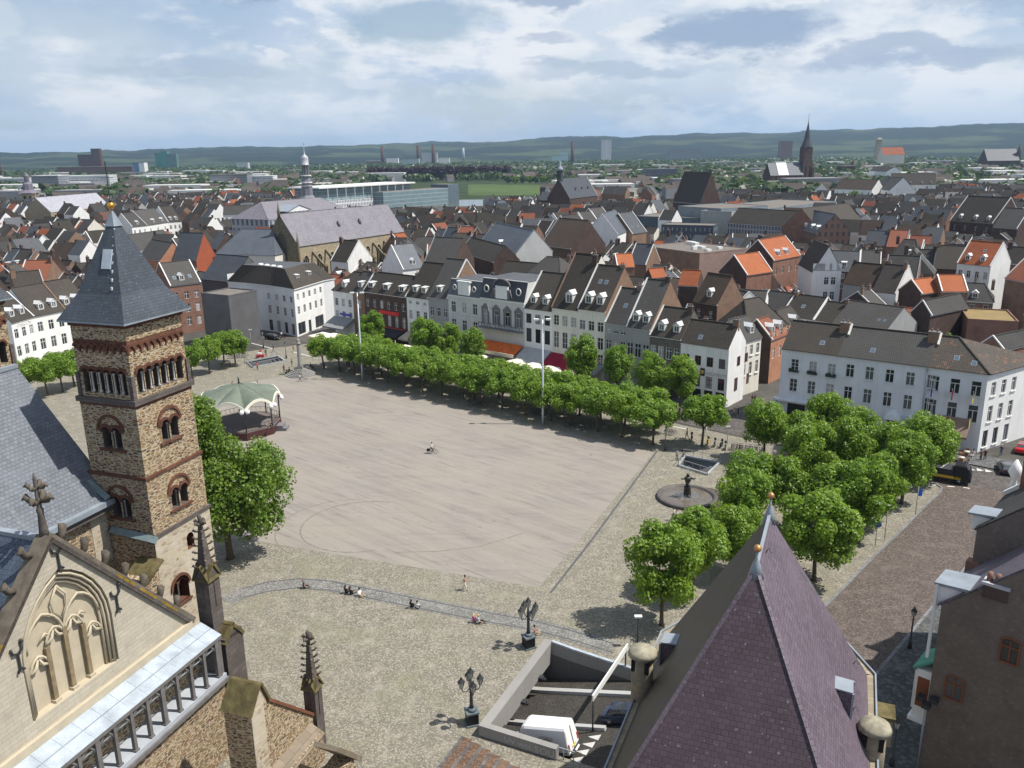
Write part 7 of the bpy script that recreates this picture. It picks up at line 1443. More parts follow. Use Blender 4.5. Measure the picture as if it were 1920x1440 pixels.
def car(label, p, rz, col, est=False, name='car', tz=0.0):
 t = thing(name, label, 'car', p, rz); pm = mat('car paint %.2f %.2f %.2f' % col, m_flat, col, .18, .6)
 b = MB(); loft(b, [(-2.05, .35, .62, .80, .70, .80, .70), (-1.95, .25, .62, .90, .78, .86, .78), (-1.3, .22, .66, .95, .80, .88, .82), (.8, .22, .66, .93, .80, .88, .82), (1.75, .24, .60, .80, .78, .85, .72), (2.02, .30, .52, .68, .70, .78, .62)], pm); b.build('body', t)
 g = MB(); e = -1.95 if est else -1.5; loft(g, [(e, .86, .90, .93, .74, .76, .72), (e + .35, .86, 1.1, 1.36, .74, .74, .60), (-.2, .86, 1.15, 1.43, .76, .74, .62), (.45, .86, 1.1, 1.36, .76, .74, .58), (1.15, .86, .88, .92, .72, .72, .66)], GLASS()); g.build('windows', t)
 r = MB(); r.slab(((e + .35, -.56, 1.40), (.45, -.55, 1.40), (.45, .55, 1.40), (e + .35, .56, 1.40)), .06, pm)
 for s in (-1, 1):
  r.bar((.45, s * .57, 1.37), (1.15, s * .68, .92), .07, .07, pm); r.bar((e + .35, s * .58, 1.37), (e, s * .72, .92), .09, .09, pm); r.bar((-.35, s * .72, .92), (-.35, s * .62, 1.38), .08, .05, pm)
 r.build('roof', t)
 for x in (-1.3, 1.3):
  for y in (-.78, .78): wheel(t, x, y, .32)
 for s in (-1, 1): b = MB(); b.ball((1.9, s * .55, .62), .13, mat('headlight glass', m_flat, (.7, .7, .72), .1), 8); b.build('headlight', t); b = MB(); b.box(-2.06, -1.98, s * .62 - .1, s * .62 + .1, .62, .80, mat('tail light red', m_flat, (.35, .01, .01), .3)); b.build('tail_light', t)
 b = MB(); b.box(2.0, 2.05, -.26, .26, .38, .5, mat('plate yellow', m_flat, (.65, .5, .05), .5)); b.build('number_plate', t); return t
ar = math.atan2(UR.y, UR.x)
car('black car parked before the concave white building', P(512, 636), ar + .25, (.015, .015, .018), True); car('grey car half hidden behind the grove before the hotel door', P(1632, 862), ar, (.22, .23, .24)); car('red car parked along the hotel flank at the picture edge', P(1917, 846), ar + 1.6, (.55, .02, .02)); car('black car turning by the slated gablet roof', P(1884, 884), ar + 1.9, (.02, .02, .022), True)
def on_ramp(px, py): 
 z = -1.2
 for _ in range(20): q = P(px, py, z).xy - RA; z = zf(q.dot(RV)) 
 q = P(px, py, z); return q
slope = math.atan2(2.75, 11.0); rrz = math.atan2(RV.y, RV.x)
c_ = car('dark blue car half under the church eave on the ramp', on_ramp(1178, 1352), rrz, (.02, .03, .06)); c_.rotation_euler = (0, -slope, rrz)
# delivery van going down the ramp
vp = on_ramp(1022, 1408); van = thing('delivery_van', 'white high roofed delivery van driving down the ramp', 'van', vp, rrz + math.pi); van.rotation_euler = (0, slope, rrz + math.pi)
WPNT = mat('van white paint', m_flat, (.80, .80, .80), .25, .5); b = MB()
loft(b, [(-2.75, .55, 1.2, 2.5, .86, .96, .80), (-2.68, .42, 1.3, 2.66, .92, 1.0, .84), (.85, .42, 1.3, 2.72, .92, 1.0, .86), (1.15, .42, 1.3, 2.60, .92, 1.0, .82), (1.40, .42, 1.25, 2.25, .92, .99, .78), (1.75, .42, 1.15, 1.80, .92, .98, .76), (2.15, .42, 1.0, 1.28, .90, .96, .78), (2.65, .42, .85, 1.08, .86, .92, .74), (2.80, .48, .75, .92, .74, .80, .62)], WPNT); b.build('body', van)
b = MB(); b.slab(((1.38, -.70, 2.26), (2.12, -.74, 1.36), (2.12, .74, 1.36), (1.38, .70, 2.26)), -.05, GLASS()); b.build('windscreen', van)
for s in (-1, 1):
 b = MB(); b.poly([(.75, s * 1.012, 1.3), (1.9, s * 1.0, 1.22), (1.72, s * .93, 1.72), (1.45, s * .88, 2.02), (.75, s * .95, 2.02)][::s], GLASS()); b.build('door_window', van)
 b = MB(); b.box(-2.5, .6, s * 1.005 - .01, s * 1.005 + .01, .62, .68, IRON()); b.build('rub_strip', van)
 for x in (-1.85, 1.75): wheel(van, x, s * .86, .36, .24)
 b = MB(); b.box(-2.79, -2.72, s * .86 - .09, s * .86 + .09, .8, 1.35, mat('tail light red', m_flat, (.35, .01, .01), .3)); b.build('tail_light', van); b = MB(); b.ball((2.62, s * .62, .85), .15, mat('headlight glass', m_flat, (.7, .7, .72), .1), 8); b.build('headlight', van)
 b = MB(); b.box(1.6, 1.75, s * 1.02 - .02, s * 1.25 + .02 * s, 1.35, 1.65, IRON()) if s > 0 else b.box(1.6, 1.75, -1.25, -1.0, 1.35, 1.65, IRON()); b.build('mirror', van)
 lg = MB(); lg.tube([(-.9 + .62 * math.cos(a), s * .985, 1.82 + .2 * math.sin(a)) for a in [i * math.pi / 10 for i in range(20)]], .02, mat('van logo grey', m_flat, (.12, .11, .12), .5), 5, closed=True); lg.build('logo_ring', van)
 text('remba', van, (-.9, s * 1.0, 1.82), .30, mat('van logo red', m_flat, (.25, .05, .06), .5), (R(90), 0, R(180) if s > 0 else 0), ext=.004); text('Service & onderhoud', van, (-.9, s * 1.006, 1.52), .13, mat('van logo grey', m_flat, (.12, .11, .12), .5), (R(90), 0, R(180) if s > 0 else 0), ext=.004)
 bl_ = mat('van picture blue', m_flat, (.06, .12, .18), .4); d = MB(); d.tube([(.55, s * 1.0, 1.05), (.4, s * 1.0, 1.1), (.05, s * 1.0, 1.08), (-.18, s * 1.0, 1.02), (-.4, s * 1.0, 1.02), (-.5, s * 1.0, 1.03), (-.75, s * 1.0, 1.0)], [.05, .22, .24, .06, .05, .17, .18], bl_, 8); d.v = [(x, s * (1.0 + .012 * (abs(y) - 1.0) / .3), z) for x, y, z in d.v]; d.build('side_picture', van)
b = MB(); b.box(-2.95, -2.76, -.9, .9, .42, .6, IRON()); b.box(-3.05, -2.95, -.35, .35, .5, .62, WPNT); b.build('bumper', van); b = MB(); b.box(-2.80, -2.76, -.03, .03, .6, 2.5, GSL); b.box(-2.81, -2.765, -.3, .3, .75, .9, mat('plate yellow', m_flat, (.65, .5, .05), .5)); b.build('rear_door', van)
# yellow and black truck behind the grove
tp = P(1762, 898); trk = thing('truck', 'yellow and black flatbed truck with three axles at the kerb bend', 'truck', tp, ar + .12); b = MB(); YL = mat('truck yellow', m_flat, (.62, .40, .02), .3, .5)
b.box(-3.6, 2.6, -1.15, 1.15, .75, 1.15, YL); b.box(-3.6, 2.6, -1.18, 1.18, 1.15, 1.3, BLACK()); b.build('bed', trk)
b = MB(); loft(b, [(1.7, .55, 1.4, 2.7, 1.1, 1.15, 1.0), (2.9, .55, 1.4, 2.75, 1.1, 1.15, 1.0), (3.5, .55, 1.3, 2.4, 1.1, 1.12, .95), (3.8, .5, 1.1, 1.5, 1.05, 1.1, .95)], BLACK()); b.build('cab', trk)
b = MB(); b.slab(((3.0, -.95, 2.74), (3.72, -1.0, 1.6), (3.72, 1.0, 1.6), (3.0, .95, 2.74)), -.05, GLASS()); b.build('windscreen', trk)
b = MB(); b.box(-3.4, 1.6, -1.1, 1.1, 1.3, 2.0, mat('truck load', m_plain, (.05, .05, .06), .6)); [b.bar((x, -1.1, 2.0), (x + 1, 1.1, 2.5), .1, .1, TRIM()) for x in (-3, -1.5, 0)]; b.build('load', trk)
for x in (-2.8, -1.7, 2.3):
 for y in (-1.0, 1.0): wheel(trk, x, y, .45, .3)
# red cart by the road and the bench below the column
b = MB(); b.box(-.9, .9, -.4, .4, .35, .95, mat('red cart paint', m_flat, (.6, .03, .03), .4)); b.box(-.5, .3, -.35, .35, .95, 1.3, TRIM()); o = b.build('cart', None, P(488, 672)); tag(o, 'small red cart standing by the person in red', 'cart')
for x in (-.6, .6): wheel(o, x, 0, .25, .7)
def bench(label, p, rz):
 t = thing('bench', label, 'bench', p, rz); b = MB(); [b.box(-1.1, 1.1, -.25 + .17 * i, -.12 + .17 * i, .42, .47, BRICK_B() if False else mat('bench wood', m_plain, (.16, .10, .06), .7)) for i in range(3)]; b.build('seat', t); b = MB(); [b.box(-1.1, 1.1, .28, .32, .6 + .16 * i, .72 + .16 * i, mat('bench wood', m_plain, (.16, .10, .06), .7)) for i in range(2)]; b.build('backrest', t)
 for s in (-1, 1): b = MB(); b.box(s * .9 - .04, s * .9 + .04, -.22, .3, 0, .42, IRON()); b.box(s * .9 - .04, s * .9 + .04, .24, .3, .42, .95, IRON()); b.build('leg', t)
bench('dark bench beside the stone column', P(543, 702), R(-20)); bench('dark bench below the small left planes', P(424, 688), R(25))
# ---------------------------------------------------------------- awnings, parasols, terrace
def hroot(start): return [o for o in COL.objects if o.get('label', '').startswith(start)][0]
def awning(root, x0, x1, out, z0, z1, m, fringe=None):
 W = dims(root)[0]; b = MB(); b.slab(((W * x0, -out, z0), (W * x1, -out, z0), (W * x1, -.05, z1), (W * x0, -.05, z1)), .08, m); b.box(W * x0, W * x1, -out - .04, -out, z0 - .35, z0, fringe or m)
 b.poly(((W * x0, -out, z0 - .2), (W * x0, -.05, z1), (W * x0, -.05, z1 - .8)), m); b.poly(((W * x1, -out, z0 - .2), (W * x1, -.05, z1 - .8), (W * x1, -.05, z1)), m); b.build('awning', root)
GAW = mat('grey awning', m_plain, (.25, .26, .27), .8, .2, .12, 1); CRAW = mat('cream canvas', m_plain, (.82, .77, .62), .8, .2, .08, 1); WINE = mat('wine red awning', m_plain, (.28, .015, .04), .8, .2, .15, 1)
awning(hroot('white hipped corner house'), .0, 1.0, 4.2, 2.6, 4.6, GAW); awning(hroot('white house with two gabled'), .02, .98, 4.6, 2.6, 5.0, mat('pale grey awning', m_plain, (.42, .42, .42), .8, .2, .15, 1)); awning(hroot('cream house under'), .0, 1.0, 4.6, 2.4, 4.8, WINE); awning(r3, .05, .95, 3.4, 2.8, 3.9, mat('black awning', m_plain, (.04, .04, .045), .8, .2, .2, 1)); awning(hroot('tall white house'), 0, 1, 3.4, 2.7, 3.9, mat('beige awning', m_plain, (.5, .43, .33), .8)); awning(hroot('dark stone house'), 0, 1, 3.0, 2.6, 3.2, mat('black awning', m_plain, (.04, .04, .045), .8, .2, .2, 1)); awning(hroot('cream house with a bare'), 0, 1, 3.4, 2.7, 3.9, GAW)
rE = hroot('white end house'); WE = dims(rE)[0]; SG = mat('grey sign paint', m_flat, (.36, .39, .44), .6)
text('IN DEN OUDEN', rE, (WE * .22, -.03, 5.75), .75, SG, ext=.008); text('VOGELSTRUYS', rE, (WE * .72, -.03, 5.75), .75, SG, ext=.008); b = MB(); b.box(WE * .44, WE * .53, -.08, -.003, 5.2, 6.6, BLACK()); b.lathe([(.28, 5.6), (.34, 5.9), (.2, 6.3)], mat('shield gold', m_flat, (.5, .33, .05), .5), (WE * .485, -.1), 8); b.build('shield', rE)
b = MB(); [b.box(WE * (.06 + .24 * i), WE * (.06 + .24 * i) + 1.6, -.04, -.003, .2, 2.6, BLACK()) for i in range(4)]; b.build('shop_window', rE)
text('MONTE BAR', r3, (W3 * .60, -.27, 7.55), 1.0, mat('red letters', m_flat, (.8, .04, .04), .5), ext=.02)
b = MB(); rW = hroot('white hipped corner house'); wW = dims(rW)[0]; b.box(wW * .3, wW * .85, -.1, -.003, 5.0, 5.6, mat('blue purple sign', m_flat, (.08, .09, .45), .5)); b.build('sign_band', rW)
def parasol(px, py, label, w=4.2, h=2.9, m=None, shut=False):
 p = P(px, py, h); t = thing('parasol', label, 'parasol', (p.x, p.y, 0), ar, 'cafe parasols'); b = MB(); b.tube([(0, 0, 0), (0, 0, h + .2)], .05, IRON(), 6); b.box(-.4, .4, -.4, .4, 0, .1, IRON()); b.build('pole', t); b = MB(); m = m or CRAW
 if shut: b.lathe([(.08, h - 1.7), (.22, h - 1.2), (.16, h - .4), (.05, h + .3)], m, (0, 0), 8)
 else:
  q = [(-w / 2, -w / 2, h - .35), (w / 2, -w / 2, h - .35), (w / 2, w / 2, h - .35), (-w / 2, w / 2, h - .35)]
  for i in range(4): a_, c_ = Vector(q[i]), Vector(q[(i + 1) % 4]); ap = Vector((0, 0, h + .5)); b.poly((a_, c_, ap), m); b.poly((a_ - Vector((0, 0, .25)), c_ - Vector((0, 0, .25)), c_, a_), m)
 b.build('canopy', t)
for x, y, w, l in ((668, 631, 5.5, 'cream parasol before the narrow brown brick house'), (625, 628, 5.5, 'cream parasol by the white corner house awning'), (605, 626, 5.0, 'cream parasol nearest the concave white building'), (975, 676, 6.2, 'wide cream parasol below the pale grey awning, left one'), (1000, 684, 5.5, 'wide cream parasol below the pale grey awning, right one'), (1030, 690, 5.5, 'wide cream parasol below the wine red awning'), (1072, 698, 5.5, 'cream parasol right of the wine red awning'), (1218, 730, 5.0, 'cream parasol before the dark stone house'), (760, 650, 4.5, 'cream parasol before the black awning end'), (890, 666, 4.5, 'grey white parasol below the orange awning')): parasol(x, y, l, w)
for x, y, l in ((641, 630, 'closed white parasol beside the grey awning'), (718, 640, 'closed parasol left of a tall plane by the black brick house'), (741, 640, 'closed parasol right of a tall plane by the black brick house')): parasol(x, y, l, m=mat('tan canvas', m_plain, (.5, .38, .26), .8), shut=True)
for x, y, l in ((828, 657, 'closed red parasol behind the tree row, left one'), (854, 660, 'closed red parasol behind the tree row, right one')): parasol(x, y, l, m=WINE, shut=True)
WICK = mat('brown wicker', m_plain, (.26, .12, .04), .7); 
def chair_mesh():
 b = MB(); b.box(-.25, .25, -.25, .25, .40, .46, WICK); k = MB(); k.box(-.25, .25, .2, .26, .46, .9, WICK); k.box(-.27, -.22, -.2, .2, .6, .66, WICK); k.box(.22, .27, -.2, .2, .6, .66, WICK); l = MB(); l.box(-.02, .02, -.02, .02, 0, .40, WICK); return b.mesh('seat'), k.mesh('backrest'), l.mesh('leg')
CM = chair_mesh()
def tset(px, py, lab):
 p = P(px, py); t = thing('cafe_table', 'round cafe table ' + lab, 'table', p); b = MB(); b.lathe([(.45, .72), (.45, .76)], mat('table top', m_flat, (.6, .55, .5), .4), (0, 0), 12); b.build('tabletop', t); b = MB(); b.tube([(0, 0, 0), (0, 0, .72)], .05, IRON(), 6); b.build('leg', t)
 for i, d in enumerate(('left of', 'behind', 'right of', 'before')):
  a_ = i * math.pi / 2 + 2.6; c = thing('cafe_chair', 'brown wicker chair %s the cafe table %s' % (d, lab), 'chair', p + Vector((.8 * math.cos(a_), .8 * math.sin(a_), 0)), a_ - math.pi / 2, 'wicker terrace chairs'); ob('seat', CM[0], c); ob('backrest', CM[1], c)
  for x in (-.2, .2):
   for y in (-.2, .2): ob('leg', CM[2], c, (x, y, 0))
tset(1802, 866, 'nearest the hotel kerb'); tset(1812, 855, 'under the brown awning edge'); tset(1775, 857, 'half behind the grove by the awning'); tset(668, 645, 'under the cream parasol of the brick house'); tset(1210, 742, 'under the cream parasol of the stone house')
def bollard(p, lab): t = thing('bollard', lab, 'bollard', p, 0, 'black bollards'); b = MB(); b.lathe([(.1, 0), (.08, .8), (.11, .85), (.05, 1.0)], BLACK(), (0, 0), 8); b.build('post', t)
for x, y, l in ((1384, 776, 'black bollard at the shop street mouth, left one'), (1400, 774, 'black bollard at the shop street mouth, right one'), (580, 652, 'black bollard on the crossing before the concave building'), (610, 648, 'black bollard by the grey awning crossing')): bollard(P(x, y), l)
# ---------------------------------------------------------------- buildings with a place of their own between the square and the river
GLASSB = mat('teal curtain wall', m_windows, (.36, .44, .46), (.06, .11, .13), 1.4, 3.4, .22); GREYFAC = mat('grey office wall', m_windows, (.30, .31, .33), (.05, .06, .08), 1.6, 3.2, .45); WHITEFAC = mat('white office wall', m_windows, (.72, .73, .74), (.07, .08, .10), 1.9, 3.3, .55)
BRICKFAC = mat('brown block wall', m_windows, (.20, .12, .09), (.05, .05, .06), 2.4, 3.2, .8); STOREW = mat('store panel grey', m_ashlar, (.27, .31, .34), 3.0, 3.6, .7, .08); BLUEG = mat('blue grey panels', m_ashlar, (.13, .17, .20), 2.5, 3, .7, .1); GRAVEL = mat('gravel roof', m_plain, (.20, .18, .16), .9, .1, .3, 1.0)
CHST = mat('yellow marlstone', m_ashlar, (.42, .355, .245), .8, .4, .55, .2); CHSTD = mat('weathered marlstone', m_ashlar, (.22, .19, .13), .8, .4, .5, .25); PSL = mat('lilac slate', m_slate, (.178, .168, .192), .35, .5, .15)
def flat(label, a, b, ze, dep, wall, roof=None, **k): return hs(label, a, b, dep, roof or GRAVEL, wall, ze=ze, k=0.0, dep=dep, kind='flat', trimband=False, **k)
def on(a, z): return P(a[0], a[1], z)
# gothic church with flying buttresses
gc = hs('gothic church with long lilac slate roof and flying buttresses', (559, 461), (757, 433), (640, 391), PSL, CHST, ze=15.5, k=1.35, side=CHSTD, trimband=False, name='church', cat='church')
wgc, zgc = dims(gc)
for i in range(9):
 x = wgc * (i + .5) / 9; b = MB(); ap = arc_pts(x, 10.2, 1.25, 8, .6); ol_ = [(x + 1.25, 4.5)] + ap + [(x - 1.25, 4.5)]; b.faces([(p[0], -.06, p[1]) for p in ol_], [tuple(range(len(ol_)))[::-1]], DARK); b.tube([(p[0], -.1, p[1]) for p in ap], .2, CHST, 5); [b.bar((x + d, -.1, 4.5), (x + d, -.1, 11), .12, .12, CHST) for d in (-.4, .4)]; b.build('gothic_window', gc)
 if i < 8: x = wgc * (i + 1) / 9; b = MB(); b.bar((x, -.1, 12.8), (x, -5.2, 8.0), .6, .8, CHSTD); b.box(x - .5, x + .5, -6.2, -5.0, -1, 8.2, CHSTD); b.slab(((x - .6, -6.3, 8.2), (x + .6, -6.3, 8.2), (x + .6, -4.9, 9.2), (x - .6, -4.9, 9.2)), .2, MOSSY); b.build('flying_buttress', gc)
dgc = max(v.co.y for c in gc.children if c.name.startswith('wall') for v in c.data.vertices); b = MB(); yc = dgc / 2
ap = arc_pts(yc, 16.5, 2.2, 8, .6); ol_ = [(yc + 2.2, 10)] + ap + [(yc - 2.2, 10)]; b.faces([(-.08, p[0], p[1]) for p in ol_], [tuple(range(len(ol_)))], mat('dull stone', m_plain, (.10, .09, .075), .8)); ap = arc_pts(yc, 4.5, 2.0, 8, .6); ol_ = [(yc + 2, 0)] + ap + [(yc - 2, 0)]; b.faces([(-.1, p[0], p[1]) for p in ol_], [tuple(range(len(ol_)))], DARK); [b.bar((-.12, yc + d, 10), (-.12, yc + d, 18.5), .2, .2, CHSTD) for d in (-1, 0, 1)]; b.build('gothic_window', gc)
b = MB(); [b.lathe([(.5, z0), (.5, z1), (.05, z1 + 3.5)], CHSTD, (-.1, y), 6) for y, z0, z1 in ((0, 0, 16.5), (dgc, 0, 16.5), (yc, zgc - 1, zgc + 1))]; b.box(-.5, .1, -.4, dgc + .4, 9.2, 9.7, CHSTD); b.build('pinnacle', gc)
for x in (.42, .62): b = MB(); b.box(wgc * x - .5, wgc * x + .5, 3.0, 4.4, 18.5, 20.6, SLATE_D()); b.lathe([(.8, 20.6), (.05, 22)], SLATE_D(), (wgc * x, 3.7), 4, False, R(45)); b.build('dormer', gc)
foot((gc.location.x, gc.location.y), (1, 0), 8, 8)
# town hall with its tower
th = hs('grey stone town hall with lilac hipped roof and pediment', (503, 412), (655, 396), (580, 372), PSL, mat('pale blue stone', m_windows, (.36, .38, .41), (.07, .08, .1), 3.2, 5.0, 1.0), ze=14, k=.62, hip=(9, 9), name='town_hall', cat='town hall')
wth, zth = dims(th); b = MB(); b.box(wth * .20, wth * .45, -2, 0, 0, 17, mat('pale blue stone', m_windows, (.36, .38, .41), (.07, .08, .1), 3.2, 5.0, 1.0)); b.slab(((wth * .18, -2.4, 17), (wth * .325, -2.4, 20.0), (wth * .325, 9, 20.0), (wth * .18, 9, 17)), -.3, LEAD()); b.slab(((wth * .47, -2.4, 17), (wth * .47, 9, 17), (wth * .325, 9, 20.0), (wth * .325, -2.4, 20.0)), -.3, LEAD()); b.poly(((wth * .19, -2.1, 17), (wth * .46, -2.1, 17), (wth * .325, -2.1, 19.8)), WHITE()); b.build('portico', th)
tq = P(577, 374, 19); tt = thing('town_hall_tower', 'slim white and lead town hall tower with a bell shaped dome', 'tower', (tq.x, tq.y, 0), .7); LD = mat('grey lead sheet', m_plain, (.20, .20, .225), .5, .4, .2, 1.0)
def zt_(py): return height_over(tq, py)
z = [zt_(p) for p in (374, 350, 343, 330, 322, 310, 298, 290, 284, 268)]
b = MB(); b.lathe([(6.2, z[0] - 6), (5.8, z[0]), (3.6, z[0] + 2.5), (3.4, z[1])], LD, (0, 0), 8, False); b.lathe([(3.6, z[1]), (3.9, z[1] + .6)], WHITE(), (0, 0), 8, False); b.lathe([(2.9, z[1] + .6), (2.9, z[2])], LD, (0, 0), 8, False); b.lathe([(3.6, z[2]), (3.6, z[2] + .6)], WHITE(), (0, 0), 8, False); b.lathe([(3.0, z[2] + .6), (2.4, z[3] - .4)], LD, (0, 0), 8, False); b.lathe([(3.3, z[3]), (3.3, z[3] + .5)], WHITE(), (0, 0), 8, False); b.build('wall', tt)
for i in range(8): a = R(22.5 + 45 * i); k = MB(); k.bar((1.9 * math.cos(a), 1.9 * math.sin(a), z[3] + .5), (1.9 * math.cos(a), 1.9 * math.sin(a), z[5]), .45, .45, LD); k.build('column', tt)
b = MB(); b.lathe([(2.5, z[5]), (2.5, z[5] + .4), (2.1, z[5] + .6), (2.2, z[6]), (2.0, z[6] + 1.2), (1.2, z[7] - .5), (.5, z[7] + .2), (.55, z[8] - 1), (.2, z[8]), (.08, z[9] - 1.5)], mat('pale lead dome', m_plain, (.42, .43, .46), .4, .4, .15, 1.0), (0, 0), 12); b.bar((0, 0, z[9] - 2), (0, 0, z[9]), .15, .15, IRON()); b.build('dome', tt); b = MB(); b.lathe([(.9, z[3] + .5), (.9, z[5])], LD, (0, 0), 8); b.build('core', tt)
# long glazed government building by the river
gb = thing('government_building', 'long glazed riverside building with a thin white roof', 'building', P(590, 380, 0)); q0, q1, q2, q3 = P(600, 353, 20), P(705, 362, 20), P(893, 345, 17), P(835, 338, 20)
def pr(pts, z0, z1, m, mt, nm, par): b = MB(); o_ = par.location; pts = [Vector(p).to_2d() - o_.to_2d() for p in pts]; ar_ = sum(pts[i].x * pts[(i + 1) % len(pts)].y - pts[(i + 1) % len(pts)].x * pts[i].y for i in range(len(pts))); pts = pts if ar_ > 0 else pts[::-1]; b.prism([(p.x, p.y) for p in pts], z0, z1, m, mt); return b.build(nm, par)
u_ = (P(725, 340, 20) - P(597, 352, 20)).normalized(); A_ = P(612, 353, 20); B_ = P(838, 338, 21); dn = Vector((u_.y, -u_.x, 0))
g1a, g1b = P(603, 352, 20), P(722, 345, 20); dirg = (g1b - g1a).normalized(); per = Vector((dirg.y, -dirg.x, 0))
pr([g1a - per * 3, g1a + dirg * 115 - per * 3, g1a + dirg * 115 - per * 30, g1a - per * 30], 0, 19, GLASSB, TRIM(), 'wall', gb); pr([g1a + per * 1, g1a + dirg * 118 + per * 1, g1a + dirg * 118 - per * 34, g1a - dirg * 4 - per * 34, g1a - dirg * 4 + per * 1], 19.2, 20.3, TRIM(), TRIM(), 'roof', gb)
pr([g1a + per * 0, g1a + dirg * 62 + per * 0, g1a + dirg * 62 - per * 2.9, g1a - per * 2.9], 0, 9, WHITEFAC, TRIM(), 'lower_wing', gb); pr([g1a + dirg * 62 + per * 10, g1a + dirg * 150 + per * 14, g1a + dirg * 150 - per * 2.8, g1a + dirg * 62 - per * 2.8], 0, 14, GLASSB, GRAVEL, 'lower_wing', gb); pr([g1a + dirg * 150.1 + per * 14, g1a + dirg * 166 + per * 15, g1a + dirg * 166 - per * 6, g1a + dirg * 150.1 - per * 6], 0, 17, BLUEG, GRAVEL, 'lower_wing', gb)
for i in range(10): k = MB(); p = g1a + dirg * (6 + i * 10.5) + per * .6 - gb.location; k.bar((p.x, p.y, 9 if i < 6 else 14), (p.x, p.y, 19.2), .6, .6, TRIM()); k.build('column', gb)
mc = g1a + dirg * 80 - per * 15; foot((mc.x, mc.y), (dirg.x, dirg.y), 90, 26)
tch = hs('brown church with dark slate roof and a little leaded bell turret', (1068, 372), (1120, 366), (1092, 332), SLATE_D(), BRICK_D(), ze=13, k=1.5, side=BRICK_D(), verge='rw', name='church', cat='church'); wt, z_ = dims(tch); b = MB(); yt = max(v.co.y for v in tch.children[0].data.vertices) / 2
b.box(1.0, 4.2, yt - 1.6, yt + 1.6, z_ - 2, z_ + 5.5, SLATE_D()); b.lathe([(2.6, z_ + 5.5), (2.2, z_ + 7), (1.0, z_ + 8.4), (.8, z_ + 10), (.1, z_ + 12)], LEAD(), (2.6, yt), 8); b.build('bell_turret', tch)
for x in (.35, .58, .8): dormer(tch, wt * x, 3.0, 13, 1.5, 1.6, 1.6, 'gable', SLATE_D(), SLATE_D())
# church with a needle spire
sp = P(1506, 356, 0); sc_ = thing('spired_church', 'dark brick church with a needle sharp black spire', 'church', sp, .2); zz = [height_over(sp, p) for p in (356, 330, 305, 276, 228, 212)]; b = MB(); w_ = 6.2; b.box(-w_, w_, -w_, w_, -1, zz[2], BRICK_D()); [b.box(sx * w_ - 1.3, sx * w_ + 1.3, sy * w_ - 1.3, sy * w_ + 1.3, -1, zz[2] - 6, BRICK_D()) for sx in (-1, 1) for sy in (-1, 1)]; b.box(-w_ * .8, w_ * .8, -w_ * .8, w_ * .8, zz[2], zz[3], BRICK_D()); [b.box(x - .9, x + .9, -w_ - .1, -w_ + .1, zz[2] - 16, zz[2] - 4, DARK) for x in (-2.5, 2.5)]; b.build('wall', sc_)
b = MB(); b.lathe([(w_ * 1.05, zz[3]), (w_ * .55, zz[3] + 9), (.25, zz[4]), (.1, zz[5])], SLATE_D(), (0, 0), 8, False); b.build('spire', sc_); b = MB(); b.box(-46, -w_ - .1, -8, 8, -1, 17, BRICK_D()); b.poly(((-46, -8, 17), (-46, 8, 17), (-46, 0, 30)), BRICK_D()); [b.box(-44 + i * 6, -42.6 + i * 6, -9.5, -7.9, -1, 15, BRICK_D()) for i in range(7)]; b.build('nave', sc_)
b = MB(); b.slab(((-46, -9, 16.5), (-w_, -9, 16.5), (-w_, 0, 30), (-46, 0, 30)), .3, SLATE()); b.slab(((-w_, 9, 16.5), (-46, 9, 16.5), (-46, 0, 30), (-w_, 0, 30)), .3, SLATE()); b.slab(((-36, -8.95, 16.9), (-24, -8.95, 16.9), (-24, -.4, 30.1), (-36, -.4, 30.1)), .1, TRIM()); b.build('roof', sc_); foot((sp.x - 20, sp.y), (1, 0), 34, 14)
# cream tower and long pale roofed church at the left
lt = P(62, 408, 0); lc = thing('church', 'square cream church tower with a leaded bell cap and long pale slate nave', 'church', lt, .25); zl = [height_over(lt, p) for p in (362, 345, 330)]; w_ = 5.6; b = MB(); b.box(-w_, w_, -w_, w_, -1, zl[0], CHST); [b.box(x - .8, x + .8, -w_ - .1, -w_ + .1, zl[0] - 9, zl[0] - 2, DARK) for x in (-2, 2)]; [b.box(w_ - .1, w_ + .1, x - .8, x + .8, zl[0] - 9, zl[0] - 2, DARK) for x in (-2, 2)]; b.box(-w_ - .3, w_ + .3, -w_ - .3, w_ + .3, zl[0] - .5, zl[0] + .2, CHST); b.build('wall', lc)
b = MB(); b.lathe([(w_ * 1.3, zl[0] + .2), (w_ * .7, zl[0] + 2.5), (w_ * .62, zl[1]), (w_ * .3, zl[1] + 1.4), (w_ * .34, zl[2]), (.2, zl[2] + 3)], SLATE_P(), (0, 0), 8, False, R(22.5)); b.build('cap', lc)
n1_ = P(92, 398, 12); n2_ = P(208, 388, 12); hs('long pale slate church nave with buttressed cream wall', (95, 398), (206, 386), (165, 363), mat('pale lilac slate', m_slate, (.34, .34, .38), .4, .5, .15), CHST, ze=11, k=1.0, side=CHST, name='church_nave', cat='church', trimband=False); foot((lt.x, lt.y), (1, 0), 9, 9)
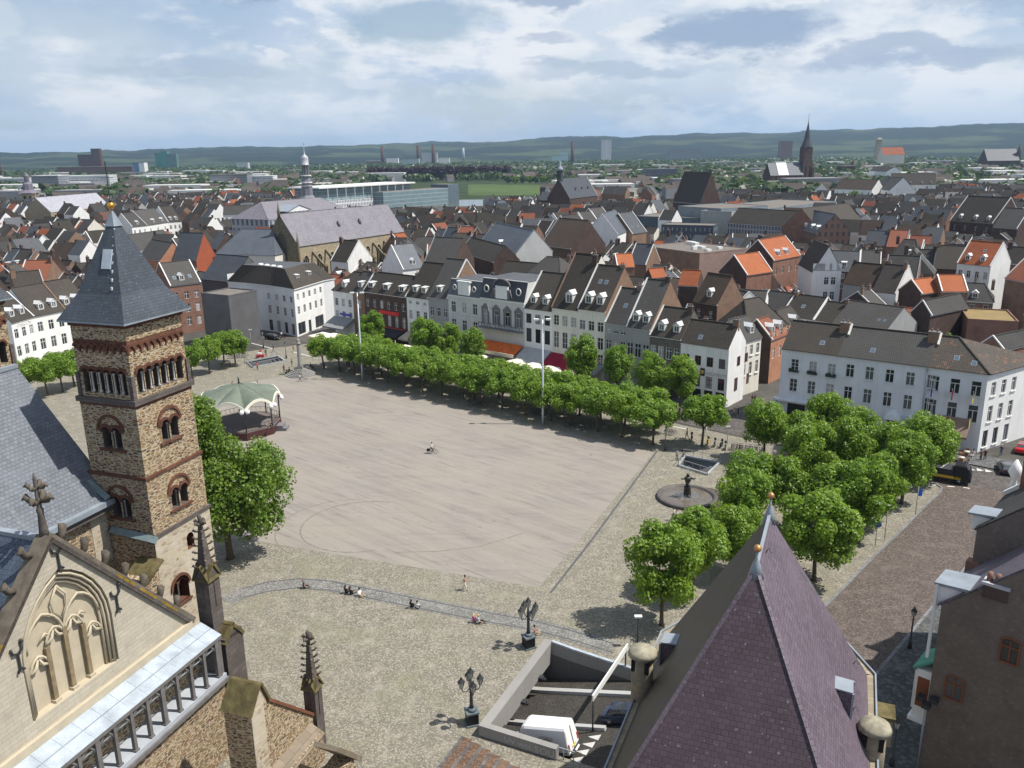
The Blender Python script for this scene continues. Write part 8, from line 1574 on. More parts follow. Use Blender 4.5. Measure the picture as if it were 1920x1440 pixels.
# modern blocks
flat('brown brick block with a flat gravel roof and white roof boxes', (1206, 462), (1312, 476), 13, 22, BRICK_B(), side=mat('pinkish brick', m_brick, (.30, .20, .17), (.36, .25, .21), (.3, .26, .24)))
bb = [o for o in COL.objects if o.get('label', '').startswith('brown brick block with a flat')][0]; W_ = dims(bb)[0]
for i in range(8): b = MB(); x, y = rnd.uniform(2, W_ - 4), rnd.uniform(3, 18); b.box(x, x + rnd.uniform(1.2, 3.5), y, y + 1.8, 13, 13 + rnd.uniform(.6, 1.5), TRIM()); b.build('roof_box', bb)
flat('wide pale grey department store with blank panel walls', (1352, 392), (1440, 386), 16, 30, STOREW); flat('grey flat roofed store block behind the dark tiled roofs', (1440, 392), (1568, 378), 15, 34, STOREW); flat('pale stair block beside the department store', (1314, 396), (1372, 398), 15, 14, mat('pale panels', m_ashlar, (.42, .43, .41), 3, 3, .8, .05), SLATE()); flat('dark blue grey flat roofed hall', (1192, 406), (1312, 410), 11, 26, BLUEG); flat('low dark office strip with a row of windows', (1240, 422), (1338, 424), 10, 14, mat('dark office strip', m_windows, (.07, .09, .12), (.25, .27, .28), 2.2, 3.3, 1.0))
hs('long brown brick block with tall glazed bays', (1364, 417), (1482, 425), (1420, 392), TILE(), GREYFAC, ze=12, k=.8); hs('dark tiled steep block with lead dormers', (1486, 425), (1532, 436), (1500, 390), SLATE_D(), BRICKFAC, ze=12, k=1.05, dorm=(.2, .45, .7, .9)); hs('dark tiled block left of a narrow white stepped house', (1535, 431), (1620, 418), (1600, 380), TILE(), BRICK(), ze=12, k=1.0)
hs('tall steep roofed hall with a small leaded ridge turret', (1262, 378), (1312, 382), (1290, 322), TILE(), BRICK_D(), ze=12, k=2.4, kind='gable', name='hall', cat='building')
# red gable, blue grey roof and slate block behind the white corner
hs('modern house with blue grey roof and a plain red gable end', (325, 487), (368, 488), (375, 437), SLATE_D(), BRICK(), ze=12, k=1.5, side=mat('plain red wall', m_stucco, (.36, .10, .05), .2), trimband=False); hs('slate grey modern wing beside the red gable', (378, 522), (437, 528), (420, 478), SLATE_D(), mat('grey slate cladding', m_plain, (.12, .12, .125), .7), ze=12, k=1.0, trimband=False); hs('orange brick gabled house behind the pyramid tower roof', (262, 480), (300, 488), (280, 448), TILE_G(), BRICK_O(), ze=12, k=1.1, kind='gable', side=BRICK_O()); hs('long grey roofed theatre block', (250, 470), (335, 455), (300, 432), TILE_G(), GREYW(), ze=11, k=.8); hs('hipped grey block right of the red gable', (405, 476), (515, 478), (470, 430), SLATE(), CREAM(), ze=13, k=.8, hip=(5, 5))
hs('brown brick house with white dormer right of the pyramid roof', (318, 535), (376, 528), (340, 490), TILE_G(), BRICK(), ze=13, k=1.0, rows=((9, 1.9), (5.5, 2.2), (2, 2.2)), cols=3, win=(1.2, 1), dorm=(.45,), sky=((.25, .3), (.75, .3)), verge='aw'); flat('dark slate clad block beside the concave white building', (377, 551), (428, 556), 12.5, 9, mat('grey slate cladding', m_plain, (.12, .12, .125), .7))
w1_ = hs('white house with building letters at the left edge', (20, 604), (62, 592), (30, 545), TILE(), WHITE(), ze=12.5, k=1.0, rows=((8.8, 2.0), (5.0, 2.2), (1.2, 2.4)), cols=3, win=(1.2, 1), dorm=(.25, .7), verge='rw'); text('OGECOM', w1_, (dims(w1_)[0] * .55, -.06, 11.45), 1.0, TRIM(), ext=.03)
hs('white house with a balcony left of the stone tower', (62, 592), (122, 580), (100, 528), TILE(), WHITE(), ze=12.5, k=1.0, rows=((8.8, 2.1), (4.9, 2.4), (1.2, 2.4)), cols=3, win=(1.25, 1), dorm=(.35, .75), verge='rb'); hs('white house hidden behind the pyramid roof', (122, 580), (170, 570), (150, 518), TILE(), WHITE(), ze=12.5, k=1.0, rows=((8.8, 2.1), (4.9, 2.4)), win=(1.2, 1), dorm=(.2, .6))
# houses behind the cafe row and along the shop street
S_ = 'row of white shop fronts'
hs('pale narrow house right behind the white end house gable', (1392, 640), (1428, 630), (1400, 592), TILE_G(), CREAM(), ze=10.6, k=1.0, rows=((7.5, 1.9), (3.8, 2.3)), cols=3, win=(1.0, 1), dorm=(.65,), sill=WHITE()); hs('orange brick shop house with a red tile roof and two dormers', (1446, 636), (1482, 622), (1450, 590), TILE_R(), BRICK_O(), ze=9.0, k=1.0, rows=((8.6, 1.8), (4.8, 2.2)), cols=3, win=(1.0, 1), dorm=(.25, .65), side=BRICK_D(), verge='lw'); hs('grey shop house beyond the orange brick one', (1483, 622), (1510, 610), (1490, 570), TILE(), PALEG(), ze=9.0, k=1.1, rows=((8.4, 1.8), (4.8, 2.2)), cols=2, win=(1.0, 1), dorm=(.5,))
hs('house with orange red tile roof and white verge, larger of two', (1450, 488), (1500, 478), (1440, 448), TILE_O(), BRICK(), ze=13, k=1.0, side=BRICK_D(), verge='aw', dorm=(.3, .6), rows=((8.5, 2),), cols=4); hs('house with orange red tile roof and white verge, smaller of two', (1400, 515), (1447, 508), (1395, 477), TILE_O(), BRICK(), ze=12, k=1.0, side=BRICK_D(), verge='aw'); hs('white gabled house standing high among dark roofs', (1512, 510), (1582, 512), 22, TILE(), WHITE(), ze=13.0, k=1.0, dep=15, kind='cross', rows=((9.3, 2), (5.3, 2.2)), cols=2, win=(1.1, 1), xs=(.45, .7)) if False else house('white gabled house standing high among dark roofs', P(1524, 508, 13).xy, P(1578, 508, 13).xy, 13, 19.5, 16, TILE(), WHITE(), kind='cross', rows=((13.2, 1.8), (9.3, 2.0), (5.2, 2.2)), cols=2, win=(1.2, 1), xs=(.5, .74), trimband=False)
hs('small brown roofed brick house with one white dormer', (1300, 562), (1345, 570), (1330, 512), TILE_B(), BRICK_D(), ze=13, k=1.3, side=BRICK_B(), dorm=(.55,), rows=((9.6, 1.6, 2),), win=(1.1, 1)); hs('lower grey roofed house behind the dark stone house', (1345, 560), (1382, 572), (1375, 540), TILE_G(), WHITE(), ze=11, k=.9, verge='aw'); hs('white backed house with a roof terrace opening', (1385, 562), (1435, 565), (1420, 545), TILE_G(), WHITE(), ze=11, k=.9, rows=((7.5, 2.2, 2),)); hs('bright orange roofed low house behind the tallest cafe roof', (1157, 500), (1190, 499), (1175, 476), TILE_O(), BRICK(), ze=12, k=1.0, verge='lw'); hs('bright orange roofed lean house by a brown gable', (1222, 520), (1250, 518), (1238, 503), TILE_O(), BRICK_D(), ze=13, k=1.0); hs('orange roofed house below the brown brick block', (1272, 533), (1308, 535), (1290, 507), TILE_O(), BRICK_D(), ze=12, k=1.0)
hs('big dark pyramid roofed house behind the shop street', (1405, 628), (1480, 612), (1450, 553), TILE(), BRICK_D(), ze=10, k=1.2, hip=(4, 4)); hs('bright orange roofed house with a roof glass and arched dormers', (1795, 492), (1858, 498), (1830, 452), TILE_O(), WHITE(), ze=13, k=1.0, sky=((.6, .6),), dorm=(.25, .7), verge='aw', rows=((9, 2, 4),)); hs('orange roofed house, left of two low ones below the roof glass', (1727, 550), (1765, 545), (1745, 521), TILE_O(), BRICK_D(), ze=11, k=.9, verge='lw'); hs('orange roofed house, right of two low ones below the roof glass', (1765, 545), (1815, 545), (1790, 516), TILE_O(), BRICK_B(), ze=11.5, k=.9, verge='aw'); hs('wide grey roofed brick house with four dormers at the right', (1782, 412), (1862, 418), (1830, 368), TILE(), BRICK_D(), ze=13, k=1.1, dorm=((.2, .7), (.55, .7), (.85, .7)), rows=((9, 2, 4),), verge='aw'); hs('grey roofed brick house right of the four dormer one', (1862, 425), (1908, 428), (1890, 390), TILE_G(), BRICK_D(), ze=12, k=1.0, verge='rw'); hs('dark red tiled house at the right picture edge', (1885, 520), (1935, 530), (1915, 482), TILE_R(), BRICK_B(), ze=12, k=1.0, verge='aw'); hs('dark brick house with a hooped gable before the conifer', (1745, 590), (1815, 575), (1780, 555), TILE_G(), BRICK_D(), ze=10, k=1.2, kind='gable', verge='lw'); hs('red brick gabled house at the right edge behind the hotel', (1880, 655), (1945, 640), (1915, 620), TILE_G(), BRICK(), ze=10.5, k=.9, side=BRICK(), verge='aw'); flat('low red brown flat block with a yellow moss roof', (1815, 600), (1910, 605), 9, 14, BRICK(), mat('mossy flat roof', m_plain, (.26, .19, .08), .9)); hs('low grey roofed workshop with two strips of roof glass', (1560, 606), (1660, 622), (1640, 570), TILE_G(), GREYW(), ze=8, k=.6, sky=((.75, .4), (.85, .4)))
# roofs seen behind the cafe row, big ones
for lab, a, b_, rp, rf, wl_, ze, kk, ex in (
 ('slate house with a white verge and a single dormer behind the black brick house', (755, 505), (795, 500), (770, 457), SLATE(), WHITE(), 12, 1.2, dict(verge='lw', dorm=(.6,))), ('broad mossy grey roof behind the tall white house', (795, 492), (850, 495), (815, 445), TILE_G(), BRICK_D(), 13, 1.1, dict(verge='lz')), ('dark roofed hall behind the blue mansard house', (930, 525), (1010, 533), (960, 490), TILE(), BRICK_D(), 12, .9, {}), ('grey hipped roof standing high behind the ornate cafe', (990, 510), (1050, 515), (1020, 481), TILE_G(), BRICK_D(), 15, .8, dict(hip=(3, 3))), ('dark gabled house with a long brown roof slope', (1015, 458), (1070, 465), (1040, 408), TILE_B(), BRICK_D(), 12, 1.1, dict(side=BRICK_D(), verge='lz')), ('grey roofed glazed row house, left of three', (1072, 436), (1105, 431), (1080, 402), TILE_G(), GREYFAC, 13, 1.1, dict(dorm=(.5,), verge='aw')), ('grey roofed glazed row house, middle of three', (1105, 431), (1130, 428), (1110, 396), TILE_G(), GREYFAC, 13, 1.1, dict(dorm=(.5,), verge='aw')), ('grey roofed glazed row house, right of three', (1130, 428), (1155, 424), (1135, 388), TILE_G(), GREYFAC, 13, 1.1, dict(dorm=(.4,), verge='aw')), ('white sided house with a dark roof right of the glazed row', (1158, 440), (1182, 430), (1150, 395), SLATE(), WHITE(), 12, 1.2, dict(side=WHITE(), verge='lw')), ('slate roofed brick house with a row of roof windows', (1185, 438), (1212, 434), (1180, 398), SLATE_D(), BRICK_B(), 11, 1.1, dict(sky=((.3, .3), (.7, .3)), verge='aw')), ('blue grey roofed house with a pale verge left of the brown gable', (900, 455), (968, 475), (930, 417), SLATE(), PALEG(), 12, 1.1, dict(verge='az', dorm=(.5,))), ('dark house with a stepped brown gable behind the slate roofs', (862, 470), (925, 490), (885, 445), TILE(), BRICK_D(), 12, 1.0, dict(verge='lz', side=BRICK_D())), ('white fronted terrace house with dormers far behind the pyramid roof, left', (247, 425), (275, 422), (260, 398), TILE_G(), WHITE(), 11, 1.0, dict(rows=((7, 2, 3), (3.5, 2, 3)), dorm=(.5,), verge='lw')), ('white fronted terrace house with dormers far behind the pyramid roof, middle', (275, 422), (315, 416), (295, 390), TILE_G(), WHITE(), 11, 1.0, dict(rows=((7, 2, 3), (3.5, 2, 3)), dorm=(.4, .8), verge='lw')), ('white fronted terrace house with dormers far behind the pyramid roof, right', (315, 416), (340, 414), (328, 386), TILE(), WHITE(), 11, 1.0, dict(rows=((7, 2, 3), (3.5, 2, 3)), dorm=(.3, .7), verge='lw')), ('white house with dark glass front beside the roadside tree', (418, 402), (492, 400), (450, 385), TILE_G(), WHITE(), 11, .7, dict(rows=((7, 2, 6), (3, 2, 6)))),
 ('white row house with dormers below the needle spire, left', (1565, 354), (1635, 356), (1600, 336), TILE_B(), WHITE(), 10, .9, dict(rows=((6, 2, 6),))), ('white gabled house among the pale row right of the needle spire', (1635, 353), (1668, 357), (1650, 330), TILE_G(), WHITE(), 10, 1.0, {}), ('long white house with dormers right of the needle spire', (1670, 346), (1755, 346), (1715, 325), TILE(), WHITE(), 14, .9, dict(dorm=(.2, .45, .7, .9), rows=((9, 2, 8), (5, 2, 8)))), ('tall white square house behind the pale row', (1630, 320), (1662, 322), (1645, 312), TILE(), WHITE(), 16, .6, dict(rows=((11, 2.5, 4), (6, 2.5, 4))))):
 hs(lab, a, b_, rp, rf, wl_, ze=ze, k=kk, win=(1.1, 1), **ex)
# ---------------------------------------------------------------- the rest of the old town: terraces round courtyards
rnd.seed(21)
def w2f(s, t): q = RC + UR * s + NR * t; return q
SQ = [Vector(G(*p)) for p in ((380, 1440), (380, 668), (470, 630), (560, 633))]
def river_y(x): return 768 - (x + 300) * .062
cand = []
def add_house(c, u, w, d, fam):
 # c: middle of the facade, u: along it
 nb = Vector((-u.y, u.x)); cc = c + nb * d / 2
 if clash(cc, u, w / 2, d / 2, .3): return
 if cc.y > river_y(cc.x) - 14 or cc.length > 800: return
 if cc.y < 60: return
 # keep the open square and the streets round it clear
 r_ = cc - RC; s, t = r_.dot(UR), r_.dot(NR)
 if t < 12 and -128 < s < 60: return
 if t < 40 and 3 < s < 8: return
 pr_ = proj((cc.x, cc.y, 11))
 if pr_[2] < 20 or not (-70 < pr_[0] < 1990) or pr_[1] > 1100: return
 if s < -128 and (cc.y < 185 or t < -150 or (t < 12 and s > -150)): return
 if t < 12 and s > -128: return
 def pts_(ze_, zr_): return [proj((q.x, q.y, z_)) for q, z_ in ((c - u * w / 2, ze_), (c + u * w / 2, ze_), (cc - u * w / 2, zr_), (cc + u * w / 2, zr_), (cc - u * w / 2 + nb * d / 2, ze_), (cc + u * w / 2 + nb * d / 2, ze_))]
 cap = None
 if hidden_by(pts_(10.5, 10.5 + d * .55), pr_[2]):
  cap = 6.0
  if hidden_by(pts_(6.0, 6 + d * .4), pr_[2]): return
 foot(cc, u, w / 2, d / 2); cand.append((cc.length, c, u, w, d, pr_, cap))
for x0, x1, y0, y1, d in ((595, 900, 335, 386, 830), (35, 95, 330, 410, 320), (545, 610, 268, 375, 420), (880, 1010, 343, 366, 800), (1130, 1262, 340, 372, 700), (1440, 1525, 220, 358, 960), (430, 615, 500, 610, 215), (1255, 1480, 335, 352, 900), (690, 960, 318, 342, 800)): AUTH.append((x0, x1, y0, y1, d))
bs, bt, st_ = 52, 40, 6
for ib in range(-12, 14):
 for jb in range(-6, 17):
  s0, t0 = -8 + ib * (bs + st_) + (jb % 2) * 17, 15 + jb * (bt + st_); ctr = w2f(s0 + bs / 2, t0 + bt / 2)
  pr_ = proj((ctr.x, ctr.y, 10))
  if pr_[2] < 30 or not (-250 < pr_[0] < 2170): continue
  ang = rnd.uniform(-.18, .18) + (.5 if (ib + 3 * jb) % 5 == 0 else 0); ca_, sa_ = math.cos(ang), math.sin(ang); ux = UR * ca_ + NR * sa_; un = Vector((-ux.y, ux.x))
  for side_, L_b, o_, uu in ((0, bs, ctr - ux * bs / 2 - un * bt / 2, ux), (1, bt - 22, ctr + ux * bs / 2 - un * (bt / 2 - 11), un), (2, bs, ctr + ux * bs / 2 + un * bt / 2, -ux), (3, bt - 22, ctr - ux * bs / 2 + un * (bt / 2 - 11), -un)):
   x = 0
   while x < L_b - 4:
    far = ctr.length > 420; w = rnd.uniform(6.0, 9.5) * (1.3 if far else 1); w = min(w, L_b - x); d = rnd.uniform(9, 12.5)
    add_house(o_ + uu * (x + w / 2), uu, w - .02, d, side_); x += w
  for _ in range(3):
   p = ctr + ux * rnd.uniform(-bs / 2 + 10, bs / 2 - 10) + un * rnd.uniform(-6, 6); a_ = ux if rnd.random() < .5 else un; add_house(p, a_, rnd.uniform(5, 8), rnd.uniform(6, 8), 9)
cand.sort(key=lambda c: c[0])
ROOFS = [('dark tiled', TILE, .36), ('grey tiled', TILE_G, .28), ('brown tiled', TILE_B, .10), ('orange tiled', TILE_O, .03), ('red tiled', TILE_R, .06), ('slate roofed', SLATE_D, .13)]
WALLS = [('red brick', BRICK, .13), ('dark brick', BRICK_D, .30), ('brown brick', BRICK_B, .17), ('white', WHITE, .22), ('cream', CREAM, .08), ('grey', GREYW, .10)]
def pick(L):
 r = rnd.random() * sum(x[2] for x in L)
 for x in L:
  r -= x[2]
  if r <= 0: return x
 return L[0]
LM = [('the lilac roofed gothic church', 640, 440), ('the pyramid tower roof', 215, 480), ('the bell domed town hall tower', 575, 330), ('the dark turreted church', 1085, 350), ('the flat brown brick block', 1265, 470), ('the grey department store', 1420, 395), ('the needle spire', 1508, 290), ('the high white gabled house', 1552, 490), ('the long white corner block', 1690, 610), ('the tallest cafe row roof', 1110, 510), ('the square cream church tower', 62, 385), ('the orange roof with roof glass', 1830, 475), ('the black brick house', 720, 560)]
n_auth = len([o for o in COL.objects if o.get('category') in ('house', 'building', 'church')]); NMAX = 285 - n_auth
near = []; FW = [(1.0, 1.5), (1.05, 1.7), (.9, 1.4)]
SMALLW = {}
def small_win(w, h):
 if (w, h) not in SMALLW:
  b = MB(); b.box(-w / 2, w / 2, -.06, 0, 0, h, TRIM()); b.poly(((-w / 2 + .1, -.065, .1), (-.03, -.065, .1), (-.03, -.065, h - .1), (-w / 2 + .1, -.065, h - .1)), GLASS()); b.poly(((.03, -.065, .1), (w / 2 - .1, -.065, .1), (w / 2 - .1, -.065, h - .1), (.03, -.065, h - .1)), GLASS()); SMALLW[(w, h)] = b.mesh('window')
 return SMALLW[(w, h)]
farb = MB()
for i, (dist, c, u, w, d, pr_, cap) in enumerate(cand):
 rn, rf, _ = pick(ROOFS); wn, wl_, _ = pick(WALLS); low = w < 8 and d < 8.01; ze = rnd.uniform(5.5, 7.5) if low else rnd.uniform(8.5, 12.0); kk = rnd.uniform(.95, 1.25)
 if cap: ze = min(ze, cap); kk = .75
 elif not low: ze = min(ze, 10.5); kk = min(kk, 1.1)
 zr = ze + kk * d / 2; A = c - u * w / 2; B = c + u * w / 2
 if dist > 330: zr = min(zr, 16.5)
 if i < NMAX:
  nrm = Vector((u.y, -u.x)); facing = nrm.dot(-c.normalized()) > .15
  bare = rnd.random(); r_ = house('tmp%d' % i, A, B, ze, zr, d, rf(), wl_(), trimband=facing, side=BRICK_D() if bare < .25 else (BRICK_B() if bare < .45 else None), verge=rnd.choice(('', 'lw', 'rw', 'aw', 'aw', 'az', 'lz')), hip=rnd.choice(((0, 0),) * 6 + ((2.5, 2.5), (0, 2.5))), chim=[(rnd.choice((.06, .94)), rnd.uniform(.4, .6), rnd.uniform(.6, 1.4)) for _ in range(rnd.choice((1, 1, 2)))], over=.22, group='houses of the old town', dorm=([(rnd.uniform(.25, .75), .7)] if rnd.random() < .6 and facing else ()), dtype=rnd.choice(('gable', 'flat')), dsize=(1.4, 1.4)) if True else None
  LABELS.discard('tmp%d' % i)
  if facing:
   n = max(2, int(w / 2.6)); ww, hh = rnd.choice(FW); m_ = small_win(ww, hh)
   for zz in ((ze - 2.5,) if low else (ze - 2.6, ze - 5.6)):
    for q in range(n): ob('window', m_, r_, (w * (q + .5) / n, -.004, zz))
  if rnd.random() < .3: skylight(r_, w * rnd.uniform(.3, .7), d * .25, ze, (zr - ze) / (d / 2), .9, 1.1)
  lm = min(range(len(LM)), key=lambda q: math.hypot(LM[q][1] - pr_[0], (LM[q][2] - pr_[1]) * 1.6)); near.append((r_, rn, wn, lm, math.hypot(LM[lm][1] - pr_[0], LM[lm][2] - pr_[1])))
 else:
  nb = Vector((-u.y, u.x)); p = [A, B, B + nb * d, A + nb * d]; q = [(v.x, v.y, -1) for v in p]; e = [(v.x, v.y, ze) for v in p]; r1_ = (A + nb * d / 2).to_3d() + Vector((0, 0, zr)); r2_ = (B + nb * d / 2).to_3d() + Vector((0, 0, zr)); W_, R_ = wl_(), rf()
  farb.poly((q[0], q[1], e[1], e[0]), W_); farb.poly((q[1], q[2], e[2], r2_, e[1]), W_); farb.poly((q[2], q[3], e[3], e[2]), W_); farb.poly((q[3], q[0], e[0], r1_, e[3]), W_); farb.poly((e[0], e[1], r2_, r1_), R_); farb.poly((e[2], e[3], r1_, r2_), R_)
  if rnd.random() < .6: m_ = A + nb * d / 2 + u * .5; farb.box(m_.x - .4, m_.x + .4, m_.y - .4, m_.y + .4, zr - .5, zr + 1.1, BRICK_D())
  if rnd.random() < .5: farb.bar(Vector(e[0]) + Vector((0, 0, .1)), r1_ + Vector((0, 0, .1)), .3, .2, TRIM())
struct(farb.build('far_rooftops'), 'stuff')
cnt = {}
for r_, rn, wn, lm, ds in sorted(near, key=lambda x: x[4]):
 k = (rn, wn, lm); cnt[k] = cnt.get(k, 0) + 1; n = cnt[k]; s = '%s %s house %snearest to %s' % (rn, wn, '' if n == 1 else ORD[n - 1] + ' ', LM[lm][0].replace('lilac roofed gothic', 'gothic').replace('orange roof with roof glass', 'glazed orange roof')); r_['label'] = s; LABELS.add(s)
# trees standing between the roofs and along the river
for x, y, lab, k_, s in ((420, 372, 'dark poplar between the pale church nave and the town hall', 'cone', 1.5), (340, 385, 'bushy tree beyond the white dormered terrace', 'far', 1.0), (385, 415, 'round pale green tree by the white terrace', 'far', 1.15), (508, 375, 'light green tree left of the town hall', 'far', 1.0), (20, 392, 'light green tree at the left edge beside the cream tower', 'far', 1.0), (438, 500, 'light green tree top above the dark slate block', 'far', .8), (1600, 372, 'tree above the store roofs left of centre right', 'far', 1.0), (1770, 373, 'broad tree before the long white house', 'far', 1.1), (1820, 368, 'tall light tree right of the long white house', 'far', 1.3), (1885, 378, 'light tree at the right before the brick houses', 'far', 1.0), (1750, 625, 'feathery conifer behind the long white corner block', 'cone', 1.0), (1697, 622, 'small dark conifer left of the feathery one', 'cone', .55), (1780, 632, 'bushy shrub tree right of the feathery conifer', 'far', .6), (1885, 460, 'dark tree beside the orange roof with roof glass', 'far', 1.0)):
 p = P(x, y, 3 if y < 600 else 5); tree(k_, (p.x, p.y), lab, None, s, name='town_tree')
for i in range(17):
 x = 1255 + i * 13.5 + rnd.uniform(-4, 4); p = P(x, 352 + rnd.uniform(-4, 4), 0); tree('far', (p.x, p.y), ORD[i] + ' riverside tree from the tall steep roofed hall', 'riverside trees right of the bridge', 1.5, name='riverside_tree')
for i in range(12):
 x = 955 + i * 13 + rnd.uniform(-3, 3); p = P(x, 346, 0); tree('far', (p.x, p.y), ORD[i] + ' riverside tree behind the meadow from its left end', 'riverside trees behind the meadow', 1.3, name='riverside_tree')
for i in range(24):
 x = 697 + i * 11; p = P(x, 340 - i * .2, 0); tree('beech', (p.x, p.y), ORD[i] + ' copper beech of the dark purple row from its left end', 'copper beech row', 1.9, name='copper_beech')
# stone bridge over the river
br = thing('bridge', 'pale stone arched road bridge over the river', 'bridge', P(1195, 368, 0)); o_ = br.location; b = MB(); p0, p1 = P(1120, 356, 6) - o_, P(1262, 352, 6) - o_; b.bar(p0, p1, 9, 1.4, CHST); b.build('deck', br)
for t in (.25, .55, .85): p = p0.lerp(p1, t); b = MB(); b.lathe([(5.5, -2), (4.8, 5.4)], CHST, (p.x, p.y), 10); b.build('pier', br)
sheet('river_bank', [tuple(P(x, y, 0).xy) for x, y in ((1160, 372), (1300, 366), (1300, 360), (1160, 363))], .02, mat('sandy bank', m_plain, (.34, .31, .24), .9))
# ---------------------------------------------------------------- beyond the river
def block(label, px, py, wpx, top, m, mt=None, dep=20, name='industrial_building', cat='building', rz=0.0, extra=None):
 p = P(px, max(py, 305), 0); c_ = proj(p)[2]; w = wpx / FPX * c_; h = height_over(p, top); t = thing(name, label, cat, p, rz); b = MB(); b.box(-w / 2, w / 2, 0, dep, -1, h, m); b.build('wall', t); r = MB(); r.box(-w / 2 - .2, w / 2 + .2, -.2, dep + .2, h, h + .8, mt or GRAVEL); r.build('roof', t); return t, w, h
DBR = mat('dark brown factory brick', m_plain, (.10, .055, .04), .9, .1, .15, .05)
block('brown windowless factory block with a taller tower', 168, 325, 36, 290, DBR, dep=30); block('tallest dark brown factory tower', 184, 325, 16, 279, DBR, dep=16, name='factory_tower', cat='tower'); block('long brown factory hall behind the white factory', 180, 332, 140, 313, mat('brown hall', m_plain, (.16, .095, .075), .9), dep=40); block('white factory with rows of square windows', 160, 358, 96, 330, WHITEFAC, TRIM(), 25); block('pale grey glazed hall left of the white factory', 88, 362, 50, 330, GREYFAC, TRIM(), 30); block('low white sheds at the left edge', 25, 352, 60, 335, WHITEFAC, TRIM(), 20)
block('green netted tower under construction, left part', 300, 318, 14, 287, mat('green netting', m_plain, (.05, .26, .20), .9, .1, .15, .1)); block('green netted tower under construction, tall middle part', 311, 318, 12, 284, mat('green netting', m_plain, (.05, .26, .20), .9, .1, .15, .1)); block('green and red netted tower under construction, right part', 324, 318, 18, 289, mat('dull green netting', m_plain, (.10, .20, .17), .9, .1, .3, .1)); block('blue and white silo block', 258, 332, 12, 306, mat('blue silo', m_plain, (.13, .25, .45), .6)); block('white silo next to the blue one', 268, 332, 10, 305, TRIM()); block('grey office wing with bands of windows', 430, 352, 70, 328, GREYFAC, None, 25); block('white office with dark window bands', 480, 350, 66, 331, WHITEFAC, TRIM(), 25); block('white office tower behind the grey wing', 455, 322, 22, 306, WHITEFAC, TRIM(), 20)
block('white factory with round silos between two chimneys', 806, 312, 28, 287, WHITEFAC, TRIM(), 30); block('pale blue gabled shed', 770, 315, 32, 298, mat('pale blue shed', m_plain, (.36, .46, .46), .6), None, 30); block('plain white box shed', 736, 312, 22, 297, TRIM(), TRIM(), 25); block('long low brown works left of the chimneys', 705, 312, 40, 302, BRICKFAC, TRIM(), 25); block('white works right of the silos', 832, 313, 22, 297, TRIM(), TRIM(), 25); block('pale turquoise block with a raised half', 1050, 308, 30, 292, mat('turquoise panels', m_plain, (.36, .52, .54), .5), None, 30); block('small raised turquoise block', 1058, 307, 12, 284, mat('turquoise panels', m_plain, (.36, .52, .54), .5), None, 15); block('white slab tower with dark window bands', 1137, 292, 18, 260, mat('banded slab', m_windows, (.70, .70, .70), (.10, .11, .13), 60, 3.6, 1.5), TRIM(), 25, 'tower_block'); block('brown flats on the right before the hills', 1473, 282, 22, 265, BRICKFAC, None, 30, 'flats'); block('dark brick block beside a thin chimney', 1590, 332, 24, 312, DBR, None, 25); block('grey pagoda topped office cluster', 1240, 345, 60, 318, mat('pagoda office', m_windows, (.14, .15, .18), (.04, .05, .06), 3, 3.4, .8), SLATE(), 30, 'office'); block('long low station roof', 1285, 285, 60, 280, GREYFAC, LEAD(), 60)
for x, y, top, l in ((718, 312, 274, 'brick factory chimney left of the white sheds'), (785, 314, 272, 'tall brown chimney left of the silos'), (813, 312, 271, 'tall brown chimney behind the silos'), (1073, 310, 265, 'lone tall dark chimney right of the turquoise block'), (869, 300, 277, 'pale thin chimney among far works'), (2, 335, 288, 'red chimney at the left edge'), (162, 300, 280, 'short steel chimney on the brown factory'), (1598, 320, 300, 'thin chimney beside the dark brick block')):
 p = P(x, max(y, 305), 0); h = height_over(p, top); t = thing('factory_chimney', l, 'chimney', p, 0, 'factory chimneys'); b = MB(); r_ = 1.5 * p.length / 1000; b.lathe([(r_ * 1.4, -1), (r_, h)], DBR if 'steel' not in l and 'pale' not in l else LEAD(), (0, 0), 8); b.build('stack', t)
t, w, h = block('cream church tower among far trees on the right', 1645, 292, 10, 262, CHST, None, 9, 'church_tower', 'tower'); b = MB(); b.lathe([(w * .72, h + .8), (w * .35, h + 6)], CHST, (0, 4.5), 4, False, R(45)); b.build('cap', t)
p = P(1672, 318, 0); house('orange roofed hall beside the cream far tower', (p.x - 22, p.y), (p.x + 22, p.y - 4), height_over(p, 290), height_over(p, 276), 30, TILE_O(), CREAM(), trimband=False); p = P(1880, 322, 0); hc_ = house('large dark brick church on the right skyline', (p.x - 30, p.y), (p.x + 24, p.y - 6), height_over(p, 301), height_over(p, 279), 40, SLATE_D(), BRICK_D(), trimband=False, name='church', cat='church'); b = MB(); b.lathe([(4, 0), (4, height_over(p, 285)), (.3, height_over(p, 270))], BRICK_D(), (56, 10), 6); b.build('turret', hc_)
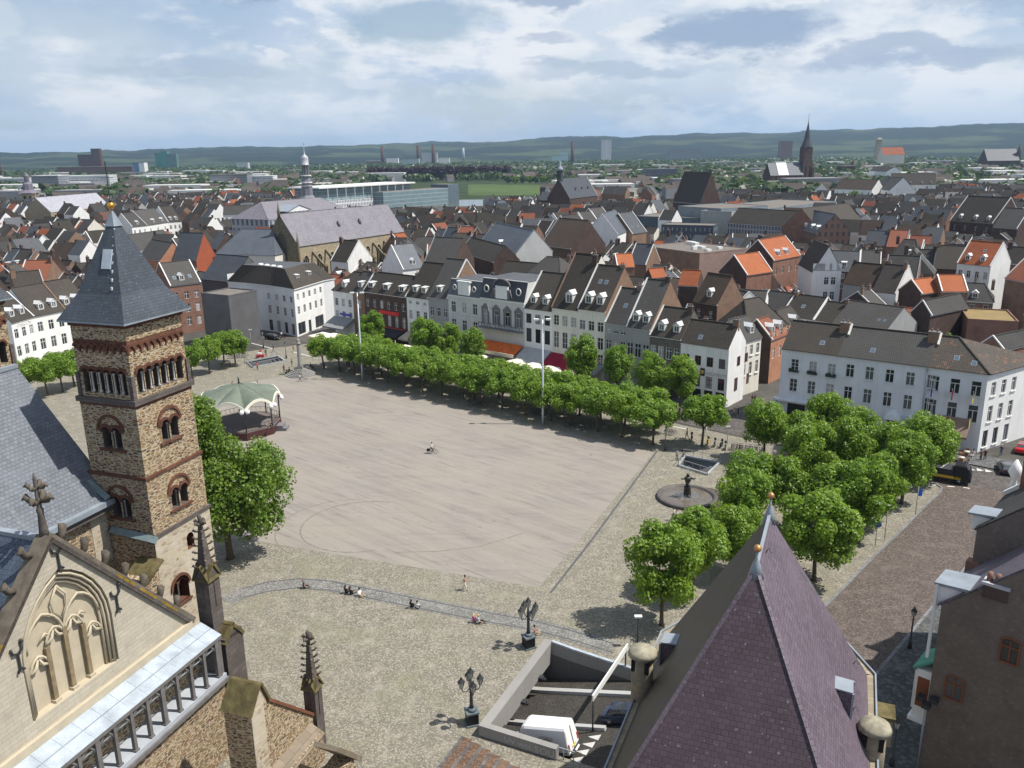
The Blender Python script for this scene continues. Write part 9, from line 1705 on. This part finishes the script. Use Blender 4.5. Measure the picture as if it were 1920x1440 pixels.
# town and woods too far to count
rnd.seed(5); fb = MB(); FM = [(mat('far white', m_plain, (.60, .60, .58), .8, .1, .1, .05)), mat('far grey', m_plain, (.26, .26, .27), .8, .1, .2, .05), mat('far brown', m_plain, (.17, .11, .085), .9, .1, .2, .05), mat('far roof', m_plain, (.10, .085, .075), .9, .1, .2, .05)]
for i in range(1100):
 d = 820 + 1500 * rnd.random() ** 1.5; a = R(rnd.uniform(-36, 36)); x, y = d * math.sin(a), d * math.cos(a)
 if y < river_y(x) + 75 or clash(Vector((x, y)), Vector((1, 0)), 12, 8): continue
 q = proj((x, y, 5))[0]
 if (860 < q < 1030 and d < 1420) or (680 < q < 965 and d < 1400): continue
 w, dp, h = rnd.uniform(7, 30), rnd.uniform(8, 16), rnd.uniform(4, 9); m_ = rnd.choice(FM + [FM[2], FM[3], FM[1]]); ca_ = rnd.uniform(-.6, .6); u = Vector((math.cos(ca_), math.sin(ca_))) * w / 2; v = Vector((-math.sin(ca_), math.cos(ca_))) * dp / 2; c = Vector((x, y)); p = [c - u - v, c + u - v, c + u + v, c - u + v]; fb.prism([(q.x, q.y) for q in p], -1, h, m_, FM[3])
 if d > 900 and rnd.random() < .16: big = rnd.uniform(28, 80); fb.box(x - big / 2, x + big / 2, y + 20, y + 50, -1, rnd.uniform(8, 15), rnd.choice((FM[0], FM[0], FM[1])))
 if rnd.random() < .7: z = h + dp * .4; r1_, r2_ = c - u, c + u; fb.poly(((p[0].x, p[0].y, h), (p[1].x, p[1].y, h), (r2_.x, r2_.y, z), (r1_.x, r1_.y, z)), FM[3]); fb.poly(((p[2].x, p[2].y, h), (p[3].x, p[3].y, h), (r1_.x, r1_.y, z), (r2_.x, r2_.y, z)), FM[3]); fb.poly(((p[1].x, p[1].y, h), (p[2].x, p[2].y, h), (r2_.x, r2_.y, z)), m_); fb.poly(((p[3].x, p[3].y, h), (p[0].x, p[0].y, h), (r1_.x, r1_.y, z)), m_)
struct(fb.build('far_town'), 'stuff')
V, F = [], []
def clump(x, y, r, h, n):
 for _ in range(n):
  d = Vector((rnd.gauss(0, 1), rnd.gauss(0, 1), abs(rnd.gauss(.2, 1)))).normalized(); p = Vector((x + d.x * r, y + d.y * r, h * .35 + d.z * h * .65)); s = r * rnd.uniform(.26, .46); nn = (d + Vector((rnd.gauss(0, .4), rnd.gauss(0, .4), rnd.gauss(.3, .4)))).normalized(); a = nn.orthogonal().normalized(); a = Matrix.Rotation(rnd.random() * 6.28, 3, nn) @ a; b_ = nn.cross(a); i0 = len(V); V.extend([tuple(p - a * s), tuple(p + b_ * s * .8), tuple(p + a * s), tuple(p - b_ * s * .8)]); F.append((i0, i0 + 1, i0 + 2, i0 + 3))
for i in range(4600):
 d = 850 + 2500 * rnd.random() ** 1.15; a = R(rnd.uniform(-36, 36)); x, y = d * math.sin(a), d * math.cos(a)
 q = proj((x, y, 5))[0]
 if y < river_y(x) + 80 or (860 < q < 1030 and d < 1420) or (680 < q < 965 and d < 1400): continue
 if mnoise.noise((x * .004, y * .004, 1)) < -.25 - (d - 850) / 5000: continue
 r = rnd.uniform(5, 9) * (1 + d / 2600); clump(x, y, r, rnd.uniform(9, 14), 22)
me = bpy.data.meshes.new('far_woods'); me.from_pydata(V, [], F); me.materials.append(mat('far leaves', m_leaf, (.026, .056, .016), (.068, .112, .030), .3)); struct(ob('far_woods', me), 'stuff')
# ---------------------------------------------------------------- summer haze
def haze():
 b = MB(); b.box(-11000, 11000, -400, 15000, -30, 330, None); me = bpy.data.meshes.new('haze'); me.from_pydata(b.v, [], b.f)
 m = bpy.data.materials.new('haze air'); m.use_nodes = True; t = m.node_tree; t.nodes.clear(); o = t.nodes.new('ShaderNodeOutputMaterial'); v = t.nodes.new('ShaderNodeVolumePrincipled'); v.inputs['Color'].default_value = (.50, .72, 1.0, 1); v.inputs['Density'].default_value = 0.00006; v.inputs['Anisotropy'].default_value = .2; t.links.new(v.outputs[0], o.inputs['Volume']); me.materials.append(m); struct(ob('haze', me), 'stuff')
haze()
